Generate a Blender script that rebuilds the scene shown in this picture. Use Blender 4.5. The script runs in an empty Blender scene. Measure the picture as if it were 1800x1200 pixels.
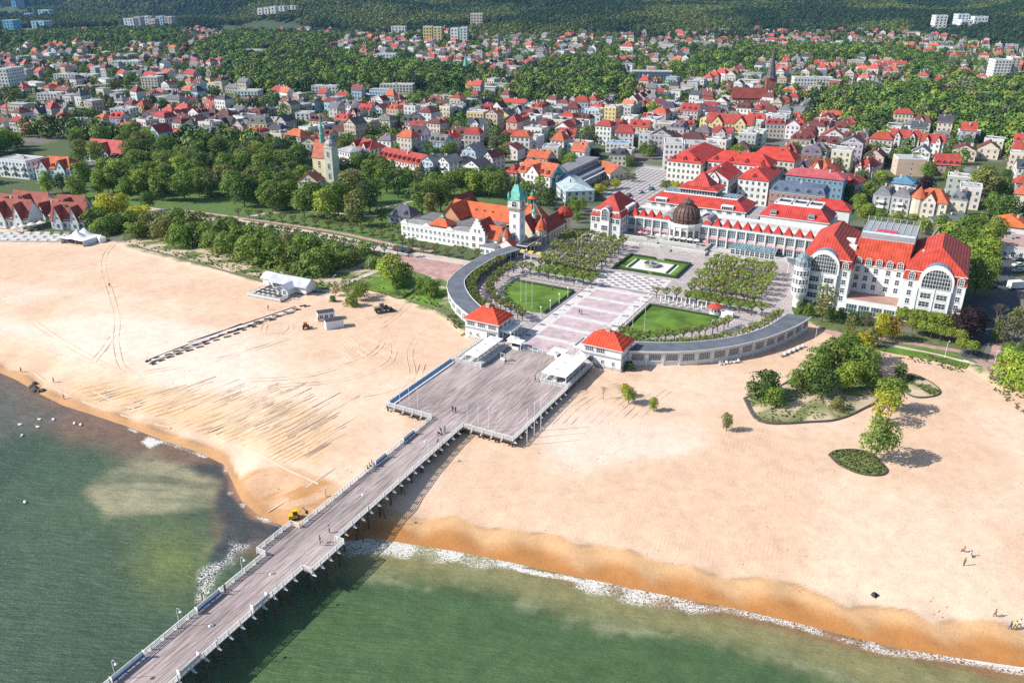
import bpy, math, random
import numpy as np
from mathutils import Matrix, Vector
# ---------------------------------------------------------------- camera, world, sun, exposure
SC = bpy.context.scene
COL = SC.collection
R = math.radians
CH = 100.0                      # camera height above the sea, metres
FPX, CX, CY, HOR = 1440.0, 900.0, 600.0, -34.0
PITCH = math.atan((CY - HOR) / FPX)
cam = bpy.data.cameras.new('camera')
cam.sensor_width = 36; cam.lens = FPX / 1800 * 36
cam.clip_start = 1; cam.clip_end = 30000
co = bpy.data.objects.new('camera', cam); COL.objects.link(co)
co.location = (0, 0, CH); co.rotation_euler = (math.pi / 2 - PITCH, 0, 0)
SC.camera = co
SUN_EL, SUN_AZ = 37.0, 262.0    # compass bearing the light comes from (+Y is north)
wd = bpy.data.worlds.new('World'); SC.world = wd; wd.use_nodes = True
wn = wd.node_tree; wn.nodes.clear()
sky = wn.nodes.new('ShaderNodeTexSky'); sky.sky_type = 'NISHITA'; sky.sun_disc = False
sky.sun_elevation = R(SUN_EL); sky.sun_rotation = R(SUN_AZ)
sky.air_density = 1.0; sky.dust_density = 1.0; sky.ozone_density = 1.5
bg = wn.nodes.new('ShaderNodeBackground'); bg.inputs['Strength'].default_value = 0.115
wo = wn.nodes.new('ShaderNodeOutputWorld')
wn.links.new(sky.outputs[0], bg.inputs[0]); wn.links.new(bg.outputs[0], wo.inputs[0])
sl = bpy.data.lights.new('sun', 'SUN'); sl.energy = 4.9; sl.angle = R(0.5); sl.color = (1.0, 0.95, 0.88)
so = bpy.data.objects.new('sun', sl); COL.objects.link(so)
a_, e_ = R(SUN_AZ), R(SUN_EL)
sd = Vector((math.sin(a_) * math.cos(e_), math.cos(a_) * math.cos(e_), math.sin(e_)))
so.rotation_euler = sd.to_track_quat('Z', 'Y').to_euler(); so.location = (-300, 0, 400)
SC.view_settings.view_transform = 'Standard'; SC.view_settings.look = 'None'
SC.view_settings.exposure = 0.56; SC.view_settings.gamma = 1.0; SC.view_settings.use_curve_mapping = False
SC.render.engine = 'CYCLES'
try:
 SC.cycles.use_denoising = False
 SC.cycles.max_bounces = 5; SC.cycles.diffuse_bounces = 2; SC.cycles.glossy_bounces = 2
 SC.cycles.transmission_bounces = 2; SC.cycles.transparent_max_bounces = 4; SC.cycles.volume_bounces = 0
except Exception:
 pass
rng = random.Random(7)
nr = np.random.RandomState(11)

# ---------------------------------------------------------------- places: reading the survey of the photograph
def P(x, y, z=0.0):
 dx = (x - CX) / FPX; dy = -(y - CY) / FPX
 r = (dx, math.cos(PITCH) + dy * math.sin(PITCH), -math.sin(PITCH) + dy * math.cos(PITCH))
 t = (z - CH) / r[2]
 return (r[0] * t, r[1] * t)
def PX(X, Y, Z=0.0):
 Z = Z - CH
 d = Y * math.cos(PITCH) - Z * math.sin(PITCH); u = Y * math.sin(PITCH) + Z * math.cos(PITCH)
 return CX + FPX * X / d, CY - FPX * u / d
def HT(b, ty, zb=4.0):           # height of a point standing above ground pixel b and seen at row ty
 X, Y = P(b[0], b[1], zb); lo, hi = zb, zb + 400
 for _ in range(40):
  m = (lo + hi) / 2
  if PX(X, Y, m)[1] > ty: lo = m
  else: hi = m
 return lo
AZ = 28.5
AO = P(930, 617, 4.0); CA, SA = math.cos(R(AZ)), math.sin(R(AZ))
ARZ = -R(AZ)
def W(u, v):                     # plaza axes -> world
 return (AO[0] + u * CA + v * SA, AO[1] - u * SA + v * CA)
def UV(px, py, z=4.0):
 X, Y = P(px, py, z); dx, dy = X - AO[0], Y - AO[1]
 return dx * CA - dy * SA, dx * SA + dy * CA

# smooth value noise on arrays
_tab = nr.rand(8, 257, 257)
def vn(x, y, s, k=0):
 x = np.asarray(x, float) / s + 1000.3; y = np.asarray(y, float) / s + 1000.7
 xi = np.floor(x).astype(int); yi = np.floor(y).astype(int); fx = x - xi; fy = y - yi
 fx = fx * fx * (3 - 2 * fx); fy = fy * fy * (3 - 2 * fy); t = _tab[k % 8]
 a = t[xi % 256, yi % 256]; b = t[(xi + 1) % 256, yi % 256]; c = t[xi % 256, (yi + 1) % 256]; d = t[(xi + 1) % 256, (yi + 1) % 256]
 return (a * (1 - fx) + b * fx) * (1 - fy) + (c * (1 - fx) + d * fx) * fy
def fbm(x, y, s, k=0, o=4):
 v = 0; a = 1; n = 0
 for i in range(o): v = v + a * vn(x, y, s / 2 ** i, k + i); n += a; a *= 0.5
 return v / n
def sst(a, b, x): t = np.clip((x - a) / (b - a), 0, 1); return t * t * (3 - 2 * t)
def sdf(poly, x, y):             # signed distance to polygon, negative inside
 x = np.asarray(x, float); y = np.asarray(y, float)
 d = np.full(x.shape, 1e18); s = np.ones(x.shape); n = len(poly)
 for i in range(n):
  ax, ay = poly[i]; bx, by = poly[i - 1]; ex, ey = bx - ax, by - ay
  wx, wy = x - ax, y - ay
  t = np.clip((wx * ex + wy * ey) / (ex * ex + ey * ey + 1e-12), 0, 1)
  d = np.minimum(d, (wx - ex * t) ** 2 + (wy - ey * t) ** 2)
  c1 = y >= ay; c2 = y < by; c3 = ex * wy > ey * wx
  f = (c1 & c2 & c3) | (~c1 & ~c2 & ~c3); s = np.where(f, -s, s)
 return s * np.sqrt(d)
def inside(poly, x, y): return float(sdf(poly, np.array([x]), np.array([y]))[0]) < 0

SHORE = [P(*q, 0) for q in [(-900, 420), (-400, 560), (-150, 612), (0, 655), (30, 668), (70, 692), (110, 712), (160, 728), (220, 748), (290, 775), (350, 795), (392, 815), (408, 845), (425, 880), (455, 905), (500, 925), (560, 942), (610, 950), (660, 945), (720, 956), (800, 968), (900, 988), (960, 1002), (1050, 1020), (1100, 1031), (1200, 1052), (1280, 1066), (1400, 1094), (1500, 1120), (1600, 1142), (1700, 1158), (1800, 1172), (2200, 1225), (3200, 1330)]]
INL = [P(*q, 3.4) for q in [(-900, 330), (-300, 380), (0, 398), (90, 415), (210, 428), (250, 442), (400, 480), (500, 508), (580, 514), (650, 505), (720, 535), (780, 556), (830, 594), (1030, 632), (1120, 626), (1300, 612), (1427, 560), (1480, 585), (1560, 612), (1700, 642), (1760, 680), (1900, 720), (2400, 800)]]
HILL = [P(*q, 4) for q in [(-1500, 12), (-300, 9), (0, 9), (150, 17), (330, 27), (420, 36), (480, 44), (560, 52), (640, 52), (720, 58), (900, 70), (1050, 68), (1250, 60), (1500, 60), (1640, 66), (1740, 80), (1800, 95), (2100, 105), (3000, 110)]]
SHX, SHY = np.array([p[0] for p in SHORE]), np.array([p[1] for p in SHORE])
INX, INY = np.array([p[0] for p in INL]), np.array([p[1] for p in INL])
HT_T = np.array([p[0] / p[1] for p in HILL]); HT_Y = np.array([p[1] for p in HILL])
def hills(X, Y):
 yb = np.interp(X / np.maximum(Y, 1), HT_T, HT_Y)
 e = np.maximum(Y - yb, 0)
 z = 150 * (1 - np.exp(-e / 1300.0)) + e * 0.02
 z = z + sst(0, 700, e) * (fbm(X, Y, 700, 2, 3) - 0.45) * 210
 return np.minimum(np.maximum(z, 0), 300)
def GZ(X, Y):
 X = np.asarray(X, float); Y = np.asarray(Y, float)
 d = (Y - np.interp(X, SHX, SHY)) * 0.93
 z = np.where(d < 0, np.maximum(d * 0.07, -3), np.where(d < 10, d * .09, 0.9 + 2.3 * (1 - np.exp(-(np.maximum(d, 10) - 10) / 15))))
 e = Y - np.interp(X, INX, INY)
 z = z + sst(-3, 3, e) * (3.9 - z)
 return z + hills(X, Y)
def gz(X, Y): return float(GZ(np.array([X]), np.array([Y]))[0])
def G(px, py):                   # ground point (x, y, z) seen at a pixel of the photograph
 z = 3.0
 for _ in range(6):
  X, Y = P(px, py, z); z = gz(X, Y)
 return X, Y, z

# ---------------------------------------------------------------- materials
def nt(name):
 m = bpy.data.materials.new(name); m.use_nodes = True; t = m.node_tree; t.nodes.clear()
 o = t.nodes.new('ShaderNodeOutputMaterial'); b = t.nodes.new('ShaderNodeBsdfPrincipled')
 t.links.new(b.outputs[0], o.inputs[0]); return m, t, b
def N(t, k, **kw):
 n = t.nodes.new('ShaderNode' + k)
 for a, v in kw.items():
  if a in n.inputs.keys() if hasattr(n.inputs, 'keys') else False: n.inputs[a].default_value = v
  else: setattr(n, a, v)
 return n
def mixc(t, f, a, b, mode='MIX'):
 n = t.nodes.new('ShaderNodeMix'); n.data_type = 'RGBA'; n.blend_type = mode
 for i, s in ((0, f), (6, a), (7, b)):
  if isinstance(s, bpy.types.NodeSocket): t.links.new(s, n.inputs[i])
  else: n.inputs[i].default_value = s if i == 0 or len(s) == 4 else (*s, 1)
 return n.outputs[2]
def ramp(t, s, p0, p1, c0=(0, 0, 0, 1), c1=(1, 1, 1, 1)):
 n = t.nodes.new('ShaderNodeValToRGB'); n.color_ramp.elements[0].position = p0; n.color_ramp.elements[1].position = p1
 n.color_ramp.elements[0].color = c0; n.color_ramp.elements[1].color = c1; t.links.new(s, n.inputs[0]); return n.outputs[0]
def noise(t, scale, detail=3, vec=None, rough=0.55):
 n = N(t, 'TexNoise'); n.inputs['Scale'].default_value = scale; n.inputs['Detail'].default_value = detail; n.inputs['Roughness'].default_value = rough
 if vec: t.links.new(vec, n.inputs['Vector'])
 return n.outputs[0]
def bump(t, b, h, s=0.3, d=0.1):
 n = N(t, 'Bump'); n.inputs['Strength'].default_value = s; n.inputs['Distance'].default_value = d
 t.links.new(h, n.inputs['Height']); t.links.new(n.outputs[0], b.inputs['Normal'])
def mat(name, c=(.5, .5, .5), rough=.8, var=.25, sc=.6, src='c', metal=0, bs=0.0, spec=.3, dirt=True):
 """src: c constant, o object colour, v colour attribute"""
 m, t, b = nt(name); tc = N(t, 'TexCoord')
 if src == 'o': base = N(t, 'ObjectInfo').outputs['Color']
 elif src == 'v': base = N(t, 'VertexColor', layer_name='Col').outputs[0]
 else: base = N(t, 'RGB').outputs[0]; base.default_value = (*c, 1)
 n1 = noise(t, sc, 4, tc.outputs['Object'])
 lo = 1 - var; hi = 1 + var * .55
 f = ramp(t, n1, .3, .72, (lo, lo, lo, 1), (hi, hi, hi, 1))
 t.links.new(mixc(t, 1.0, base, f, 'MULTIPLY'), b.inputs['Base Color'])
 b.inputs['Roughness'].default_value = rough; b.inputs['Metallic'].default_value = metal; b.inputs['Specular IOR Level'].default_value = spec
 if bs: bump(t, b, noise(t, sc * 8, 3, tc.outputs['Object']), bs)
 return m
def mat_rows(name, src='o', c=(.5, .5, .5), step=.35, ax=2, amt=.35, var=.3, rough=.75, wob=0):
 """roof courses / boards: a fine ribbed relief along one object axis"""
 m, t, b = nt(name); tc = N(t, 'TexCoord')
 if src == 'o': base = N(t, 'ObjectInfo').outputs['Color']
 elif src == 'v': base = N(t, 'VertexColor', layer_name='Col').outputs[0]
 else: base = N(t, 'RGB').outputs[0]; base.default_value = (*c, 1)
 w = N(t, 'TexWave', wave_type='BANDS', bands_direction='XYZ'[ax]); w.inputs['Scale'].default_value = .314 / step
 w.inputs['Distortion'].default_value = wob; t.links.new(tc.outputs['Object'], w.inputs['Vector'])
 n1 = noise(t, .35, 5, tc.outputs['Object']); n2 = noise(t, 3.5, 2, tc.outputs['Object'])
 k = mixc(t, 1.0, ramp(t, n1, .32, .7, (1 - var,) * 3 + (1,), (1 + var * .5,) * 3 + (1,)), ramp(t, n2, .3, .7, (.82,) * 3 + (1,), (1.1,) * 3 + (1,)), 'MULTIPLY')
 k2 = mixc(t, 1.0, k, ramp(t, w.outputs[0], 0, .45, (1 - amt,) * 3 + (1,), (1,) * 3 + (1,)), 'MULTIPLY')
 t.links.new(mixc(t, 1.0, base, k2, 'MULTIPLY'), b.inputs['Base Color'])
 b.inputs['Roughness'].default_value = rough; b.inputs['Specular IOR Level'].default_value = .25
 bump(t, b, w.outputs[0], .5, .08); return m
def mat_board(name, src):       # weathered boards: long dark streaks along the grain
 m, t, b = nt(name); tc = N(t, 'TexCoord'); base = N(t, 'ObjectInfo').outputs['Color'] if src == 'o' else N(t, 'VertexColor', layer_name='Col').outputs[0]
 ge = N(t, 'NewGeometry')
 mp = N(t, 'Mapping'); mp.vector_type = 'TEXTURE'; mp.inputs['Rotation'].default_value = (0, 0, -R(AZ)); mp.inputs['Scale'].default_value = (.22, 5, 1); t.links.new(ge.outputs[0], mp.inputs[0])
 mq = N(t, 'Mapping'); mq.vector_type = 'TEXTURE'; mq.inputs['Rotation'].default_value = (0, 0, -R(AZ)); mq.inputs['Scale'].default_value = (6, 14, 1); t.links.new(ge.outputs[0], mq.inputs[0])
 n1 = noise(t, 1.0, 3, mp.outputs[0]); n2 = noise(t, 1.0, 3, mq.outputs[0])
 k = mixc(t, 1.0, ramp(t, n1, .36, .58, (.60, .57, .57, 1), (1.08,) * 3 + (1,)), ramp(t, n2, .35, .65, (.78,) * 3 + (1,), (1.12,) * 3 + (1,)), 'MULTIPLY')
 t.links.new(mixc(t, 1.0, base, k, 'MULTIPLY'), b.inputs['Base Color']); b.inputs['Roughness'].default_value = .85; b.inputs['Specular IOR Level'].default_value = .2; return m
def mat_leaf(name):
 m, t, b = nt(name); oi = N(t, 'ObjectInfo').outputs['Color']; vc = N(t, 'VertexColor', layer_name='Col').outputs[0]
 t.links.new(mixc(t, 1.0, oi, vc, 'MULTIPLY'), b.inputs['Base Color'])
 b.inputs['Roughness'].default_value = .65; b.inputs['Specular IOR Level'].default_value = .25
 tr = N(t, 'BsdfTranslucent'); t.links.new(mixc(t, 1.0, mixc(t, 1.0, oi, vc, 'MULTIPLY'), (1.3, 1.5, .7), 'MULTIPLY'), tr.inputs[0])
 ms = N(t, 'MixShader'); ms.inputs[0].default_value = .28; o = [n for n in t.nodes if n.type == 'OUTPUT_MATERIAL'][0]
 t.links.new(b.outputs[0], ms.inputs[1]); t.links.new(tr.outputs[0], ms.inputs[2]); t.links.new(ms.outputs[0], o.inputs[0])
 return m
def mat_inst(name):              # crowns scattered by geometry nodes: colour comes with each instance
 m, t, b = nt(name); at = N(t, 'Attribute', attribute_type='INSTANCER', attribute_name='tint').outputs['Color']; vc = N(t, 'VertexColor', layer_name='Col').outputs[0]
 t.links.new(mixc(t, 1.0, at, vc, 'MULTIPLY'), b.inputs['Base Color']); b.inputs['Roughness'].default_value = .7; b.inputs['Specular IOR Level'].default_value = .2
 return m
def mat_glass(name, c=(.02, .03, .04), rough=.12):
 m, t, b = nt(name); tc = N(t, 'TexCoord')
 t.links.new(mixc(t, ramp(t, noise(t, .8, 2, tc.outputs['Object']), .4, .6), c, tuple(x * 2.2 + .01 for x in c)), b.inputs['Base Color'])
 b.inputs['Roughness'].default_value = rough; b.inputs['Specular IOR Level'].default_value = .6; return m
M = dict(
 wall=mat('render_wall', src='o', var=.14, sc=.25, rough=.85), roof=mat_rows('tiled_roof', step=.42, ax=2, amt=.3, var=.28),
 seam=mat_rows('seamed_metal_roof', step=.9, ax=0, amt=.35, var=.34, rough=.6), flat=mat('felt_roof', src='o', var=.3, sc=.3, rough=.9),
 paint=mat('painted_wood_white', (.66, .66, .64), var=.15, sc=1.5), trim=mat('white_trim', (.68, .68, .66), var=.1, sc=1),
 frame=mat('window_frame', (.66, .67, .66), var=.1, sc=1), glass=mat_glass('window_glass'), skyglass=mat_glass('roof_glazing', (.05, .11, .14), .15),
 grey=mat('grey_metal', (.30, .31, .32), var=.15, rough=.5), dark=mat('dark_metal', (.05, .055, .06), var=.2, rough=.5), copper=mat('green_copper', (.13, .38, .30), var=.35, sc=1.2, rough=.6),
 stone=mat('stone', (.42, .38, .33), var=.3, sc=.8, bs=.2), brick=mat('brick_wall', src='o', var=.3, sc=1.2, bs=.2), conc=mat('concrete', (.40, .39, .37), var=.25, sc=.6, bs=.1),
 plank=mat_board('deck_boards', 'o'), plankv=mat_board('deck_boards_far', 'v'), timber=mat('old_timber', (.10, .085, .075), var=.4, sc=1.2, bs=.3),
 fabric=mat('white_fabric', (.80, .80, .79), var=.06, sc=.6), blue=mat('blue_paint', (.10, .22, .38), var=.15), obj=mat('painted', src='o', var=.12, sc=2, rough=.5), cloth=mat('cloth', src='o', var=.15, sc=6),
 skin=mat('skin', (.50, .30, .21), var=.05), bark=mat('bark', (.13, .10, .08), var=.35, sc=3, bs=.4), leaf=mat_leaf('leaves'), ileaf=mat_inst('far_leaves'),
 rubber=mat('rubber', (.03, .03, .03), var=.1), water=mat_glass('pond_water', (.06, .09, .10), .05), vc=mat('far_paint', src='v', var=.15, sc=.2),
 lampglass=mat('lamp_glass', (.75, .75, .70), rough=.3), solar=mat_glass('dark_glazing', (.03, .06, .07), .2), curtain=mat('curtain_wall', (.30, .36, .36), var=.1, rough=.3))

# ---------------------------------------------------------------- mesh helpers
class MB:
 def __init__(s): s.v = []; s.f = []; s.m = []; s.k = 0
 def add(s, vs, fs, mi=0):
  b = len(s.v); s.v += [tuple(p) for p in vs]
  for f in fs: s.f.append(tuple(b + i for i in f)); s.m.append(mi)
  return s
 def box(s, x0, x1, y0, y1, z0, z1, mi=0, bottom=False):
  vs = [(x0, y0, z0), (x1, y0, z0), (x1, y1, z0), (x0, y1, z0), (x0, y0, z1), (x1, y0, z1), (x1, y1, z1), (x0, y1, z1)]
  fs = [(0, 1, 5, 4), (1, 2, 6, 5), (2, 3, 7, 6), (3, 0, 4, 7), (4, 5, 6, 7)]
  if bottom: fs.append((3, 2, 1, 0))
  return s.add(vs, fs, mi)
 def prism(s, poly, z0, z1, mi=0, mt=None, bottom=False):
  n = len(poly); vs = [(*p, z0) for p in poly] + [(*p, z1) for p in poly]
  ar = sum(poly[i][0] * poly[(i + 1) % n][1] - poly[(i + 1) % n][0] * poly[i][1] for i in range(n))
  o = 1 if ar > 0 else -1
  for i in range(n):
   j = (i + 1) % n; f = (i, j, n + j, n + i); s.add([vs[q] for q in f], [(0, 1, 2, 3)[::o]], mi)
  s.add([vs[n + i] for i in range(n)], [tuple(range(n))[::o]], mi if mt is None else mt)
  if bottom: s.add(vs[:n], [tuple(range(n))[::-o]], mi)
  return s
 def quad(s, a, b, c, d, mi=0): return s.add([a, b, c, d], [(0, 1, 2, 3)], mi)
 def poly(s, pts, mi=0): return s.add(pts, [tuple(range(len(pts)))], mi)
 def hip(s, x0, x1, y0, y1, z, h, ov=.4, mi=0, rx=None, th=.22, dz=.0, me=None):
  """hipped roof; rx = half length of the ridge (default keeps 45 degree hips)"""
  x0 -= ov; x1 += ov; y0 -= ov; y1 += ov; cx, cy = (x0 + x1) / 2, (y0 + y1) / 2; w, d = x1 - x0, y1 - y0
  if rx is None: rx = abs(w - d) / 2
  if w >= d: r = [(cx - rx, cy, z + h), (cx + rx, cy, z + h)]
  else: r = [(cx, cy - rx, z + h), (cx, cy + rx, z + h)]
  e = [(x0, y0, z), (x1, y0, z), (x1, y1, z), (x0, y1, z)]
  if me is None: me = mi
  b = [(p[0], p[1], z - th) for p in e]
  if w >= d: s.add(e + r, [(0, 1, 5, 4), (1, 2, 5), (2, 3, 4, 5), (3, 0, 4)], mi)
  else: s.add(e + r, [(0, 1, 4), (1, 2, 5, 4), (2, 3, 5), (3, 0, 4, 5)], mi)
  s.add(e + b, [(4, 5, 1, 0), (5, 6, 2, 1), (6, 7, 3, 2), (7, 4, 0, 3), (7, 6, 5, 4)], me)
  return s
 def gable(s, x0, x1, y0, y1, z, h, ov=.35, mi=0, axis='x', th=.18):
  """two slabs meeting at a ridge along axis"""
  T = (lambda a, b, c: (a, b, c)) if axis == 'x' else (lambda a, b, c: (b, a, c))
  a0, a1, b0, b1 = (x0, x1, y0, y1) if axis == 'x' else (y0, y1, x0, x1)
  bm = (b0 + b1) / 2; sl = h / (bm - b0); a0 -= ov; a1 += ov
  for sg, be in ((1, b0 - ov), (-1, b1 + ov)):
   ze = z - ov * sl
   vs = [T(a0, be, ze), T(a1, be, ze), T(a1, bm, z + h), T(a0, bm, z + h)]
   lo = [(p[0], p[1], p[2] - th) for p in vs]
   fs = [(0, 1, 2, 3), (4, 5, 1, 0), (7, 6, 5, 4), (4, 0, 3, 7), (1, 5, 6, 2)]
   if (sg < 0) != (axis == 'y'): fs = [f[::-1] for f in fs]
   s.add(vs + lo, fs, mi)
  return s
 def gwall(s, x0, x1, y0, y1, z0, z1, h, axis='x', mi=0):
  s.box(x0, x1, y0, y1, z0, z1, mi);
  if axis == 'x':
   ym = (y0 + y1) / 2
   s.add([(x0, y0, z1), (x0, y1, z1), (x0, ym, z1 + h)], [(0, 2, 1)], mi); s.add([(x1, y0, z1), (x1, y1, z1), (x1, ym, z1 + h)], [(0, 1, 2)], mi)
  else:
   xm = (x0 + x1) / 2
   s.add([(x0, y0, z1), (x1, y0, z1), (xm, y0, z1 + h)], [(0, 1, 2)], mi); s.add([(x0, y1, z1), (x1, y1, z1), (xm, y1, z1 + h)], [(0, 2, 1)], mi)
  return s
 def lathe(s, cx, cy, prof, n=16, mi=0, a0=0, a1=360, cap=False):
  m = n + 1; full = abs(a1 - a0 - 360) < 1e-6
  if full: m = n
  vs = []
  for r_, z_ in prof:
   for i in range(m):
    a = R(a0 + (a1 - a0) * i / n); vs.append((cx + r_ * math.cos(a), cy + r_ * math.sin(a), z_))
  fs = []
  for k in range(len(prof) - 1):
   for i in range(n):
    j = (i + 1) % m if full else i + 1
    fs.append((k * m + i, k * m + j, (k + 1) * m + j, (k + 1) * m + i))
  if cap: fs.append(tuple((len(prof) - 1) * m + i for i in range(m)))
  return s.add(vs, fs, mi)
 def tube(s, p, q, r0, r1=None, n=6, mi=0, cap=True):
  if r1 is None: r1 = r0
  p = Vector(p); q = Vector(q); d = (q - p).normalized(); a = d.orthogonal().normalized(); b = d.cross(a)
  vs = [p + (a * math.cos(2 * math.pi * i / n) + b * math.sin(2 * math.pi * i / n)) * r0 for i in range(n)] + [q + (a * math.cos(2 * math.pi * i / n) + b * math.sin(2 * math.pi * i / n)) * r1 for i in range(n)]
  fs = [(i, (i + 1) % n, n + (i + 1) % n, n + i) for i in range(n)]
  if cap: fs.append(tuple(range(n, 2 * n)))
  return s.add(vs, fs, mi)
 def ring(s, x0, x1, y0, y1, z0, z1, w, mi=0):
  s.box(x0, x1, y0, y0 + w, z0, z1, mi); s.box(x0, x1, y1 - w, y1, z0, z1, mi)
  s.box(x0, x0 + w, y0 + w, y1 - w, z0, z1, mi); return s.box(x1 - w, x1, y0 + w, y1 - w, z0, z1, mi)
 def mesh(s, name, mats, smooth=False):
  me = bpy.data.meshes.new(name); me.from_pydata(s.v, [], s.f)
  for m in mats: me.materials.append(M[m] if isinstance(m, str) else m)
  if len(mats) > 1: me.polygons.foreach_set('material_index', s.m)
  if smooth: me.polygons.foreach_set('use_smooth', [True] * len(s.f))
  me.update(); return me
 def build(s, name, mats, parent=None, loc=(0, 0, 0), rz=0, color=None, smooth=False, kind=None):
  if isinstance(mats, str): mats = [mats]
  return ob(name, s.mesh(name, mats, smooth), parent, loc, rz, color, kind)
def ob(name, me, parent=None, loc=(0, 0, 0), rz=0, color=None, kind=None):
 o = bpy.data.objects.new(name, me); COL.objects.link(o)
 if parent: o.parent = parent
 o.location = loc; o.rotation_euler = (0, 0, rz)
 if color: o.color = (*color, 1)
 if kind: o['kind'] = kind
 return o
def tag(o, label, cat, group=None):
 o['label'] = label; o['category'] = cat
 if group: o['group'] = group
 return o
def thing(name, label, cat, loc=(0, 0, 0), rz=0, group=None):
 return tag(ob(name, None, None, loc, rz), label, cat, group)
def struct(o): o['kind'] = 'structure'; return o
def dup(root, loc=None, rz=None, label=None, group=None, color=None, scale=None):
 def cp(o, par):
  c = o.copy(); COL.objects.link(c); c.parent = par
  for ch in kids.get(o.name, ()): cp(ch, c)
  return c
 kids = {}
 def scan(o):
  kids[o.name] = list(o.children)
  for ch in o.children: scan(ch)
 scan(root)
 r = cp(root, None)
 if loc is not None: r.location = loc
 if rz is not None: r.rotation_euler = (0, 0, rz)
 if label: r['label'] = label
 if group: r['group'] = group
 if color:
  r.color = (*color, 1)
 if scale: r.scale = (scale,) * 3
 return r
def npmesh(name, V, F, mats, cols=None, smooth=False, extra=None):
 """V (n,3) and F (m,4) or (m,3) arrays -> mesh; cols (n,3) linear"""
 me = bpy.data.meshes.new(name); V = np.asarray(V, np.float32); F = np.asarray(F, np.int32); k = F.shape[1]
 me.vertices.add(len(V)); me.vertices.foreach_set('co', V.ravel())
 me.loops.add(F.size); me.loops.foreach_set('vertex_index', F.ravel())
 me.polygons.add(len(F)); me.polygons.foreach_set('loop_start', np.arange(0, F.size, k, dtype=np.int32))
 try: me.polygons.foreach_set('loop_total', np.full(len(F), k, np.int32))
 except Exception: pass
 for m in mats: me.materials.append(M[m] if isinstance(m, str) else m)
 me.update(calc_edges=True)
 if cols is not None:
  at = me.color_attributes.new('Col', 'FLOAT_COLOR', 'POINT'); c4 = np.ones((len(V), 4), np.float32); c4[:, :3] = cols; at.data.foreach_set('color', c4.ravel())
 for nm, a in (extra or {}).items():
  at = me.attributes.new(nm, 'FLOAT', 'POINT'); at.data.foreach_set('value', np.asarray(a, np.float32))
 me.polygons.foreach_set('use_smooth', np.full(len(F), bool(smooth)))
 return me
def gridF(nr_, nc):
 i = np.arange(nr_ - 1)[:, None] * nc + np.arange(nc - 1)[None, :]; i = i.ravel()
 return np.stack([i, i + 1, i + nc + 1, i + nc], 1)
def poly_sheet(name, pts, z, m, color=None, th=0, parent=None):
 mb = MB(); mb.prism([p[:2] for p in pts], z - max(th, .02), z, 0); return mb.build(name, [m], parent, color=color)
def catmull(pts, n):
 P_ = [np.array(p, float) for p in pts]; P_ = [2 * P_[0] - P_[1]] + P_ + [2 * P_[-1] - P_[-2]]; out = []
 for i in range(1, len(P_) - 2):
  for k in range(20):
   t = k / 20; a, b, c, d = P_[i - 1:i + 3]
   out.append(.5 * ((2 * b) + (-a + c) * t + (2 * a - 5 * b + 4 * c - d) * t * t + (-a + 3 * b - 3 * c + d) * t ** 3))
 out.append(P_[-2]); out = np.array(out); s = np.r_[0, np.cumsum(np.linalg.norm(np.diff(out, axis=0), axis=1))]
 q = np.linspace(0, s[-1], n + 1); return np.stack([np.interp(q, s, out[:, k]) for k in range(out.shape[1])], 1)

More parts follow.
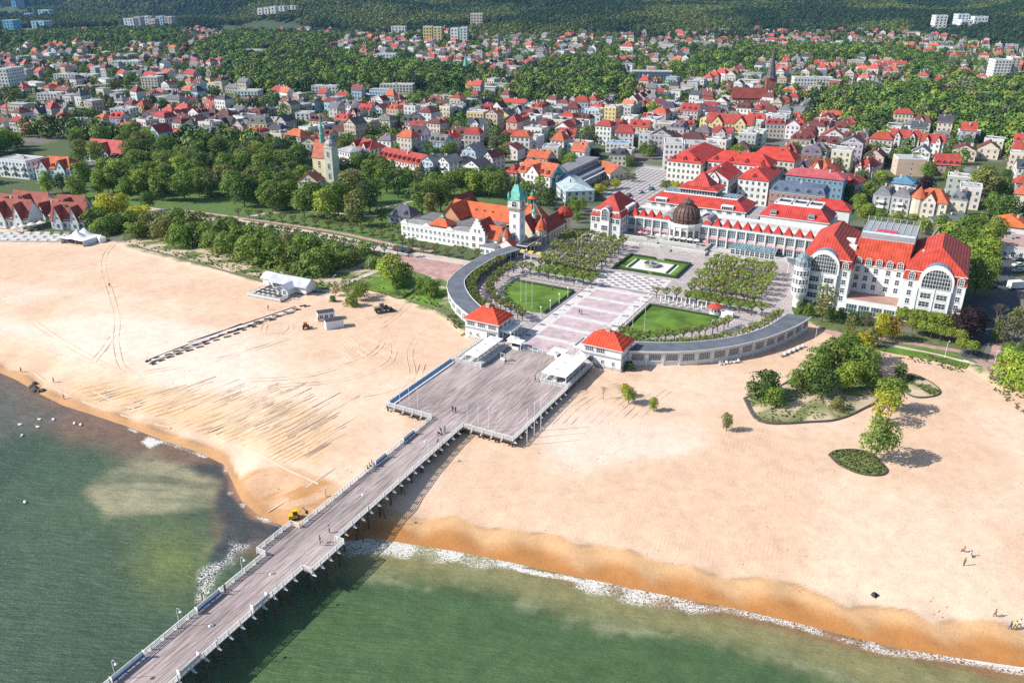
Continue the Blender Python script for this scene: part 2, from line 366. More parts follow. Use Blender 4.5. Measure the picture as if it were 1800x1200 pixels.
# ---------------------------------------------------------------- ground, beach and sea
PARK = [(150, 395), (110, 330), (150, 300), (300, 262), (420, 255), (520, 268), (560, 300), (620, 300), (760, 325), (890, 330), (900, 352), (800, 362), (760, 385), (705, 400), (705, 440), (560, 425), (440, 395), (300, 372), (230, 385)]
def build_ground():
 rows = np.r_[np.arange(60, 330, .55), 330 * (1.0125 ** np.arange(0, 290))]
 nc = 470; tt = np.linspace(-1.06, 1.06, nc); tt[0] = -2.6; tt[-1] = 2.6
 Yg = np.repeat(rows, nc); Xg = np.tile(tt, len(rows)) * np.maximum(Yg, 60)
 Z = GZ(Xg, Yg); d = (Yg - np.interp(Xg, SHX, SHY)) * .93; e = Yg - np.interp(Xg, INX, INY)
 dd = Yg * math.cos(PITCH) - (Z - CH) * math.sin(PITCH); uu = Yg * math.sin(PITCH) + (Z - CH) * math.cos(PITCH)
 sx = CX + FPX * Xg / dd; sy = CY - FPX * uu / dd
 n1 = fbm(Xg, Yg, 26, 0, 4); n2 = fbm(Xg, Yg, 5, 3, 3); n3 = vn(Xg, Yg, 1.6, 5)
 land = sst(2, 6, d) * (1 - sst(-4, 0, e))
 Z = Z + land * ((n2 - .5) * .22 + (n3 - .5) * .06)
 # cusps in the wet sand
 Z = Z + (1 - sst(8, 14, d)) * sst(0, 3, d) * .18 * np.sin(Xg * .55 + 2 * vn(Xg, Yg, 14, 1))
 C = np.zeros((len(Xg), 3))
 dry = np.array([.66, .49, .36]); dry2 = np.array([.61, .425, .295]); pale = np.array([.70, .60, .51])
 f = sst(.38, .62, n1)[:, None]; C[:] = dry * (1 - f) + dry2 * f
 f = (sst(.45, .6, fbm(Xg, Yg, 40, 6, 2)) * .7 * sst(10, 22, d) * (1 - sst(40, 70, d)))[:, None]; C = C * (1 - f) + pale * f
 C *= (1 + (n3 - .5) * .10 + (n2 - .5) * .12)[:, None]
 edge = 7.4 + (fbm(Xg, Yg, 9, 4, 3) - .5) * 4.5 + 1.5 * np.abs(np.sin(Xg * .21 + 1.5 * vn(Xg, Yg, 20, 1)))
 lf = sst(-20, -60, Xg); edge = edge * (1 - lf * .68)
 w = 1 - sst(-.6, .6, d - edge); ww = (1 - sst(1.2, 5.5, d + (n2 - .5) * 2 - 2.6 * np.abs(np.sin(Xg * .21 + 1.5 * vn(Xg, Yg, 20, 1))) + 1))
 wet = np.array([.56, .345, .175]); deep = np.array([.42, .19, .06])
 ww = ww * (1 - lf * .6); C = C * (1 - w[:, None]) + wet * w[:, None]; C = C * (1 - ww[:, None]) + deep * ww[:, None]
 lip = np.exp(-((d - edge) / .5) ** 2) * sst(.4, .7, vn(Xg, Yg, 3, 2)) * .5; C = C * (1 - lip[:, None]) + np.array([.22, .13, .06]) * lip[:, None]
 # dug wet sand beside the pier
 q = sst(6, -6, sdf([(440, 830), (500, 815), (600, 855), (520, 925), (430, 905), (415, 850)], sx + (n2 - .5) * 30, sy)) ; q = q * (.55 + .45 * sst(.4, .6, fbm(Xg + Yg * .5, (Yg - Xg * .5) * 3, 6, 1, 3))); C = C * (1 - q[:, None]) + np.array([.46, .24, .10]) * q[:, None]
 # raked field tone
 q = sst(14, -14, sdf([(110, 670), (300, 680), (520, 700), (590, 745), (560, 820), (480, 800), (320, 745), (150, 700)], sx, sy)) * .6; C = C * (1 - q[:, None]) + np.array([.60, .40, .21]) * q[:, None]
 # lines the rakes left: a line number and a strength for every point
 tq = np.clip((sy - 720) / 300, -.3, 1.2); rk = (sx - (860 - 170 * tq)) / (620 + 140 * tq) * 95 + (n1 - .5) * 3; rs = sst(5, 40, sx - (860 - 170 * tq)) * sst(690, 760, sy) * sst(1, 3, d - edge) * .36 * sst(1560, 1300, sx) * (.35 + .65 * sst(.4, .6, fbm(Xg, Yg, 22, 2, 2)))
 q = sst(6, -8, sdf([(120, 676), (300, 684), (480, 700), (590, 742), (560, 812), (520, 822), (420, 785), (300, 742), (170, 706)], sx, sy)); lk = (sy + (sx - 120) * (.20 + .19 * (sx - 120) / 460)) / 7.5 + (n1 - .5) * 1.5; rk = np.where(q > 0, lk, rk); rs = np.where(q > 0, q * 2.6 * sst(.3, .5, vn(Xg * .35, Yg, 3, 6)), rs)
 # inland
 g = np.array([.075, .105, .038]); ci = np.array([.16, .15, .13]); nn = fbm(Xg, Yg, 30, 5, 4)
 f = sst(.33, .48, nn)[:, None]; inl = ci * (1 - f) + g * f
 f = sst(900, 1500, Yg)[:, None] * .8; inl = inl * (1 - f) + np.array([.045, .065, .03]) * f
 pk = sst(4, -4, sdf(PARK, sx, sy))[:, None]; inl = inl * (1 - pk) + np.array([.085, .15, .035]) * (1 + (n2[:, None] - .5) * .5) * pk
 dune = [(205, 428), (260, 410), (700, 455), (830, 470), (800, 560), (720, 545), (640, 500), (580, 518), (400, 482)]
 dk = sst(5, -5, sdf(dune, sx, sy))[:, None]; gm = sst(.42, .56, fbm(Xg, Yg * 1.6, 6, 2, 4))[:, None]; dn = np.array([.50, .40, .28]) * (1 - gm) + np.array([.12, .17, .05]) * gm
 inl = inl * (1 - dk) + dn * dk
 rt = sst(4, -4, sdf([(1440, 585), (1540, 596), (1700, 632), (1760, 640), (1850, 700), (1900, 760), (1760, 700), (1700, 650), (1560, 625)], sx, sy))[:, None]; inl = inl * (1 - rt) + dn * rt
 sq = sst(4, -4, sdf([(1060, 340), (1130, 290), (1200, 300), (1215, 345), (1120, 372), (1080, 372)], sx, sy))[:, None]; inl = inl * (1 - sq) + np.array([.40, .38, .38]) * sq
 hl = sst(.1, 5, hills(Xg, Yg))[:, None]; inl = inl * (1 - hl) + np.array([.03, .055, .022]) * hl
 field = sst(4, -4, sdf([(40, 66), (290, 66), (330, 74), (180, 76), (40, 78)], sx, sy))[:, None]; inl = inl * (1 - field) + np.array([.13, .14, .06]) * field
 f = sst(-1.2, 1.2, e + (n2 - .5) * 3)[:, None]; C = C * (1 - f) + inl * f
 V = np.stack([Xg, Yg, Z], 1)
 m, t, b = nt('ground'); tc = N(t, 'TexCoord'); vc = N(t, 'VertexColor', layer_name='Col').outputs[0]
 sp = noise(t, 2.6, 5, tc.outputs['Object'], .75); s2 = noise(t, .5, 3, tc.outputs['Object'])
 k = mixc(t, 1.0, ramp(t, sp, .34, .56, (.84, .82, .80, 1), (1.04, 1.04, 1.04, 1)), ramp(t, s2, .3, .7, (.92,) * 3 + (1,), (1.05,) * 3 + (1,)), 'MULTIPLY')
 at = N(t, 'Attribute', attribute_name='rk').outputs['Fac']; fr = N(t, 'Math', operation='PINGPONG'); t.links.new(at, fr.inputs[0]); fr.inputs[1].default_value = .5
 gv = N(t, 'Math', operation='MULTIPLY'); t.links.new(ramp(t, fr.outputs[0], .02, .20, (1,) * 4, (0, 0, 0, 1)), gv.inputs[0]); t.links.new(N(t, 'Attribute', attribute_name='rs').outputs['Fac'], gv.inputs[1])
 g2 = N(t, 'Math', operation='MULTIPLY'); t.links.new(gv.outputs[0], g2.inputs[0]); t.links.new(ramp(t, noise(t, .3, 4, tc.outputs['Object']), .35, .6), g2.inputs[1])
 t.links.new(mixc(t, g2.outputs[0], mixc(t, 1.0, vc, k, 'MULTIPLY'), mixc(t, 1.0, vc, (.70, .60, .48), 'MULTIPLY')), b.inputs['Base Color'])
 wa = N(t, 'Attribute', attribute_name='wet').outputs['Fac']; t.links.new(ramp(t, wa, 0, 1, (.95,) * 3 + (1,), (.42,) * 3 + (1,)), b.inputs['Roughness'])
 b.inputs['Specular IOR Level'].default_value = .3; bump(t, b, sp, .38, .18)
 o = struct(ob('ground', npmesh('ground', V, gridF(len(rows), nc), [m], C, True, {'wet': np.clip(w * .4 + ww, 0, 1), 'rk': rk, 'rs': rs})))
build_ground()
def build_sea():
 rows = np.r_[-6000, -1500, -300, 0, 40, np.arange(60, 262, .6), 300, 500, 900]; nc = 520; tt = np.linspace(-1.0, .95, nc)
 Yg = np.repeat(rows, nc); sc_ = np.maximum(Yg, 60); Xg = np.tile(tt, len(rows)) * sc_
 ends = np.tile(np.r_[-1, np.zeros(nc - 2), 1], len(rows)); Xg = np.where(ends != 0, ends * 7000, Xg)
 d = -(Yg - np.interp(Xg, SHX, SHY)) * .93
 dd = Yg * math.cos(PITCH) + CH * math.sin(PITCH); uu = Yg * math.sin(PITCH) - CH * math.cos(PITCH); dd = np.maximum(dd, 5)
 sx = CX + FPX * Xg / dd; sy = CY - FPX * uu / dd
 n1 = fbm(Xg, Yg, 16, 1, 4); n2 = fbm(Xg, Yg, 4, 2, 3); n3 = fbm(Xg, Yg, 60, 4, 3)
 wx = sx + (n1 - .5) * 46; wy = sy + (fbm(Xg, Yg, 14, 6, 4) - .5) * 38 + (n2 - .5) * 10
 C = np.zeros((len(Xg), 3)); C[:] = (.060, .108, .042)
 def blend(f, c):
  nonlocal C
  f = np.clip(f, 0, 1)[:, None]; C = C * (1 - f) + np.array(c) * f
 L = sx + (sy - 950) * .95 < 560          # left of the pier
 blend(L * 1.0, (.048, .088, .048))
 blend(sst(.40, .62, n3) * L * .7, (.032, .066, .038))
 blend(np.exp(-(((wx - 300) / 70) ** 2 + ((wy - 990) / 60) ** 2)) * L, (.125, .16, .048))
 blend(np.exp(-(((wx - 230) / 110) ** 2 + ((wy - 900) / 40) ** 2)) * .4 * L, (.13, .16, .07))
 blend(sst(100, 0, wx + (wy - 700) * .1) * .35 * L, (.03, .05, .04))
 # right side: olive shallows then green
 blend((1 - L) * sst(.42, .6, n3) * .5, (.066, .125, .042))
 sh = (1 - L) * (1 - sst(5.5, 12.5, d + (n1 - .5) * 8 - np.clip((sx - 900) / 900, 0, 1) * 2)); blend(sh * .9, (.235, .215, .095))
 blend((1 - L) * np.exp(-((d - 10.5 + (n1 - .5) * 9) / 1.6) ** 2) * sst(.42, .62, n2) * .7, (.24, .25, .14))
 blend((1 - L) * (1 - sst(.8, 4.6, d + (n2 - .5) * 3)) * .85 * sst(760, 1250, sx), (.24, .115, .055))
 # left: brown strip, navy patch, pale plume
 br = L * (1 - sst(4, 17, d + (n1 - .5) * 12)); blend(br * .9, (.19, .11, .075))
 blend(L * sst(10, -25, sdf([(-40, 640), (60, 690), (120, 720), (90, 760), (0, 790), (-40, 800)], wx, wy)) * .8, (.10, .10, .085))
 pl = sst(10, -14, sdf([(145, 868), (190, 815), (270, 790), (340, 820), (395, 850), (385, 890), (300, 905), (210, 912), (170, 925), (160, 900)], wx, wy))
 st = .40 + .60 * sst(.36, .62, fbm(Xg * .4 + Yg * .3, Yg * 1.8, 7, 3, 4)); blend(pl * st * .9, (.30, .275, .165))
 blend(L * sst(8, -10, sdf([(335, 975), (400, 925), (430, 915), (425, 935), (350, 980)], wx, wy)) * .6, (.20, .18, .10))
 blend(L * sst(9, -12, sdf([(318, 822), (360, 816), (412, 822), (416, 850), (440, 905), (500, 925), (490, 955), (445, 955), (405, 980), (372, 1020), (345, 1045), (352, 1000), (388, 930), (378, 885), (392, 850), (350, 832)], wx, wy)) * .9, (.035, .046, .052))
 pk = L * sst(10, -8, sdf([(385, 806), (440, 830), (500, 890), (505, 930), (465, 922), (425, 905), (408, 870), (404, 838)], wx, wy)); blend(pk * .9, (.36, .19, .115))
 wide = 5.6 - 3.2 * sst(1150, 1300, sx); foam = .56 * (1 - L) * (1 - sst(wide * .35, wide, d + (n1 - .5) * 3.4)) * (1 - .30 * sst(1180, 1250, sx)) * sst(.26, .44, vn(Xg, Yg, 13, 3) + .08)
 foam = np.maximum(foam, (1 - L) * .8 * np.exp(-((d - .7 - n2) / .5) ** 2) * (sx > 600) * sst(1350, 1100, sx) * sst(.3, .5, vn(Xg, Yg, 9, 5) + .1))
 foam = np.maximum(foam, np.exp(-((wy - (1158 + (sx - 1680) * .12)) / 4.5) ** 2) * sst(1660, 1700, sx) * 1.1)
 foam = np.maximum(foam, .26 * sst(14, -14, sdf([(340, 1060), (345, 1010), (400, 955), (440, 930), (470, 935), (420, 975), (400, 1020), (360, 1062)], sx + (n2 - .5) * 25, sy)))
 foam = np.maximum(foam, .62 * L * np.exp(-((d - .6) / .5) ** 2) * sst(.5, .7, vn(Xg, Yg, 6, 2)) * sst(60, 200, sx))
 foam = np.maximum(foam, .9 * sst(3, -8, sdf([(246, 778), (262, 766), (288, 778), (262, 789)], sx + (n2 - .5) * 12, sy)))
 foam = np.maximum(foam, .75 * pk * sst(.5, .62, n2)); foam = foam * (.45 + 1.0 * sst(.3, .62, fbm(Xg, Yg, 5, 0, 2)))
 m, t, b = nt('sea'); tc = N(t, 'TexCoord'); vc = N(t, 'VertexColor', layer_name='Col').outputs[0]; fa = N(t, 'Attribute', attribute_name='foam').outputs['Fac']
 vo = N(t, 'TexVoronoi', feature='DISTANCE_TO_EDGE'); vo.inputs['Scale'].default_value = 1.9
 nz = N(t, 'TexNoise'); nz.inputs['Scale'].default_value = 1.1; nz.inputs['Detail'].default_value = 4; t.links.new(tc.outputs['Object'], nz.inputs['Vector'])
 va = N(t, 'VectorMath', operation='MULTIPLY_ADD'); t.links.new(nz.outputs['Color'], va.inputs[0]); va.inputs[1].default_value = (1.6, 1.6, 1.6); t.links.new(tc.outputs['Object'], va.inputs[2]); t.links.new(va.outputs[0], vo.inputs['Vector'])
 web = ramp(t, vo.outputs[0], 0, .26, (1,) * 3 + (1,), (0,) * 3 + (1,))
 sm = N(t, 'Math', operation='MULTIPLY_ADD'); t.links.new(web, sm.inputs[0]); sm.inputs[1].default_value = .8; t.links.new(fa, sm.inputs[2])
 ff = N(t, 'Math', operation='MULTIPLY'); t.links.new(ramp(t, sm.outputs[0], .78, 1.6, (0, 0, 0, 1), (.85, .85, .85, 1)), ff.inputs[0]); t.links.new(ramp(t, fa, .08, .3), ff.inputs[1])
 mp = N(t, 'Mapping'); mp.inputs['Rotation'].default_value = (0, 0, R(14)); mp.inputs['Scale'].default_value = (.35, 1.3, 1); t.links.new(tc.outputs['Object'], mp.inputs[0]); rip = noise(t, .8, 6, mp.outputs[0], .65); fine = noise(t, .22, 6, tc.outputs['Object'], .6)
 wc = mixc(t, 1.0, vc, ramp(t, fine, .3, .7, (.78,) * 3 + (1,), (1.2,) * 3 + (1,)), 'MULTIPLY')
 t.links.new(mixc(t, ff.outputs[0], wc, (.72, .70, .66)), b.inputs['Base Color'])
 b.inputs['Roughness'].default_value = .38; b.inputs['Specular IOR Level'].default_value = .24; bump(t, b, rip, .85, .7)
 V = np.stack([Xg, Yg, np.zeros(len(Xg))], 1); F = gridF(len(rows), nc)
 keep = (d[F].max(1) > -6) | (Yg[F].max(1) < 60); F = F[keep]
 struct(ob('sea', npmesh('sea', V, F, [m], C, True, {'foam': foam})))
build_sea()
# ---------------------------------------------------------------- shared small builders
ORD = ['first', 'second', 'third', 'fourth', 'fifth', 'sixth', 'seventh', 'eighth', 'ninth', 'tenth', 'eleventh', 'twelfth', 'thirteenth', 'fourteenth', 'fifteenth', 'sixteenth', 'seventeenth', 'eighteenth', 'nineteenth', 'twentieth'] + ['twenty-' + w for w in ('first', 'second', 'third', 'fourth', 'fifth', 'sixth', 'seventh', 'eighth', 'ninth')] + ['thirtieth'] + ['thirty-' + w for w in ('first', 'second', 'third', 'fourth', 'fifth', 'sixth', 'seventh', 'eighth', 'ninth')] + ['fortieth'] + ['forty-' + w for w in ('first', 'second', 'third', 'fourth', 'fifth', 'sixth', 'seventh', 'eighth', 'ninth')]
_wc = {}
def window(parent, x, y, z, w, h, ang=0, cols=2, rows=2, name='window', glass='glass', frame='frame', arch=False):
 k = (round(w, 2), round(h, 2), cols, rows, glass, frame, arch)
 if k not in _wc:
  f = MB(); g = MB(); t = .09; p = -.07
  if arch:
   n = 12; r0, r1 = w / 2, w / 2 - .16; hs = h - w / 2
   for a in range(n):
    A0, A1 = math.pi * a / n, math.pi * (a + 1) / n
    q = [(r0 * math.cos(A0), hs + r0 * math.sin(A0)), (r0 * math.cos(A1), hs + r0 * math.sin(A1)), (r1 * math.cos(A1), hs + r1 * math.sin(A1)), (r1 * math.cos(A0), hs + r1 * math.sin(A0))]
    f.add([(X, -.16, Z) for X, Z in q] + [(X, 0, Z) for X, Z in q], [(0, 1, 2, 3)[::-1], (4, 5, 1, 0)[::-1], (3, 2, 6, 7)[::-1]])
   f.box(-r0, -r1, -.16, 0, 0, hs); f.box(r1, r0, -.16, 0, 0, hs); f.box(-r0, r0, -.16, 0, -.1, 0)
   g.poly([(-r1, -.02, 0), (r1, -.02, 0)] + [(r1 * math.cos(math.pi * a / n), -.02, hs + r1 * math.sin(math.pi * a / n)) for a in range(n + 1)])
   for i in range(1, cols):
    X = -r1 + 2 * r1 * i / cols; f.box(X - .05, X + .05, -.07, 0, 0, hs + math.sqrt(max(r1 * r1 - X * X, 0)))
   for i in range(1, rows + 1):
    Z = h * i / (rows + 1); hw = r1 if Z < hs else math.sqrt(max(r1 * r1 - (Z - hs) ** 2, 0)); f.box(-hw, hw, -.06, 0, Z - .05, Z + .05)
  else:
   f.box(-w / 2, w / 2, p, 0, 0, t, bottom=True); f.box(-w / 2, w / 2, p, 0, h - t, h); f.box(-w / 2, -w / 2 + t, p, 0, t, h - t); f.box(w / 2 - t, w / 2, p, 0, t, h - t)
   f.box(-w / 2 - .08, w / 2 + .08, -.18, 0, -.08, -.005, bottom=True)
   for i in range(1, cols): X = -w / 2 + w * i / cols; f.box(X - .04, X + .04, p + .01, 0, t, h - t)
   for i in range(1, rows): Z = h * i / rows; f.box(-w / 2 + t, w / 2 - t, p + .02, 0, Z - .035, Z + .035)
   g.quad((-w / 2 + t, -.02, t), (w / 2 - t, -.02, t), (w / 2 - t, -.02, h - t), (-w / 2 + t, -.02, h - t))
  _wc[k] = (f.mesh('window_frame', [frame]), g.mesh('window_pane', [glass]))
 a, b = _wc[k]
 o = ob(name, a, parent, (x, y, z), ang); ob('pane', b, o)
 return o
def facade(parent, A, B, z, w, h, n, cols=2, rows=2, m=.0, **kw):
 (ax, ay), (bx, by) = A, B; ang = math.atan2(by - ay, bx - ax)
 for i in range(n):
  t = m + (1 - 2 * m) * (i + .5) / n; window(parent, ax + (bx - ax) * t, ay + (by - ay) * t, z, w, h, ang, cols, rows, **kw)
def slab(name, u0, u1, v0, v1, z, m, color=None, parent=None, th=.03):
 mb = MB(); pts = [W(u0, v0), W(u1, v0), W(u1, v1), W(u0, v1)]; mb.prism(pts, z - th, z); return mb.build(name, [m], parent, color=color)

# ---------------------------------------------------------------- leaves and trees
def leaf_cloud(blobs, n, size, seed, top=1.0, lo=.62, jit=.35):
 """leaf sized faces spread over the outside of a set of ellipsoid clumps"""
 r = np.random.RandomState(seed); V = []; C = []
 wts = np.array([b[3] * b[3] for b in blobs]); wts = wts / wts.sum(); ct = np.array([b[:3] for b in blobs])
 idx = r.choice(len(blobs), n, p=wts); d = r.normal(size=(n, 3)); d /= np.linalg.norm(d, axis=1)[:, None]
 d[:, 2] = np.where(d[:, 2] < -.35, -d[:, 2], d[:, 2])
 rad = np.array([b[3] for b in blobs])[idx] * (1 + r.normal(size=n) * .10); rad *= r.uniform(.8, 1.06, n)
 sq = np.array([b[4] if len(b) > 4 else .85 for b in blobs])[idx]
 c = ct[idx] + d * rad[:, None] * np.stack([np.ones(n), np.ones(n), sq], 1)
 nrm = d + r.normal(size=(n, 3)) * jit; nrm /= np.linalg.norm(nrm, axis=1)[:, None]
 a = np.cross(nrm, r.normal(size=(n, 3))); a /= np.linalg.norm(a, axis=1)[:, None]; b = np.cross(nrm, a)
 s = size * r.uniform(.55, 1.25, n)[:, None]; e = r.uniform(.5, .9, n)[:, None]
 q = np.stack([c - a * s - b * s * e, c + a * s - b * s * e * .6, c + a * s * .8 + b * s * e, c - a * s * .7 + b * s * e], 1)
 cl = np.array(r.uniform(lo, 1.12, len(blobs)))[idx] * r.uniform(.78, 1.15, n)
 hue = r.uniform(.9, 1.12, len(blobs))[idx]
 col = np.stack([cl * hue, cl, cl * .9], 1); return q.reshape(-1, 3), np.repeat(col, 4, 0)
def crown_mesh(name, blobs, n, size, seed, m='leaf', **kw):
 V, C = leaf_cloud(blobs, n, size, seed, **kw); F = np.arange(len(V)).reshape(-1, 4)
 return npmesh(name, V, F, [m], C)
def rblobs(seed, H, W_, base=.28, n=16, r0=.26, squash=1.0, shape='round'):
 r = random.Random(seed); out = []
 for i in range(n):
  t = (i + .5) / n; z = base * H + (1 - base) * H * t * .92
  if shape == 'round': env = math.sin(math.pi * (0.12 + .80 * t)) ** .7
  elif shape == 'cone': env = (1 - t) ** .8
  elif shape == 'column': env = .55 * math.sin(math.pi * (.1 + .85 * t)) ** .5
  else: env = 1 - .4 * t
  a = i * 2.4 + r.uniform(-.5, .5); q = W_ / 2 * env * r.uniform(.35, .80)
  rr = W_ * r0 * r.uniform(.75, 1.15) * (.6 + .5 * env)
  out.append((q * math.cos(a), q * math.sin(a), min(z, H - rr * .7), rr, .85 * squash))
 return out
def trunk_mesh(name, H, r, seed, forks=5, top=.75, spread=.3):
 g = random.Random(seed); mb = MB(); z1 = H * .38
 mb.tube((0, 0, -.3), (0, 0, z1), r, r * .7, 7, cap=False)
 for i in range(forks):
  a = i * 6.28 / forks + g.uniform(-.4, .4); s = H * spread * g.uniform(.5, 1); p = (math.cos(a) * s * .4, math.sin(a) * s * .4, H * .55); q = (math.cos(a) * s, math.sin(a) * s, H * top * g.uniform(.85, 1.05))
  mb.tube((0, 0, z1 - .2), p, r * .55, r * .35, 5, cap=False); mb.tube(p, q, r * .35, r * .12, 5)
 return mb.mesh(name, ['bark'])
# unit trees: 10 m tall, scaled when placed
TREES = {}
for i in range(5): TREES['round%d' % i] = (crown_mesh('crown', rblobs(20 + i, 10, 8.2, .22, 20), 1700, .30, 30 + i), trunk_mesh('trunk', 10, .26, 40 + i))
for i in range(2): TREES['tall%d' % i] = (crown_mesh('crown', rblobs(50 + i, 10, 5.0, .14, 18, .3, 1.1), 1300, .27, 60 + i), trunk_mesh('trunk', 10, .2, 70 + i, spread=.15))
TREES['poplar0'] = (crown_mesh('crown', rblobs(80, 10, 3.4, .06, 16, .34, 1.6, 'column'), 1000, .24, 81), trunk_mesh('trunk', 10, .16, 82, spread=.06))
for i in range(3): TREES['bush%d' % i] = (crown_mesh('crown', rblobs(90 + i, 10, 13, .02, 16, .24, .8, 'flat'), 1700, .42, 95 + i), trunk_mesh('trunk', 10, .22, 99 + i, 6, .6, .3))
for i in range(3):               # loose, half bare trees
 TREES['loose%d' % i] = (crown_mesh('crown', rblobs(110 + i, 10, 8.4, .25, 26, .14), 850, .26, 115 + i, lo=.7), trunk_mesh('trunk', 10, .22, 120 + i, 8, .85, .36))
TREES['ball0'] = (crown_mesh('crown', [(0, 0, 6.8, 3.1, 1.0)], 900, .38, 130, jit=.5), trunk_mesh('trunk', 10, .2, 131, 3, .6, .1))
def bare(seed):
 g = random.Random(seed); mb = MB()
 def br(p, d, l, r, k):
  q = (p[0] + d[0] * l, p[1] + d[1] * l, p[2] + d[2] * l); mb.tube(p, q, r, r * .55, 4, cap=False)
  if k:
   for _ in range(4 if k > 1 else 5):
    e = Vector(d) + Vector((g.uniform(-.75, .75), g.uniform(-.75, .75), g.uniform(-.15, .5))); e.normalize(); br(q, tuple(e), l * .62, r * .5, k - 1)
 br((0, 0, -.2), (0, 0, 1), 3.0, .2, 4); return mb.mesh('branches', ['bark'])
BARE = bare(5)
def pollard(seed):
 g = random.Random(seed); mb = MB(); blobs = []
 mb.tube((0, 0, -.2), (0, 0, 2.2), .2, .17, 6, cap=False)
 for i in range(8):
  a = i * .785 + g.uniform(-.25, .25); s = g.uniform(1.0, 1.7); h = g.uniform(3.1, 3.9)
  p = (math.cos(a) * s * .5, math.sin(a) * s * .5, 2.7); q = (math.cos(a) * s, math.sin(a) * s, h)
  mb.tube((0, 0, 2.0), p, .12, .1, 5, cap=False); mb.tube(p, q, .1, .09, 5, cap=True); mb.tube(q, (q[0] * 1.1, q[1] * 1.1, h + .25), .16, .1, 5)
  blobs.append((q[0] * 1.05, q[1] * 1.05, h + .45, g.uniform(.40, .62), 1.0))
 for i in range(3): blobs.append((g.uniform(-.4, .4), g.uniform(-.4, .4), g.uniform(3.7, 4.2), .5, 1.0))
 return crown_mesh('crown', blobs, 470, .165, seed, lo=.7, jit=.8), mb.mesh('trunk', ['bark'])
POLL = [pollard(200 + i) for i in range(4)]
LEAFCOL = dict(green=(.155, .24, .045), mid=(.19, .265, .06), dark=(.095, .165, .042), deep=(.044, .082, .04), yellow=(.42, .40, .04), lime=(.27, .35, .055), olive=(.21, .22, .08), purple=(.045, .022, .028), grey=(.16, .175, .11), orange=(.36, .25, .05))
def tree(px, py, h, kind, col, label, name='park_tree', w=1.0, group=None, xyz=None):
 X, Y, Z = xyz if xyz else G(px, py); cr, tr = TREES[kind]; s = h / 10
 g = random.Random(int(px * 7 + py * 13)); rz = g.uniform(0, 6.28); c = LEAFCOL[col] if isinstance(col, str) else col; k = g.uniform(.88, 1.12)
 o = thing(name, label, 'tree' if 'tree' in name or 'conifer' in name else 'shrub', (X, Y, Z), rz, group); o.scale = (s * w, s * w, s)
 ob('trunk', tr, o); ob('crown', cr, o, color=tuple(v * k for v in c)); return o

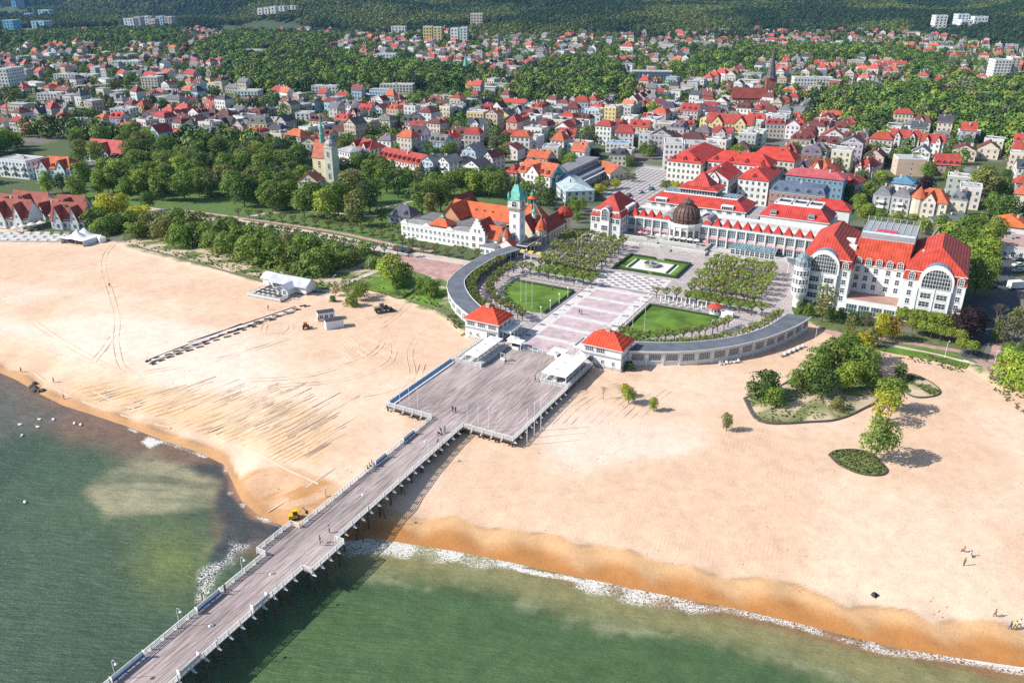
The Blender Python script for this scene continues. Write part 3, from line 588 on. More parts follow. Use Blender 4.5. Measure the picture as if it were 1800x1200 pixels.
# ---------------------------------------------------------------- the plaza
def arc_pts():
 OR = catmull([(27.5, 6.2), (32.2, 8.3), (40.5, 12.8), (46.9, 18), (52.9, 24.8), (58.7, 33.8), (64.1, 46.2), (66.6, 55.5)], 14)
 IR = catmull([(27.3, 12.8), (35.9, 16.8), (43.9, 22.5), (51.4, 30.7), (56.9, 41.8), (59.9, 54.6)], 14)
 OL = catmull([(-20.5, 5.2), (-27.6, 9.7), (-35.6, 15.9), (-43.7, 25.2), (-47.5, 32.8), (-50.1, 45.1), (-50.4, 61.2), (-47.2, 76)], 16)
 IL = catmull([(-19.5, 12.0), (-26, 16.4), (-32, 21.4), (-38.3, 28.2), (-42.7, 35.4), (-44.8, 47.3), (-45.0, 62.2), (-42.2, 73.6)], 16)
 return OR, IR, OL, IL
OR_, IR_, OL_, IL_ = arc_pts()
def build_plaza():
 pave = [(-21, 1)] + [(27.5, 1)] + [tuple((OR_[i] + IR_[i]) / 2) for i in range(15)] + [(62, 60), (58.5, 70), (60, 119), (60, 122), (-34, 122), (-34, 108), (-41, 104), (-43, 80)] + [tuple((OL_[i] + IL_[i]) / 2) for i in range(16, -1, -1)]
 m, t, b = nt('paving'); tc = N(t, 'TexCoord'); br = N(t, 'TexBrick'); mp = N(t, 'Mapping'); mp.inputs['Rotation'].default_value = (0, 0, R(AZ)); mp.inputs['Scale'].default_value = (.22, .22, .22)
 t.links.new(tc.outputs['Object'], mp.inputs[0]); t.links.new(mp.outputs[0], br.inputs['Vector'])
 br.inputs['Color1'].default_value = (.50, .44, .42, 1); br.inputs['Color2'].default_value = (.42, .36, .355, 1); br.inputs['Mortar'].default_value = (.26, .23, .225, 1); br.inputs['Mortar Size'].default_value = .03; br.inputs['Scale'].default_value = 1.0
 k = ramp(t, noise(t, .25, 5, tc.outputs['Object'], .7), .35, .65, (.80,) * 3 + (1,), (1.08,) * 3 + (1,)); t.links.new(mixc(t, 1.0, br.outputs[0], k, 'MULTIPLY'), b.inputs['Base Color']); b.inputs['Roughness'].default_value = .8
 M['paving'] = m
 M['pink'] = mat('pink_paving', (.50, .39, .40), var=.25, sc=.35, rough=.8); M['pale'] = mat('pale_paving', (.60, .56, .54), var=.2, sc=.5, rough=.8)
 M['slate'] = mat('slate_paving', (.22, .20, .20), var=.3, sc=.8); M['lawn'] = mat('lawn', (.115, .21, .025), var=.55, sc=.16, rough=.9, bs=.4); M['hedge'] = mat('hedge', (.035, .07, .02), var=.4, sc=3, bs=.6)
 M['gravel'] = mat('white_gravel', (.68, .66, .63), var=.1, sc=1)
 pl = MB(); pl.prism([W(*p) for p in pave], 3.0, 4.0); p = struct(pl.build('plaza_paving', ['paving']))
 def S(nm, u0, u1, v0, v1, z, mt, th=.03): return slab(nm, u0, u1, v0, v1, z, mt, parent=p, th=th)
 S('promenade_band', -7, 16, .4, 59, 4.012, 'pale', .01)
 for k in range(6):
  v0 = 2.5 + k * 9.3
  S('pink_panel', -3.2, 12.2, v0, v0 + 7.0, 4.024, 'pink', .01)
  for uu in (-6.4, 13.4): S('slate_strip', uu, uu + 1.9, v0 + 6.9, v0 + 8.2, 4.02, 'slate', .01)
  if k < 5:
   for j in range(2): S('drain_cover', 3.5 + j * 2.5, 4.3 + j * 2.5, v0 + 2 + j * 2.6, v0 + 2.5 + j * 2.6, 4.034, 'slate', .01)
 S('slate_strip', -7.3, -6.9, .5, 59, 4.022, 'slate', .01); S('slate_strip', 15.9, 16.3, .5, 59, 4.022, 'slate', .01)
 S('cross_path', -44, 59, 52.3, 53.0, 4.022, 'slate', .01); S('cross_path', -30, 50, 60.4, 61.2, 4.02, 'slate', .01)
 S('chequer_field', -7, 16.5, 61.5, 76.5, 4.012, 'pale', .01)
 for r_ in range(8):
  for c in range(10):
   if (r_ + c) % 2: S('slate_tile', -6 + c * 2.15, -6 + c * 2.15 + 1.75, 62.4 + r_ * 1.7, 62.4 + r_ * 1.7 + 1.35, 4.024, 'slate', .01)
 # lawns, each with its kerb and hedge line
 LL = [(-9, 50), (-9, 27.5), (-13, 26.5), (-19, 28.6), (-25, 32.5), (-29.5, 38), (-31.8, 44), (-31.5, 50)]
 LR = [(18, 50), (40.5, 50), (40.5, 46), (37.5, 38), (33, 31), (27, 25.5), (22, 22.6), (18, 22.2)]
 for pts, w_, q in ((LL, 'round-cornered lawn left of the promenade with flagpoles', 0), (LR, 'round-cornered lawn right of the promenade beside the kiosk', 1)):
  wp = [W(*a) for a in pts]; cx = sum(a[0] for a in wp) / 8; cy = sum(a[1] for a in wp) / 8
  k = MB(); k.prism([(cx + (a[0] - cx) * 1.045, cy + (a[1] - cy) * 1.045) for a in wp], 3.9, 4.12); kb = k.build('lawn_kerb', ['conc'], p)
  l = MB(); l.prism(wp, 3.9, 4.22); l.build('lawn', ['lawn'], p)
 h = MB()
 for pts in (LL, LR):
  for i in range(len(pts)):
   a, b_ = W(*pts[i]), W(*pts[i - 1]); L = math.hypot(a[0] - b_[0], a[1] - b_[1]); an = math.atan2(b_[1] - a[1], b_[0] - a[0])
   if L < 24 and i in (0, 1, 7): pass
   n = (math.sin(an) * .28, -math.cos(an) * .28)
   if i in (0, 1): h.prism([(a[0] - n[0], a[1] - n[1]), (a[0] + n[0], a[1] + n[1]), (b_[0] + n[0], b_[1] + n[1]), (b_[0] - n[0], b_[1] - n[1])], 4.0, 4.75)
 tag(h.build('clipped_hedge', ['hedge']), 'low dark clipped hedge lines edging the two plaza lawns', 'hedge')
 # earth strips under the tree rows and blocks
 for pts in ([(-33, 63), (-8.6, 63), (-8.6, 74), (-30, 76)], [(25, 63), (48, 63), (48, 70), (26, 72)]):
  poly_sheet('grass_bed', [W(*a) for a in pts], 4.03, 'lawn', parent=p, th=.02)
 poly_sheet('arc_path', [W(*q) for q in [(-18.5, 16.5), (-13, 16), (-16, 20), (-24, 25), (-30, 31), (-35, 39), (-37, 47), (-41, 47), (-38, 37), (-33, 28.5), (-26, 21.5)]], 4.015, 'pink', parent=p, th=.01)
 poly_sheet('arc_path', [W(*q) for q in [(22, 16.5), (27, 15.8), (34, 19.5), (42, 25.5), (48.5, 34), (53, 45), (49.5, 46), (45.5, 37), (40, 29), (33, 23), (27, 19.8), (22, 19)]], 4.015, 'pink', parent=p, th=.01)
 # fountain garden
 S('fountain_kerb', -7.4, 17.9, 78.6, 97.6, 4.06, 'conc', .05)
 g = thing('fountain', 'round stone fountain in a white gravel court inside the hedged rectangle', 'fountain', (*W(4.8, 88.2), 4.0), ARZ)
 mb = MB(); mb.lathe(0, 0, [(3.0, 0), (3.05, .25), (2.85, .3), (2.8, 1.05), (3.0, 1.1), (3.0, 1.3), (2.55, 1.3), (2.55, .9)], 12); mb.build('basin', ['stone'], g)
 mb = MB(); mb.lathe(0, 0, [(2.56, .95), (0.01, .95)], 12); mb.build('basin_water', ['water'], g)
 mb = MB(); mb.lathe(0, 0, [(.8, .9), (.5, 1.3), (.9, 1.6), (.95, 1.75), (.2, 1.75), (.3, 2.2), (.05, 2.5)], 10); mb.build('centre_bowl', ['stone'], g)
 k = thing('fountain_garden', 'rectangular lawn ring with clipped hedges around the white fountain court', 'garden', (*W(5.2, 88.1), 4.0), ARZ)
 mb = MB(); mb.ring(-12.0, 12.0, -9.0, 9.0, .05, .22, 3.4); mb.build('lawn_ring', ['lawn'], k)
 mb = MB(); mb.box(-8.5, 8.5, -5.5, 5.5, .05, .12); mb.build('gravel_court', ['gravel'], k)
 def hd(x0, x1, y0, y1, hh=.85):
  mb = MB(); mb.box(x0, x1, y0, y1, .1, hh); mb.build('clipped_hedge', ['hedge'], k)
 hd(-12, -1.5, 8.0, 9.0); hd(1.8, 12, 8.0, 9.0); hd(-12, -11.1, -9, 7.9); hd(11.1, 12, -9, 7.9); hd(-11, 1, -9, -8.2); hd(3, 11, -9, -8.2)
 for a in (-7.2, 7.2):
  mb = MB(); mb.box(a - .35, a + .35, -5.2, 5.2, .1, .5); mb.build('clipped_hedge', ['hedge'], k)
build_plaza()

# pollarded trees on the plaza
def plaza_trees():
 def row(pts, n, label, name='pollarded_tree', sc=1.0, cols=((.18, .205, .065), (.155, .185, .055))):
  c = catmull(pts, n - 1)
  for i, (u, v) in enumerate(c):
   cr, tr = POLL[(i * 7 + n) % 4]; X, Y = W(u + rng.uniform(-.25, .25), v + rng.uniform(-.25, .25)); z = gz(X, Y) + .1 if 'promenade' in label else 4.0
   o = thing(name, label % ORD[i], 'tree', (X, Y, z), rng.uniform(0, 6), None); s = sc * rng.uniform(.88, 1.1); o.scale = (s, s, s)
   ob('trunk', tr, o); k = rng.uniform(.85, 1.15); cc = cols[i % 2]; ob('crown', cr, o, color=tuple(q * k * 1.45 for q in cc))
 row([(-17, 15.5), (-26, 19.3), (-34, 26.5), (-40, 35.5), (-42.6, 47), (-43, 62)], 21, '%s pollarded tree from the pavilion along inner side of left colonnade', sc=.9, cols=((.15, .17, .05), (.13, .15, .04)))
 row([(-12, 19), (-20, 22.5), (-28, 28.5), (-33.5, 36), (-36, 45), (-36, 53)], 17, '%s pollarded tree from the pavilion round the left lawn', sc=.9, cols=((.15, .17, .05), (.13, .15, .04)))
 row([(-36, 57.5), (-5.5, 57.5)], 10, '%s pollarded tree from the left in straight row behind left lawn')
 row([(21, 15.5), (29, 16.8), (37, 21), (45, 28), (51, 37), (55.5, 48), (57.3, 58)], 22, '%s pollarded tree from the pavilion along inner side of right colonnade', sc=.8)
 row([(20, 20.3), (27, 21.5), (34, 26.3), (40.5, 33.8), (45, 44)], 15, '%s pollarded tree from the pavilion round the right lawn', sc=.85)
 row([(17.5, 57.5), (52, 57.5)], 11, '%s pollarded tree from the left in the row behind right lawn')
 for k, v in enumerate((66, 71.5, 77, 82.5, 88, 93.5, 99, 104)):
  row([(-29.5 - k * .9, v), (-10.2 - max(k - 2, 0) * .5, v)], 6 if k else 7, '%s pollarded tree from the left in the ' + ORD[k] + ' row of left plaza block', sc=1.05, cols=((.19, .205, .07), (.16, .185, .055)))
 for k, v in enumerate((65.5, 71, 76.5, 82, 87.5, 93, 98.5)):
  row([(26.5, v), (47.5 - max(k - 4, 0), v)], 7, '%s pollarded tree from the left in the ' + ORD[k] + ' row of right plaza block', sc=1.1, cols=((.17, .215, .045), (.20, .22, .06)))
 a = [UV(*q) for q in [(372, 395), (450, 410), (540, 425), (640, 445), (720, 452)]]; row(a, 22, '%s pollarded tree from the left on the beach side of the promenade', sc=.95, cols=((.17, .16, .075), (.15, .15, .06)))
 a = [UV(*q) for q in [(420, 382), (520, 396), (620, 410), (690, 428), (760, 448), (840, 458)]]; row(a, 22, '%s pollarded tree from the left on the park side of the promenade', sc=.95, cols=((.17, .17, .07), (.16, .15, .06)))
 a = [UV(*q) for q in [(560, 392), (640, 400), (700, 412)]]; row(a, 9, '%s pollarded tree from the left in the rear promenade row', sc=.9)
plaza_trees()

# ---------------------------------------------------------------- sea front: pier, platform
def plank_col(g):
 k = g.choice((.88, .95, 1, 1, 1, 1.05, 1.1)) * g.uniform(.96, 1.04); return (.40 * k, .335 * k * g.uniform(.98, 1.02), .32 * k * g.uniform(.97, 1.04))
def deck(parent, rects, near):
 """rects of boards; the 300 nearest the camera are boards of their own, the rest one mesh"""
 g = random.Random(3); rects.sort(key=near); me = {}
 for r_ in rects[:300]:
  x0, x1, y0, y1, z = r_; k = (round(x1 - x0, 2), round(y1 - y0, 2))
  if k not in me: mb = MB(); mb.box(-k[0] / 2, k[0] / 2, -k[1] / 2, k[1] / 2, -.12, 0); me[k] = mb.mesh('plank', ['plank'])
  ob('plank', me[k], parent, ((x0 + x1) / 2, (y0 + y1) / 2, z + g.uniform(-.008, .008)), color=plank_col(g))
 V, F, C = [], [], []
 for x0, x1, y0, y1, z in rects[300:]:
  b = len(V); z += g.uniform(-.008, .008); V += [(x0, y0, z - .1), (x1, y0, z - .1), (x1, y1, z - .1), (x0, y1, z - .1), (x0, y0, z), (x1, y0, z), (x1, y1, z), (x0, y1, z)]
  F += [(b + a, b + c, b + d, b + e) for a, c, d, e in ((0, 1, 5, 4), (1, 2, 6, 5), (2, 3, 7, 6), (3, 0, 4, 7), (4, 5, 6, 7))]; c = tuple(.6 * q + .4 * m for q, m in zip(plank_col(g), (.40, .335, .32))); C += [c] * 8
 if V: ob('planks', npmesh('planks', V, F, ['plankv'], np.array(C)), parent, kind='stuff')
def rail_mesh(L, strut=False):
 mb = MB(); mb.box(-.08, .08, -.08, .08, -.25, 1.12)
 for z, w in ((1.06, .09), (.72, .045), (.42, .045), (.14, .045)): mb.box(.08, L - .08, -w, w, z - .035, z + .035, bottom=True)
 for i in range(1, 3): mb.box(L * i / 3 - .035, L * i / 3 + .035, -.03, .03, .14, 1.03)
 if strut: mb.box(-.1, .1, -1.0, -.08, -.42, -.25, bottom=True); mb.tube((0, -.95, -.3), (0, -.08, .55), .045, n=4)
 return mb.mesh('railing', ['paint'])
RAIL = {}
def rails(parent, A, B, z, seg=2.6, strut=False, name='railing'):
 (ax, ay), (bx, by) = A, B; L = math.hypot(bx - ax, by - ay); n = max(1, round(L / seg)); s = L / n; k = (round(s, 2), strut)
 if k not in RAIL: RAIL[k] = rail_mesh(s, strut)
 for i in range(n): ob(name, RAIL[k], parent, (ax + (bx - ax) * i / n, ay + (by - ay) * i / n, z), math.atan2(by - ay, bx - ax))
DZ = 4.5
def build_pier():
 rz = ARZ + R(1.75); p = thing('pier', 'long weathered timber pier with white railings running out over the sea', 'pier', (*W(2.3, -46.5), 0), rz)
 hw = 4.25; rects = []; g = random.Random(9); n = 22; w = 2 * hw / n
 for i in range(n):
  y = -126 + g.uniform(0, 4)
  while y < 0:
   l = g.choice((3.5, 5.2, 5.2, 6.4)); y1 = min(y + l, 0)
   if y1 - y > .5: rects.append((-hw + i * w + .012, -hw + (i + 1) * w - .012, y, y1 - .03, DZ))
   y += l
 for sx in (-1, 1):
  for j in range(5):
   x0 = sx * hw + (j * .41 if sx > 0 else -(j + 1) * .41); rects.append((x0 + .01, x0 + .4, -56.8, -52.2, DZ)); rects.append((x0 + .01, x0 + .4, -52.15, -47.6, DZ))
 a, c, s = rz, math.cos(rz), math.sin(rz); ox, oy = W(2.3, -46.5)
 def near(r_):
  x, y = (r_[0] + r_[1]) / 2, (r_[2] + r_[3]) / 2; X, Y = ox + x * c - y * s, oy + x * s + y * c; q = PX(X, Y, DZ); return 1e6 if q[1] > 1215 or q[0] < -20 else math.hypot(math.hypot(X, Y), 95)
 deck(p, rects, near)
 mb = MB(); mb.box(-hw - .05, hw + .05, -126, 0, DZ - .42, DZ - .15, bottom=True); mb.box(-hw - 2.1, -hw - .06, -56.8, -47.6, DZ - .42, DZ - .15, bottom=True); mb.box(hw + .06, hw + 2.1, -56.8, -47.6, DZ - .42, DZ - .15, bottom=True); mb.build('deck_frame', ['timber'], p)
 S = True
 rails(p, (hw, -126), (hw, -56.8), DZ, strut=S); rails(p, (hw, -56.8), (hw + 2.05, -56.8), DZ); rails(p, (hw + 2.05, -56.8), (hw + 2.05, -47.6), DZ, strut=S); rails(p, (hw + 2.05, -47.6), (hw, -47.6), DZ); rails(p, (hw, -47.6), (hw, 0), DZ, strut=S)
 rails(p, (-hw, 0), (-hw, -47.6), DZ, strut=S); rails(p, (-hw, -47.6), (-hw - 2.05, -47.6), DZ); rails(p, (-hw - 2.05, -47.6), (-hw - 2.05, -56.8), DZ, strut=S); rails(p, (-hw - 2.05, -56.8), (-hw, -56.8), DZ); rails(p, (-hw, -56.8), (-hw, -126), DZ, strut=S)
 pm = MB(); pm.tube((0, 0, -3.5), (0, 0, DZ - .6), .2, .18, 7); pm = pm.mesh('pile', ['timber'])
 sm = MB(); sm.tube((.0, -1.6, -.2), (0, 0, DZ - .8), .11, .1, 5); sm = sm.mesh('raking_strut', ['timber'])
 bm = MB(); bm.box(-hw - .2, hw + .2, -.18, .18, DZ - .75, DZ - .43, bottom=True); bm = bm.mesh('cross_beam', ['timber'])
 y = -2.0; k = 0
 while y > -126:
  e = 1.9 if -57 < y < -47 else 0
  for x in (-hw + .3 - e, -1.5, 1.5, hw - .3 + e): ob('pile', pm, p, (x, y, 0))
  ob('cross_beam', bm, p, (0, y, 0));
  if k % 2 == 0: ob('raking_strut', sm, p, (hw - .3 + e, y, 0), R(90)); ob('raking_strut', sm, p, (-hw + .3 - e, y, 0), R(-90))
  y -= 3.9; k += 1
 # small landing stage on the left
 def loc(x, y): return (ox + x * c - y * s, oy + x * s + y * c)
 # lamps
 lamp = thing('pier_lamp', '', 'street lamp', (0, 0, 0)); mb = MB(); mb.tube((0, 0, 0), (0, 0, 3.5), .07, .05, 6)
 pr = [(0, 0, 3.5)] + [(.45 - .45 * math.cos(t), 0, 3.5 + .45 * math.sin(t)) for t in (.5, 1.0, 1.6, 2.2, 2.8)]
 for i in range(5): mb.tube(pr[i], pr[i + 1], .035, n=5)
 mb.box(-.16, .16, -.16, .16, 0, .12); mb.build('pole', ['trim'], lamp)
 mb = MB(); mb.lathe(.88, 0, [(.05, 3.72), (.26, 3.5), (.28, 3.42), (.2, 3.34), (.02, 3.3)], 10); mb.build('lamp_head', ['lampglass'], lamp)
 sp = [(hw - .15, y, 180) for y in (-77, -63.3, -37.2, -14.5)] + [(-hw + .05, y, 0) for y in (-89, -76.8, -62.6)]
 for i, (x, y, r_) in enumerate(sp):
  side = 'right' if x > 0 else 'left'; j = i if x > 0 else i - 4
  lb = 'white hooked lamp, %s from the sea end along the %s rail of the pier' % (ORD[j], side)
  X, Y = loc(x, y); dup(lamp, (X, Y, DZ), rz + R(r_), lb, 'hooked lamps along the pier')
 bpy.data.objects.remove(lamp.children[0]); bpy.data.objects.remove(lamp.children[0]); bpy.data.objects.remove(lamp)
 # benches
 def bench(x, y0, y1, lb, sx):
  o = thing('pier_bench', lb, 'bench', (*loc(x, y0), DZ), rz, 'long benches along the pier'); L = y1 - y0
  mb = MB(); mb.box(0, .5, 0, L, .42, .5, bottom=True); mb.build('seat', ['blue'], o)
  mb = MB(); mb.box(-.06, .02, 0, L, .55, 1.25, bottom=True) if sx < 0 else mb.box(.48, .56, 0, L, .55, 1.25, bottom=True); mb.build('backrest', ['trim'], o)
  for i in range(4): mb = MB(); mb.box(.06, .44, L * i / 3 - (.12 if i == 3 else 0), L * i / 3 + (.12 if i < 3 else 0), 0, .42); mb.build('leg', ['trim'], o)
  for yy in (0, L - .1): mb = MB(); mb.box(-.05, .55, yy, yy + .1, .5, 1.5); mb.build('end_panel', ['trim'], o)
 for k, (y0, y1) in enumerate(((-90, -84), (-73.5, -68.2), (-23.5, -19.2), (-12.8, -8.0))): bench(-hw + .12, y0, y1, 'long blue seated bench, %s from the sea end by the left rail of the pier' % ORD[k], -1)
 for k, (y0, y1) in enumerate(((-84.5, -80.5), (-69, -65.5))): bench(hw - .62, y0, y1, 'long blue bench, %s from the sea end by the right rail of the pier' % ORD[k], 1)
 return loc
PIER = build_pier()
def build_platform():
 p = thing('pier_platform', 'broad square timber platform on piles between the beach pavilions', 'platform', (*W(0, 0), 0), ARZ)
 rects = []; g = random.Random(19); n = 78; w = 35.5 / n
 for i in range(n):
  y = -46.5 - g.uniform(0, 4)
  while y < -.6:
   l = g.choice((4.5, 6, 6, 8)); y0, y1 = max(y, -46.5), min(y + l, -.6)
   if y1 - y0 > .5: rects.append((-15.5 + i * w + .014, -15.5 + (i + 1) * w - .014, y0, y1 - .03, DZ))
   y += l
 deck(p, rects, lambda r_: -0 + r_[2] - (r_[0]) * .3)
 mb = MB(); mb.box(-15.55, 20.05, -46.55, -.6, DZ - .5, DZ - .14, bottom=True); mb.build('deck_frame', ['timber'], p)
 pm = MB(); pm.tube((0, 0, 0), (0, 0, DZ - .5), .2, .2, 6); pm = pm.mesh('pile', ['timber'])
 for i in range(12):
  for x in (-15.2, 19.7, 12, -8): ob('pile', pm, p, (x, -46.2 + i * 3.7, -.1))
 for i in range(9): ob('pile', pm, p, (-15.2 + i * 4.35, -46.2, -.1))
 rails(p, (-15.4, -46.4), (-2.2, -46.4), DZ, strut=True); rails(p, (6.6, -46.4), (19.9, -46.4), DZ, strut=True); rails(p, (19.9, -46.4), (19.9, -17), DZ, strut=True); rails(p, (-15.4, -17), (-15.4, -46.4), DZ, strut=True)
 rails(p, (19.9, -17), (19.9, -.8), DZ); rails(p, (-15.4, -.8), (-15.4, -17), DZ)
 # low sloped wind screen along the left edge
 o = thing('wind_bench', 'long blue sloping bench along the left edge of the platform', 'bench', (*W(-15.0, -45.5), DZ), ARZ)
 mb = MB(); mb.quad((.7, 0, .35), (.7, 28, .35), (0, 28, 1.05), (0, 0, 1.05)); mb.quad((0, 0, .95), (0, 28, .95), (.7, 28, .25), (.7, 0, .25)); mb.build('sloping_panel', [mat('blue_panel', (.20, .34, .52), var=.2)], o)
 mb = MB(); mb.box(.7, 1.1, 0, 28, 0, .3, bottom=True); mb.build('seat', ['trim'], o)
 for i in range(8): mb = MB(); mb.box(.05, .15, i * 3.95, i * 3.95 + .1, 0, .95); mb.build('leg', ['trim'], o)
 # flagpoles and lamps
 def pole(u, v, h, lb, z=DZ, r=.07):
  o = thing('flagpole', lb, 'flagpole', (*W(u, v), z), ARZ); mb = MB(); mb.tube((0, 0, 0), (0, 0, h), r, r * .7, 6); mb.build('mast', ['trim'], o)
  mb = MB(); mb.lathe(0, 0, [(.2, 0), (.2, .15), (.09, .25)], 8); mb.build('base', ['conc'], o); mb = MB(); mb.lathe(0, 0, [(.02, h), (.1, h + .05), (.1, h + .15), (.01, h + .2)], 6); mb.build('finial', ['trim'], o)
 for k, (u, v, h) in enumerate(((-11.8, -45.6, 5.2), (-9.0, -45.6, 6.2), (-6.5, -45.6, 6.2))): pole(u, v, h, 'bare white flagpole, %s from the left at the front left platform corner' % ORD[k])
 for k, (u, v, h) in enumerate(((7.4, -45.6, 5.4), (10.4, -45.6, 6.3), (13.2, -45.6, 6.2))): pole(u, v, h, 'bare white flagpole, %s from the left at the front right platform edge' % ORD[k])
 for k, (u, v) in enumerate(((22.2, -43.8), (22.2, -40.2), (22.2, -36.8))): pole(u, v, 9.3, 'tall white mast, %s from the sea standing outside the right platform rail' % ORD[k], 2.6, .09)
 for k, (u, v) in enumerate(((-20.3, 33.4), (-17.3, 31.2), (-14.2, 29.4))): pole(u, v, 8.6, 'tall white flagpole, %s from the left on the left plaza lawn' % ORD[k], 4.1)
 for k, (u, v) in enumerate(((19.2, 21.5), (22.2, 22.8), (25.3, 24.2))): pole(u, v, 9.4, 'tall white flagpole, %s from the left on the right plaza lawn' % ORD[k], 4.1)
 for k, (u, v) in enumerate(((-15.0, 86), (-13.5, 86))): pole(u - 9, v, 8.5, 'slim white flagpole, %s from the left beside left plaza trees' % ORD[k], 4.0)
build_platform()

# ---------------------------------------------------------------- beach pavilions and colonnades
WHITE = (.69, .69, .68); CREAM = (.68, .60, .42)
ROOF_R = (.62, .085, .04); ROOF_O = (.66, .16, .06)
def pavilion(u0, label, side):
 o = thing('beach_pavilion', label, 'pavilion', (*W(u0, .9), 0), ARZ, 'matching pavilions at the head of the pier')
 mb = MB(); mb.box(.35, 11.45, .35, 8.65, 2.6, 9.45); mb.build('wall', ['wall'], o, color=WHITE)
 mb = MB(); mb.ring(.12, 11.68, .12, 8.88, 6.75, 7.0, .25); mb.build('string_course', ['grey'], o)
 mb = MB(); mb.ring(.2, 11.6, .2, 8.8, 2.6, 3.1, .16); mb.build('plinth', ['conc'], o)
 mb = MB(); mb.hip(.35, 11.45, .35, 8.65, 9.5, 3.5, .65, 0, th=.2, me=1); mb.build('roof', ['seam', 'trim'], o, color=(.66, .075, .03))
 mb = MB(); mb.box(5.3, 6.5, 3.9, 4.7, 12.3, 13.5); mb.box(5.2, 6.6, 3.8, 4.8, 13.5, 13.65); mb.build('chimney', ['stone'], o)
 if side < 0:
  facade(o, (.35, .35), (11.45, .35), 7.5, 2.6, 1.35, 3, 4, 2, .02); facade(o, (.35, .35), (6.4, .35), 4.4, .95, 1.15, 2, 2, 2, .1); window(o, 9.2, .35, 4.6, 3.0, 1.9, 0, 5, 2, name='glazed_door')
  facade(o, (11.45, .35), (11.45, 8.65), 7.5, 2.0, 1.35, 3, 3, 2, .02); facade(o, (11.45, .35), (11.45, 8.65), 4.6, 1.6, 1.9, 3, 2, 2, .02)
  x0, x1 = 11.46, 15.0
 else:
  facade(o, (.35, .35), (7.2, .35), 7.5, 2.5, 1.35, 2, 4, 2, .02); window(o, 2.2, .35, 4.6, 2.4, 1.9, 0, 5, 2, name='glazed_door'); facade(o, (4.2, .35), (11.2, .35), 4.4, .95, 1.25, 2, 2, 2, .05)
  facade(o, (.35, 8.65), (.35, .35), 7.5, 2.0, 1.35, 3, 3, 2, .02); x0, x1 = -3.2, .34
 mb = MB(); mb.box(x0, x1, 1.6, 8.65, 6.85, 7.15, bottom=True); mb.ring(x0, x1, 1.6, 8.65, 7.15, 7.55, .14); mb.build('veranda_roof', ['frame'], o)
 for i in range(4): xx = x1 - .4 if side < 0 else x0 + .1; mb = MB(); mb.tube((xx + .15, 1.9 + i * 2.15, 4.0), (xx + .15, 1.9 + i * 2.15, 6.85), .16, n=8); mb.build('column', ['trim'], o)
pavilion(-22.2, 'white two-storey pavilion with flat orange hipped roof, left of pier head', -1)
pavilion(15.7, 'white two-storey pavilion with flat orange hipped roof, right of pier head', 1)
def colonnade(O, I, label, zt, oe=()):
 o = thing('curved_colonnade', label, 'colonnade', (*W(*O[0]), 0), ARZ, 'curved colonnades round the plaza'); bx, by = O[0]; O = O - O[0] * 1.0; I = I - np.array([bx, by]); n = len(O) - 1
 mb = MB()
 for i in range(n):
  a, b, c, d = O[i], O[i + 1], I[i + 1], I[i]
  mb.add([(*a, zt), (*b, zt), (*c, zt + .15), (*d, zt + .15), (*a, zt - .3), (*b, zt - .3), (*c, zt - .3), (*d, zt - .3)], [(0, 1, 2, 3), (4, 5, 1, 0), (6, 7, 3, 2), (7, 6, 5, 4)])
 f = O[n]; g = I[n]; mb.add([(*O[n], zt), (*I[n], zt + .15), (*I[n], zt - .3), (*O[n], zt - .3)], [(0, 3, 2, 1)]); mb.build('roof', ['flat'], o, color=(.125, .14, .165))
 for P_, s in ((O, 1), (I, -1)):
  mb = MB()
  for i in range(n):
   a, b = Vector(P_[i]), Vector(P_[i + 1]); d = (b - a).normalized(); nn = Vector((d.y, -d.x)) * s * .14; q = [a - nn * .2, a + nn, b + nn, b - nn * .2]
   mb.prism([tuple(v) for v in (q if s < 0 else q[::-1])], zt - .28, zt + (.12 if s > 0 else .27), 0, bottom=True)
  mb.build('cornice', ['trim'], o)
 for i in range(n):           # one wall bay each, with its window and pilaster
  for P_, Q_, s in ((O, I, 1),):
   c0 = (P_[i] * .93 + Q_[i] * .07); c1 = (P_[i + 1] * .93 + Q_[i + 1] * .07)
   inn0 = (P_[i] * .85 + Q_[i] * .15); inn1 = (P_[i + 1] * .85 + Q_[i + 1] * .15)
   mb = MB(); mb.prism([tuple(q) for q in (c0, c1, inn1, inn0)], 2.4, zt - .3); mb.build('wall_bay', ['wall'], o, color=WHITE)
   A, B = (c0, c1); dx, dy = B - A; L = math.hypot(dx, dy); an = math.atan2(dy, dx); out = (dy / L, -dx / L)
   cen = P_.mean(0) * 0 + (Q_[i] - P_[i]); flip = (out[0] * cen[0] + out[1] * cen[1]) > 0
   if flip: A, B = B, A; an = math.atan2(-dy, -dx)
   mx, my = (A + B) / 2
   window(o, mx, my, zt - 2.9, L * .72, 2.0, an, 6, 4)
   mb = MB(); mb.box(-.28, .28, -.22, .05, 2.4, zt - .3); mb.build('pilaster', ['trim'], o, (*A, 0), an)
   mb = MB(); mb.box(-L * .45, L * .45, -.1, .02, zt - 3.25, zt - 3.05, bottom=True); mb.build('sill', ['trim'], o, (mx, my, 0), an)
  c = I[i] * .93 + O[i] * .07; mb = MB(); mb.tube((*c, 3.9), (*c, zt - .3), .17, n=8); mb.build('column', ['trim'], o)
 for Pt in ((O[0], I[0]), (O[n], I[n])):
  a, b = Pt; a = a * .93 + b * .07; d = (b - a) / np.linalg.norm(b - a); nn = np.array([d[1], -d[0]]) * .1; e = a + (b - a) * .5; mb = MB(); mb.prism([tuple(q) for q in (a - nn, e - nn, e + nn, a + nn)], 2.4, zt - .3); mb.build('end_wall', ['wall'], o, color=WHITE)
colonnade(OR_, IR_, 'white curved colonnade with blue-grey roof, sweeping right from right pavilion', 7.5)
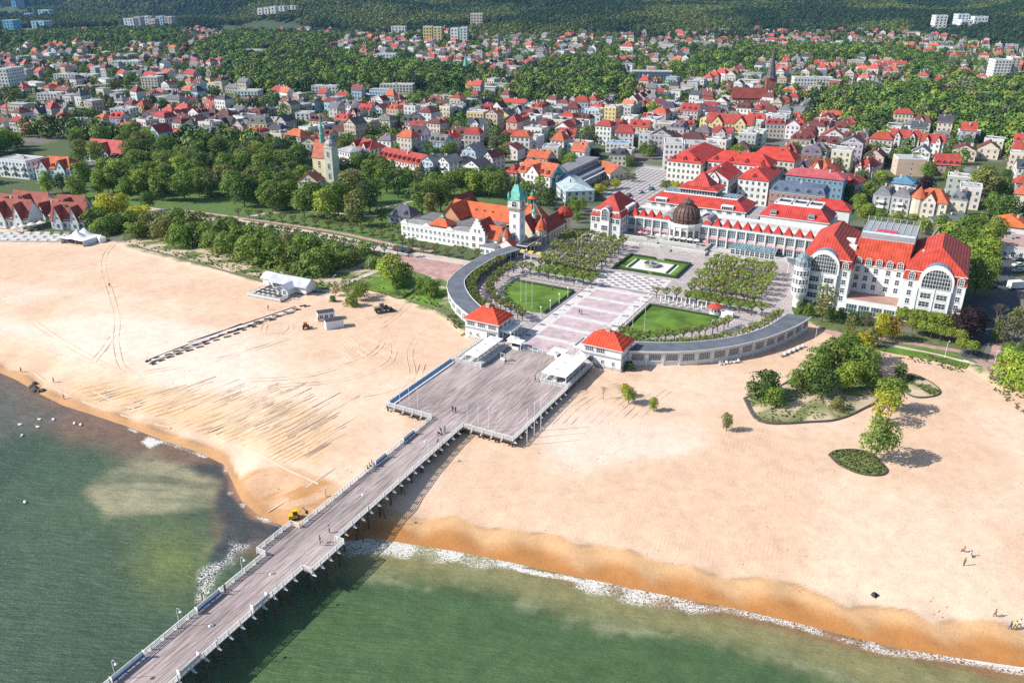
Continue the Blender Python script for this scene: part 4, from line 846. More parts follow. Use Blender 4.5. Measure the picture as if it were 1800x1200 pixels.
colonnade(OL_, IL_, 'white curved colonnade with blue-grey roof, sweeping left from left pavilion', 7.5)
# ---------------------------------------------------------------- the grand hotel right of the plaza
def barrel(mb, cx, y0, y1, z, r, mi=0, n=14, half=True):
 vs = []
 for y in (y0, y1): vs += [(cx + r * math.cos(math.pi * k / n), y, z + r * math.sin(math.pi * k / n)) for k in range(n + 1)]
 mb.add(vs, [(k, n + 1 + k, n + 2 + k, k + 1)[::-1] for k in range(n)], mi)
def halfdisc(mb, cx, y, z, r, mi=0, n=14):
 mb.poly([(cx - r, y, z)] + [(cx - r * math.cos(math.pi * k / n), y, z + r * math.sin(math.pi * k / n)) for k in range(1, n)][::1] + [(cx + r, y, z)], mi)
def build_hotel():
 o = thing('grand_hotel', 'big white hotel with bright red roofs and two arched glass gables', 'hotel', (*W(58.7, 74.8), 0), ARZ)
 RED = (.52, .065, .04)
 def wallb(x0, x1, y0, y1, z0, z1): mb = MB(); mb.box(x0, x1, y0, y1, z0, z1); mb.build('wall', ['wall'], o, color=(.68, .69, .69))
 wallb(0, 15, 0, 33, 3.6, 17.6); wallb(30, 47, 0, 34, 3.6, 17.6); wallb(15.01, 29.99, 8, 34, 3.6, 17.6)
 def roof(x0, x1, y0, y1, zr, name='roof', rx=None):
  mb = MB(); i = 1.5; z0, z1 = 17.7, 20.4
  a = [(x0 - .3, y0 - .3, z0), (x1 + .3, y0 - .3, z0), (x1 + .3, y1, z0), (x0 - .3, y1, z0)]; b = [(x0 + i * .4, y0 + i * .4, z1), (x1 - i * .4, y0 + i * .4, z1), (x1 - i * .4, y1, z1), (x0 + i * .4, y1, z1)]
  mb.add(a + b, [(0, 1, 5, 4), (1, 2, 6, 5), (2, 3, 7, 6), (3, 0, 4, 7)]); mb.build('mansard_band', ['seam'], o, color=RED)
  mb = MB(); mb.hip(x0 + .6, x1 - .6, y0 + .6, y1, z1, zr - z1, .55, 0, rx, .25, me=1); mb.build(name, ['seam', 'trim'], o, color=RED)
 roof(0, 15, 0, 33, 26.2); roof(30, 47, 0, 34, 26.4)
 mb = MB(); z0, z1 = 17.7, 20.4; mb.add([(14.5, 7.7, z0), (30.5, 7.7, z0), (30.5, 8.6, z1), (14.5, 8.6, z1), (14.5, 15.5, 24.2), (30.5, 15.5, 24.2)], [(0, 1, 2, 3), (3, 2, 5, 4)]); mb.build('roof', ['seam'], o, color=(.56, .08, .04))
 mb = MB(); mb.box(14.8, 30.8, 15.6, 33.9, 20, 25.6); mb.build('roof_terrace', ['grey'], o)
 mb = MB(); mb.quad((15, 15.4, 24.1), (30.6, 15.4, 24.1), (30.6, 17.6, 26.0), (15, 17.6, 26.0)); mb.build('sloping_glazing', [mat('pale_glazing', (.42, .50, .62), var=.15, rough=.3)], o)
 mb = MB(); mb.box(19, 25, 20, 20.8, 25.6, 26.3); mb.build('red_canopy', ['obj'], o, color=(.6, .02, .08))
 for yy in (18, 33.5):
  for z in (26.1, 26.6, 27.0): mb = MB(); mb.box(14.8, 30.8, yy, yy + .08, z, z + .07, bottom=True); mb.build('terrace_rail', ['grey'], o)
 for xx in range(9): mb = MB(); mb.box(14.8 + xx * 1.98, 14.9 + xx * 1.98, 18, 33.5, 25.62, 25.8); mb.box(14.8 + xx * 1.98, 14.9 + xx * 1.98, 33.4, 33.5, 25.7, 27.2); mb.build('deck_joint', ['frame'], o)
 for (x, y, z) in ((10.6, 14, 22.3), (11.6, 10.5, 21.2), (33.4, 13, 21.8), (33.9, 9.6, 21.0)):
  mb = MB(); mb.box(x, x + 3.0, y, y + 1.9, z - 1, z + 1.3); mb.build('roof_light', ['trim'], o)
 for (x0, x1, y0) in ((-.12, 15.12, -.12), (29.88, 47.12, -.12)):
  mb = MB(); mb.box(x0, x1, y0, 33, 17.3, 17.72, bottom=True); mb.build('cornice', ['trim'], o)
 mb = MB(); mb.box(15.13, 29.87, 7.7, 8, 17.3, 17.72, bottom=True); mb.build('cornice', ['trim'], o)
 fl = [6.9 + 2.68 * k for k in range(4)]
 for cx in (6.9, 39.0):
  w = 4.75
  mb = MB(); mb.box(cx - w, cx + w, -.75, .05, 3.6, 18.0); mb.build('arched_bay', ['wall'], o, color=(.68, .69, .69))
  mb = MB(); barrel(mb, cx, -.75, 7.5, 18.0, w); halfdisc(mb, cx, -.751, 18.0, w); mb.build('arched_gable', ['trim'], o)
  mb = MB(); barrel(mb, cx, .6, 7.6, 18.05, w - .05 + .18); mb.build('vault_roof', [mat('vault_zinc', (.12, .25, .36), var=.3, rough=.4)], o)
  window(o, cx, -.80, 16.0, 7.9, 5.95, 0, 10, 4, name='arched_window', arch=True)
  for z in fl[:3]:
   for dx in (-2.2, 2.2): window(o, cx + dx, -.76, z + .3, 2.9, 1.75, 0, 3, 2)
  for dx in (-4.6, 0, 4.4): mb = MB(); mb.box(cx + dx - .12, cx + dx + .12, -.98, -.76, 6.6, 15.6); mb.build('pilaster', ['trim'], o)
  for z in fl[:4]: mb = MB(); mb.box(cx - 4.7, cx + 4.7, -.86, -.76, z - .35, z - .15); mb.build('string_course', ['trim'], o)
 for xs in ((.8 + .5,), (13.4,), (32.2,), (45.4,)):
  for x in xs:
   for z in fl: window(o, x, 0, z + .35, 1.25, 1.7, 0, 2, 2)
 for x in (1.4, 13.3, 32.2, 45.4): window(o, x, -.25, 17.95, 1.9, 2.2, 0, 3, 2, name='dormer_window', arch=True)
 for x in (16.2, 19.1, 22.2, 25.3, 28.3): window(o, x, 7.55, 17.95, 1.9, 2.2, 0, 3, 2, name='dormer_window', arch=True)
 for x in (16.2, 18.9, 21.6, 25.2, 28.2):
  for z in fl[1:]: window(o, x, 8, z + .15, 1.35, 1.75, 0, 2, 2)
 facade(o, (47, 0), (47, 34), fl[0] + .3, 1.3, 1.6, 9); facade(o, (47, 0), (47, 34), fl[1] + .3, 1.3, 1.6, 9); facade(o, (47, 0), (47, 34), fl[2] + .3, 1.3, 1.6, 9); facade(o, (47, 0), (47, 34), fl[3] + .3, 1.3, 1.6, 9)
 for z in fl: facade(o, (0, 33), (0, 0), z + .3, 1.2, 1.6, 8, m=.02); facade(o, (15, 0), (15, 8), z + .3, 1.0, 1.6, 2); facade(o, (30, 8), (30, 0), z + .3, 1.0, 1.6, 2)
 # glazed ground floor and podium
 mb = MB(); mb.box(15.02, 29.98, -1.2, 7.98, 3.6, 8.4); mb.build('podium', ['wall'], o, color=(.74, .74, .72))
 mb = MB(); mb.box(15.2, 29.8, -1.0, 7.9, 8.4, 8.5); mb.build('podium_terrace', [mat('terrace_tiles', (.36, .22, .18), var=.2, sc=.4)], o)
 mb = MB(); mb.ring(15.02, 29.98, -1.2, 7.98, 8.4, 8.75, .18); mb.build('parapet', ['trim'], o)
 facade(o, (15.2, -1.2), (29.8, -1.2), 4.3, 3.2, 3.0, 4, 4, 2, glass='solar')
 facade(o, (34.2, -.75), (43.8, -.75), 4.2, 2.9, 2.0, 3, 3, 1, glass='solar'); facade(o, (43.9, 0), (47, 0), 4.2, 2.5, 2.0, 1, 3, 1, glass='solar'); facade(o, (30.2, 0), (34, 0), 4.2, 2.8, 2.0, 1, 3, 1, glass='solar')
 facade(o, (2.3, -.75), (11.6, -.75), 4.2, 2.8, 2.0, 3, 3, 1, glass='solar')
 mb = MB(); mb.box(29.9, 47.8, -1.6, -.77, 6.35, 6.6, bottom=True); mb.build('canopy', ['frame'], o)
 # corner turret
 tx, ty = 1.0, -2.2
 mb = MB(); mb.lathe(tx, ty, [(1.5, 3.6), (1.5, 6.8), (2.5, 8.6), (2.5, 17.4), (2.7, 17.5), (2.7, 17.8)], 14); mb.build('turret', ['wall'], o, color=(.78, .79, .79))
 mb = MB(); mb.lathe(tx, ty, [(2.45, 17.8), (2.35, 19.2), (1.9, 20.6), (1.0, 21.6), (.05, 22.0)], 14); mb.build('turret_dome', [mat_glass('dome_glass', (.12, .16, .17), .25)], o)
 for k in range(7):
  a = k * math.pi / 7; mb = MB()
  for s in (1, -1): mb.tube((tx + s * 2.5 * math.cos(a), ty + s * 2.5 * math.sin(a), 17.8), (tx + s * 2.4 * math.cos(a), ty + s * 2.4 * math.sin(a), 19.2), .08, n=4); mb.tube((tx + s * 2.4 * math.cos(a), ty + s * 2.4 * math.sin(a), 19.2), (tx + s * 1.1 * math.cos(a), ty + s * 1.1 * math.sin(a), 21.6), .08, n=4)
  mb.build('dome_rib', ['grey'], o)
 for k in range(8):
  a = R(150 + k * 25);
  for z in (9.2, 12, 14.8): window(o, tx + 2.5 * math.cos(a), ty + 2.5 * math.sin(a), z, .8, 1.7, a + math.pi / 2, 1, 2)
 # swallow-tailed canopy beside the hotel
 c = thing('entrance_canopy', 'dark pointed canopy roof between the hotel turret and the spa gallery', 'canopy', (*W(50, 88), 4.0), ARZ)
 mb = MB(); mb.poly([(0, 16, 4.6), (-1, 19, 4.6), (9, 20, 5.0), (8.5, 3, 4.8)]); mb.poly([(8.5, 3, 4.5), (9, 20, 4.7), (-1, 19, 4.3), (0, 16, 4.3)]); mb.quad((0, 16, 4.3), (8.5, 3, 4.5), (8.5, 3, 4.8), (0, 16, 4.6)); mb.build('roof', ['flat'], c, color=(.13, .15, .16))
 mb = MB(); mb.prism([(2.5, 15.5), (8, 6), (8.3, 18), (2, 18)], -.4, 4.3); mb.build('wall', ['wall'], c, color=(.72, .72, .72))
 for (x, y) in ((.4, 16.2), (4.2, 10), (8.2, 4)): mb = MB(); mb.tube((x, y, 0), (x, y, 4.4), .13, n=6); mb.build('column', ['trim'], c)
build_hotel()

# ---------------------------------------------------------------- the spa house along the back of the plaza
def pyramid(w, h, mi=0): mb = MB(); mb.add([(-w / 2, -w / 2, 0), (w / 2, -w / 2, 0), (w / 2, w / 2, 0), (-w / 2, w / 2, 0), (0, 0, h)], [(0, 1, 4), (1, 2, 4), (2, 3, 4), (3, 0, 4)]); return mb.mesh('roof_pyramid', ['tr'] if 0 else [M['roof']])
def build_spa():
 o = thing('spa_house', 'long white spa hall with brown dome and row of little red pyramids', 'spa hall', (*W(-30.4, 113), 0), ARZ)
 RED = (.46, .065, .05)
 WH = (.67, .67, .65)
 def wb(x0, x1, y0, y1, z0, z1, nm='wall', c=WH, m='wall'): mb = MB(); mb.box(x0, x1, y0, y1, z0, z1); return mb.build(nm, [m], o, color=c)
 # left corner block
 wb(0, 12.8, 0, 21, 3.5, 13.2); mb = MB(); mb.add([(-.4, -.4, 13.2), (13.2, -.4, 13.2), (13.2, 21.4, 13.2), (-.4, 21.4, 13.2), (.7, .7, 15.4), (12.1, .7, 15.4), (12.1, 20.3, 15.4), (.7, 20.3, 15.4)], [(0, 1, 5, 4), (1, 2, 6, 5), (2, 3, 7, 6), (3, 0, 4, 7)]); mb.build('mansard_band', ['roof'], o, color=RED)
 mb = MB(); mb.hip(1.6, 11.2, 2, 19.5, 15.4, 5.2, .7, 0, 3.2, me=1); mb.build('roof', ['roof', 'trim'], o, color=RED)
 mb = MB(); mb.box(.5, 12.2, .5, 20.5, 15.15, 15.42); mb.build('roof_gutter', ['grey'], o)
 for (x0, x1, y0, y1) in ((.6, 4.1, .2, 1.6), (8.4, 12.0, .2, 1.6)): wb(x0, x1, y0, y1, 13.3, 15.3, 'box_dormer');
 wb(11.4, 12.9, 8, 17, 13.3, 15.9, 'box_dormer')
 facade(o, (12.9, 8), (12.9, 17), 13.9, 1.6, 1.5, 4); facade(o, (.6, .2), (4.1, .2), 13.6, 1.3, 1.4, 2); facade(o, (8.4, .2), (12, .2), 13.6, 1.3, 1.4, 2)
 wb(4.5, 8.3, -.9, .2, 3.5, 15, 'bay'); mb = MB(); barrel(mb, 6.4, -.9, 3.5, 15, 1.9); halfdisc(mb, 6.4, -.901, 15, 1.9); mb.build('arched_gable', ['trim'], o)
 mb = MB(); barrel(mb, 6.4, -.6, 3.6, 15.02, 2.02); mb.build('vault_roof', ['grey'], o)
 window(o, 6.4, -.93, 11.9, 2.9, 4.6, 0, 4, 3, arch=True, name='arched_window')
 for z in (4.6, 7.6): window(o, 6.4, -.9, z, 2.7, 2.1, 0, 4, 2)
 for z, c in ((4.7, 2), (7.8, 2), (10.6, 2)):
  facade(o, (.2, 0), (4.3, 0), z, 1.3 if z < 10 else 1.7, 1.9, 2 if z > 10 else 1); facade(o, (8.5, 0), (12.6, 0), z, 1.3 if z < 10 else 1.7, 1.9, 2 if z > 10 else 1)
  facade(o, (12.8, .5), (12.8, 8), z, 1.4, 1.9, 3)
 for z in (7.3, 10.3, 13.0): mb = MB(); mb.box(-.12, 12.92, -.12, 21, z - .12, z + .12, bottom=True); mb.build('string_course', ['trim'], o)
 # gallery with its row of pyramids
 for (x0, x1, n) in ((12.81, 30.5, 5), (42.8, 86.5, 12)):
  wb(x0, x1, 8.6, 13, 3.6, 12.0); L = (x1 - x0) / n
  mb = MB(); mb.box(x0 - .0, x1 + .3, 8.0, 13.2, 12.0, 12.35, bottom=True); mb.build('cornice', ['trim'], o)
  mb = MB(); mb.box(x0, x1, 8.2, 8.6, 7.5, 8.3, bottom=True); mb.build('pink_band', ['obj'], o, color=(.62, .36, .38))
  for k in range(n):
   xc = x0 + L * (k + .5); window(o, xc, 8.58, 8.75, L * .80, 2.7, 0, 4, 3, glass='solar'); window(o, xc, 8.58, 4.7, L * .8, 2.5, 0, 4, 2, glass='solar')
   mb = MB(); mb.box(x0 + L * k - .2, x0 + L * k + .2, 7.9, 8.35, 3.9, 12.0); mb.build('pilaster', ['trim'], o)
 pm = pyramid(3.1, 3.0); mb = MB(); mb.box(-1.7, 1.7, -1.7, 1.7, -.6, .02, bottom=True); eb = mb.mesh('pyramid_base', ['grey'])
 xs = [15.2 + 3.45 * k for k in range(5)] + [45.2 + 3.85 * k for k in range(11)]
 for x in xs: a = ob('roof_pyramid', pm, o, (x, 10.3, 12.75), color=(.50, .045, .035)); ob('pyramid_base', eb, a)
 # rotunda
 cx, cy = 36.6, 10.4
 mb = MB(); mb.lathe(cx, cy, [(6.6, 3.6), (6.6, 11.4), (7.1, 11.6), (7.1, 12.2), (6.9, 12.9), (6.7, 12.9), (6.7, 12.1), (5, 12.05)], 16); mb.build('rotunda_wall', ['wall'], o, color=(.70, .69, .66))
 mb = MB(); mb.lathe(cx, cy, [(6.64, 9.2), (6.64, 8.4)], 16); mb.build('red_band', ['obj'], o, color=(.45, .10, .08))
 for k in range(8):
  a = R(180 + 11.25 + 22.5 * k); window(o, cx + 6.5 * math.cos(a), cy + 6.5 * math.sin(a), 5.6, 1.9, 4.8, a + math.pi / 2, 2, 2, name='arched_window', arch=True, glass='glass', frame='stone')
 for k in range(9):
  a = R(180 + 22.5 * k); X, Y = cx + 6.75 * math.cos(a), cy + 6.75 * math.sin(a); mb = MB(); mb.box(-.28, .28, -.28, .28, 3.8, 11.5); mb.build('pilaster', ['trim'], o, (X, Y, 0), a)
 DB = mat('dome_bronze', (.13, .075, .06), var=.4, sc=.9, rough=.5)
 mb = MB(); mb.lathe(cx, cy, [(5.2, 12.05), (5.2, 14.0), (5.6, 14.2), (5.6, 14.5), (5.1, 14.6), (5.0, 15.8), (4.6, 17.2), (3.7, 18.5), (2.6, 19.3), (2.2, 19.5)], 20); mb.build('dome', [DB], o)
 mb = MB(); mb.lathe(cx, cy, [(2.2, 19.4), (2.2, 20.3), (2.5, 20.4), (1.6, 21.2), (.4, 21.7), (.05, 22.6)], 12); mb.build('lantern', [DB], o)
 for k in range(20):
  a = R(18 * k); mb = MB(); pp = [(5.35, 14.6), (5.1, 15.9), (4.7, 17.3), (3.8, 18.6), (2.4, 19.5)]
  for (r0, z0), (r1, z1) in zip(pp, pp[1:]): mb.tube((cx + r0 * math.cos(a), cy + r0 * math.sin(a), z0), (cx + r1 * math.cos(a), cy + r1 * math.sin(a), z1), .11, n=4, cap=False)
  mb.box(cx + 5.25 * math.cos(a) - .12, cx + 5.25 * math.cos(a) + .12, cy + 5.25 * math.sin(a) - .12, cy + 5.25 * math.sin(a) + .12, 12.1, 14.1); mb.build('dome_rib', [DB], o)
 for sx in (1, -1):
  mb = MB(); n = 10; w = 3.2; xc = cx + sx * 7.3
  vs = [];
  for y in (9.5, 19): vs += [(xc + 3.2 * math.cos(math.pi * k / n), y, 12.3 + 3.0 * math.sin(math.pi * k / n)) for k in range(n + 1)]
  mb.add(vs, [(k, n + 1 + k, n + 2 + k, k + 1)[::-1] for k in range(n)]); mb.poly([(xc - 3.2 * math.cos(math.pi * k / n), 9.5, 12.3 + 3.0 * math.sin(math.pi * k / n)) for k in range(n + 1)]); mb.build('side_vault', ['flat'], o, color=(.33, .33, .33))
 # flat roofs behind, main hall and second hall
 wb(12.8, 88, 13.01, 50, 3.6, 12.3, c=(.66, .66, .64)); mb = MB(); mb.box(13, 87.8, 13.2, 49.8, 12.3, 12.42); mb.build('flat_roof', ['flat'], o, color=(.50, .49, .47))
 mb = MB(); mb.box(13, 88, 13.3, 13.5, 12.4, 13.6); mb.box(13, 88, 24, 24.2, 12.4, 13.2); mb.build('parapet', ['trim'], o)
 def hall(x0, x1, y0, y1, ze, zt, ins, pent, col=RED):
  wb(x0, x1, y0, y1, 12.4, ze)
  mb = MB(); e = .6; a = [(x0 - e, y0 - e, ze), (x1 + e, y0 - e, ze), (x1 + e, y1 + e, ze), (x0 - e, y1 + e, ze)]; b = [(x0 + ins, y0 + ins, zt), (x1 - ins, y0 + ins, zt), (x1 - ins, y1 - ins, zt), (x0 + ins, y1 - ins, zt)]
  mb.add(a + b, [(0, 1, 5, 4), (1, 2, 6, 5), (2, 3, 7, 6), (3, 0, 4, 7)], 0); mb.add(b, [(0, 1, 2, 3)], 1); c = [(p[0], p[1], p[2] - .25) for p in a]; mb.add(a + c, [(4, 5, 1, 0), (5, 6, 2, 1), (6, 7, 3, 2), (7, 4, 0, 3), (7, 6, 5, 4)], 2); mb.build('roof', ['seam', 'flat', 'trim'], o, color=col)
  mb = MB(); mb.ring(x0 + ins - .2, x1 - ins + .2, y0 + ins - .2, y1 - ins + .2, zt - .1, zt + .35, .3); mb.build('roof_kerb', ['trim'], o)
 hall(14.5, 55.5, 27.5, 45, 14.6, 18.0, 5.0, 1, (.50, .06, .045)); facade(o, (15, 27.5), (55, 27.5), 12.9, 2.2, 1.3, 10, 4, 1, glass='solar')
 for x in (17.5, 45.5): wb(x, x + 5, 27.3, 31, 14.4, 16.3, 'box_dormer'); window(o, x + 2.5, 27.28, 14.75, 4.4, 1.3, 0, 5, 1)
 wb(26.5, 41.5, 32.5, 44.6, 17.9, 20.4, 'clerestory', (.45, .46, .45)); facade(o, (26.5, 32.5), (41.5, 32.5), 18.3, 1.05, 1.7, 13, 1, 1, glass='solar'); facade(o, (41.5, 32.5), (41.5, 44.6), 18.3, 1.05, 1.7, 9, 1, 1, glass='solar')
 mb = MB(); mb.hip(26.3, 41.7, 32.3, 44.8, 20.5, 2.6, .8, 0, 1.5, me=1); mb.build('clerestory_roof', ['seam', 'trim'], o, color=(.52, .06, .045))
 mb = MB(); mb.add([(29, 33.5, 21.4), (39, 33.5, 21.4), (39, 43.6, 21.4), (29, 43.6, 21.4), (34, 38.5, 27.2)], [(0, 1, 4), (1, 2, 4), (2, 3, 4), (3, 0, 4)]); mb.build('pyramid_roof', ['seam'], o, color=(.52, .06, .045))
 for (x0, x1) in ((19.8, 26), (42, 50)):
  mb = MB(); mb.box(x0, x1, 33.2, 39.6, 18.0, 18.7); mb.build('roof_glazing', ['skyglass'], o)
  for k in range(7): mb = MB(); xx = x0 + (x1 - x0) * k / 6; mb.box(xx - .06, xx + .06, 33.1, 39.7, 18.0, 18.8); mb.build('glazing_bar', ['trim'], o)
 hall(61.5, 87.5, 27.5, 44, 14.4, 18.6, 4.2, 0, (.52, .055, .045));
 for x in (65, 79.5): wb(x, x + 2.6, 27.6, 30.4, 14.8, 16.7, 'box_dormer', (.25, .2, .2)); window(o, x + 1.3, 27.58, 15, 2.1, 1.3, 0, 3, 1)
 for k in range(3): mb = MB(); mb.ring(66.5 + k * 6, 71.8 + k * 6, 32.5, 39.3, 18.62, 19.5, .3); mb.build('plant_screen', ['frame'], o); mb = MB(); mb.box(67 + k * 6, 71.3 + k * 6, 33, 38.8, 18.65, 19.0); mb.build('plant_deck', ['dark'], o)
 wb(56.2, 61, 27, 44, 12.4, 13.6, 'link_roof', (.3, .3, .31));
 mb = MB(); mb.hip(76, 92, 52, 60, 14, 3.2, .5, 0); mb.build('rear_roof', ['seam'], o, color=(.52, .055, .045)); wb(76, 92, 52, 60, 3.6, 13.8)
 # glass canopy, terraces and stairs
 c = thing('glass_canopy', 'sloping ribbed glass conservatory roof in front of the spa gallery', 'canopy', (*W(26.5, 116.0), 0), ARZ)
 mb = MB(); mb.quad((0, 0, 6.6), (16.6, 0, 6.6), (16.6, 8.9, 8.3), (0, 8.9, 8.3)); mb.build('glazing', ['skyglass'], c)
 for k in range(18): mb = MB(); mb.tube((k * .976, -.1, 6.66), (k * .976, 8.9, 8.38), .06, n=4); mb.build('glazing_bar', ['trim'], c)
 for k in range(10): mb = MB(); mb.box(k * 1.84 - .07, k * 1.84 + .07, -.05, .1, 4.0, 6.6); mb.build('post', ['trim'], c)
 for k in range(9): window(c, .92 + 1.84 * k, 0, 4.4, 1.6, 2.0, 0, 2, 2)
 t = thing('spa_terraces', 'tiered white terraces and stairs in front of the brown domed rotunda', 'terrace', (*W(-30.4, 113), 0), ARZ)
 def tb(x0, x1, y0, y1, z, nm='terrace_tier'): mb = MB(); mb.box(x0, x1, y0, y1, 3.8, z); mb.build(nm, ['conc'], t)
 tb(13, 48, 1.2, 8.4, 5.6); tb(24, 49, -3.6, 1.1, 4.9); tb(48.1, 86, 3, 7.9, 4.7)
 def bal(x0, x1, y, z):
  mb = MB(); mb.box(x0, x1, y, y + .22, z + .75, z + .95, bottom=True); mb.box(x0, x1, y, y + .22, z, z + .12); n = int((x1 - x0) / .55)
  for k in range(n + 1): xx = x0 + (x1 - x0 - .22) * k / n; mb.box(xx, xx + .16, y + .03, y + .19, z + .12, z + .75)
  mb.build('balustrade', ['trim'], t)
 bal(13, 24, 1.2, 5.6); bal(29, 44, 1.2, 5.6); bal(24, 31, -3.6, 4.9); bal(36, 49, -3.6, 4.9); bal(50, 86, 3, 4.7); bal(13, 22, -2.5, 4.0); bal(50, 66, -1, 4.0)
 for (x0, x1, y0, y1, z0, z1) in ((24.4, 28.6, -.6, 1.15, 4.9, 5.6), (44.4, 47.8, -.6, 1.15, 4.9, 5.6), (31.4, 35.6, -5.2, -3.65, 4, 4.9)):
  n = 5
  for k in range(n): mb = MB(); mb.box(x0, x1, y0 + (y1 - y0) * k / n, y1, z0 + (z1 - z0) * k / n, z0 + (z1 - z0) * (k + 1) / n); mb.build('step', ['conc'], t)
 for k in range(7):
  u = thing('parasol', 'white open parasol, %s from the left on the terrace by the rotunda' % ORD[k], 'parasol', (*W(-30.4 + 28 + k * 2.6, 113 + 2.8), 5.6), ARZ, 'white parasols on the spa terrace')
  mb = MB(); mb.tube((0, 0, 0), (0, 0, 2.6), .05, n=5); mb.build('pole', ['trim'], u); mb = MB(); mb.lathe(0, 0, [(1.25, 2.15), (1.2, 2.2), (.05, 2.8)], 8); mb.build('canopy', ['fabric'], u)
 for k, x in enumerate((20.5, 23, 47.2)):
  u = thing('parasol', 'pink open parasol, %s from the left in front of the spa gallery' % ORD[k], 'parasol', (*W(-30.4 + x, 113 + 3.2), 5.6), ARZ, 'pink parasols on the spa terrace')
  mb = MB(); mb.tube((0, 0, 0), (0, 0, 2.6), .05, n=5); mb.build('pole', ['trim'], u); mb = MB(); mb.lathe(0, 0, [(1.4, 2.1), (1.3, 2.2), (.05, 2.9)], 8); mb.build('canopy', ['obj'], u, color=(.62, .22, .25))
build_spa()

# ---------------------------------------------------------------- balneology spa with its lighthouse tower
def build_bath():
 o = thing('bath_house', 'rambling old bath house with white seafront wing, domes and orange roofs', 'bath house', (*W(-98.5, 76.3), 0), ARZ)
 OR = (.60, .13, .05); DR = (.30, .06, .045)
 def wb(x0, x1, y0, y1, z0, z1, nm='wall', c=(.70, .70, .68)): mb = MB(); mb.box(x0, x1, y0, y1, z0, z1); return mb.build(nm, ['wall'], o, color=c)
 wb(0, 33, 0, 8.5, 3.5, 9.3); mb = MB(); mb.box(.2, 32.9, .3, 8.3, 9.3, 9.4); mb.build('flat_roof', ['flat'], o, color=(.30, .29, .28))
 for (x, w) in ((1.6, 3.4), (12.5, 3.4), (23.5, 3.4)):
  mb = MB(); mb.box(x - w / 2, x + w / 2, -.12, .25, 9.3, 10.0); pts = [(x - w / 2 + w * k / 8, 10.0 + 1.0 * math.sin(math.pi * k / 8)) for k in range(9)]
  mb.poly([(a, -.12, b) for a, b in pts]); mb.poly([(a, .25, b) for a, b in pts][::-1])
  mb.add([(a, y, b) for y in (-.12, .25) for a, b in pts], [(k, k + 1, 10 + k, 9 + k)[::-1] for k in range(8)]); mb.build('curved_gable', ['wall'], o, color=(.70, .70, .68))
 mb = MB(); mb.box(0, 33, -.02, .25, 9.35, 9.9); mb.build('parapet', ['trim'], o)
 for z in (4.5, 7.1): facade(o, (.4, 0), (32.6, 0), z, 1.05, 1.35, 15, 2, 2); facade(o, (0, 8.5), (0, 0), z, 1.05, 1.35, 4, 2, 2)
 mb = MB(); mb.box(2, 26, -1.5, -.02, 3.6, 4.3); mb.build('garden_wall', ['wall'], o, color=(.7, .7, .68))
 # roof terrace clutter on the white wing
 # stepped gable house
 mb = MB(); mb.gwall(33.02, 40, -.6, 9, 3.5, 10.3, 0, 'y'); mb.build('wall', ['wall'], o, color=(.70, .70, .68))
 mb = MB()
 for k in range(5): w = 3.4 - k * .68; mb.box(36.5 - w, 36.5 + w, -.6, -.15, 10.3 + k * 1.15, 11.45 + k * 1.15)
 mb.build('stepped_gable', ['wall'], o, color=(.70, .70, .68))
 mb = MB(); mb.gable(33.3, 39.9, -.1, 9.2, 10.3, 4.6, .25, 0, 'y'); mb.build('roof', ['roof'], o, color=DR)
 facade(o, (33.3, -.6), (39.7, -.6), 4.6, 1.5, 1.7, 2, 2, 2); facade(o, (33.3, -.6), (39.7, -.6), 7.4, 1.5, 1.7, 2, 2, 2); window(o, 35.6, -.6, 10.6, .9, 1.4, 0, 1, 2); window(o, 37.4, -.6, 10.6, .9, 1.4, 0, 1, 2)
 mb = MB(); mb.gwall(40.02, 44, 1.5, 8.5, 3.5, 8.6, 4.0, 'x'); mb.build('wall', ['wall'], o, color=(.76, .70, .60)); mb = MB(); mb.gable(38.5, 44.3, 1.5, 8.5, 8.6, 4.2, .3, 0, 'x'); mb.build('roof', ['roof'], o, color=OR)
 # low link roofs towards the tower
 wb(36.5, 48.5, 9.3, 27, 3.5, 7.2); mb = MB(); mb.box(36.7, 48.3, 9.4, 26.9, 7.2, 7.32); mb.build('flat_roof', ['flat'], o, color=(.12, .12, .13))
 wb(40.1, 46.5, -4.5, 1.4, 3.5, 6.8); mb = MB(); mb.box(40, 46.6, -4.6, 1.3, 6.8, 6.95, bottom=True); mb.build('flat_roof', ['flat'], o, color=(.20, .20, .21)); facade(o, (40.1, -4.5), (46.5, -4.5), 4.4, 1.2, 1.5, 3)
 # pavilion roof on the white wing
 wb(12.8, 21, 2.6, 8.4, 9.4, 10.2, c=(.3, .34, .33)); mb = MB(); mb.hip(12.8, 21, 2.2, 8.6, 10.2, 2.8, .5, 0, 1.0); mb.build('roof', ['roof'], o, color=OR); mb = MB(); mb.box(16, 17.8, 4.6, 6.2, 12.0, 13.2); mb.hip(16, 17.8, 4.6, 6.2, 13.2, .8, .15); mb.build('roof_lantern', ['copper'], o)
 wb(0, 36.4, 8.6, 23, 3.5, 8.8, c=(.66, .60, .46)); mb = MB(); mb.box(.2, 36.3, 8.8, 22.8, 8.8, 8.95); mb.build('flat_roof', ['flat'], o, color=(.16, .16, .165))
 # long orange roofed range
 wb(8.5, 50, 24, 33, 3.5, 9.4, c=CREAM); mb = MB(); mb.gable(8.5, 50, 24, 33, 9.4, 4.9, .5, 0, 'x'); mb.build('roof', ['roof'], o, color=OR)
 facade(o, (14, 24), (40, 24), 5.2, 1.1, 2.6, 12, 1, 3); facade(o, (41, 24), (49.5, 24), 5.2, .8, 1.8, 3, 1, 2)
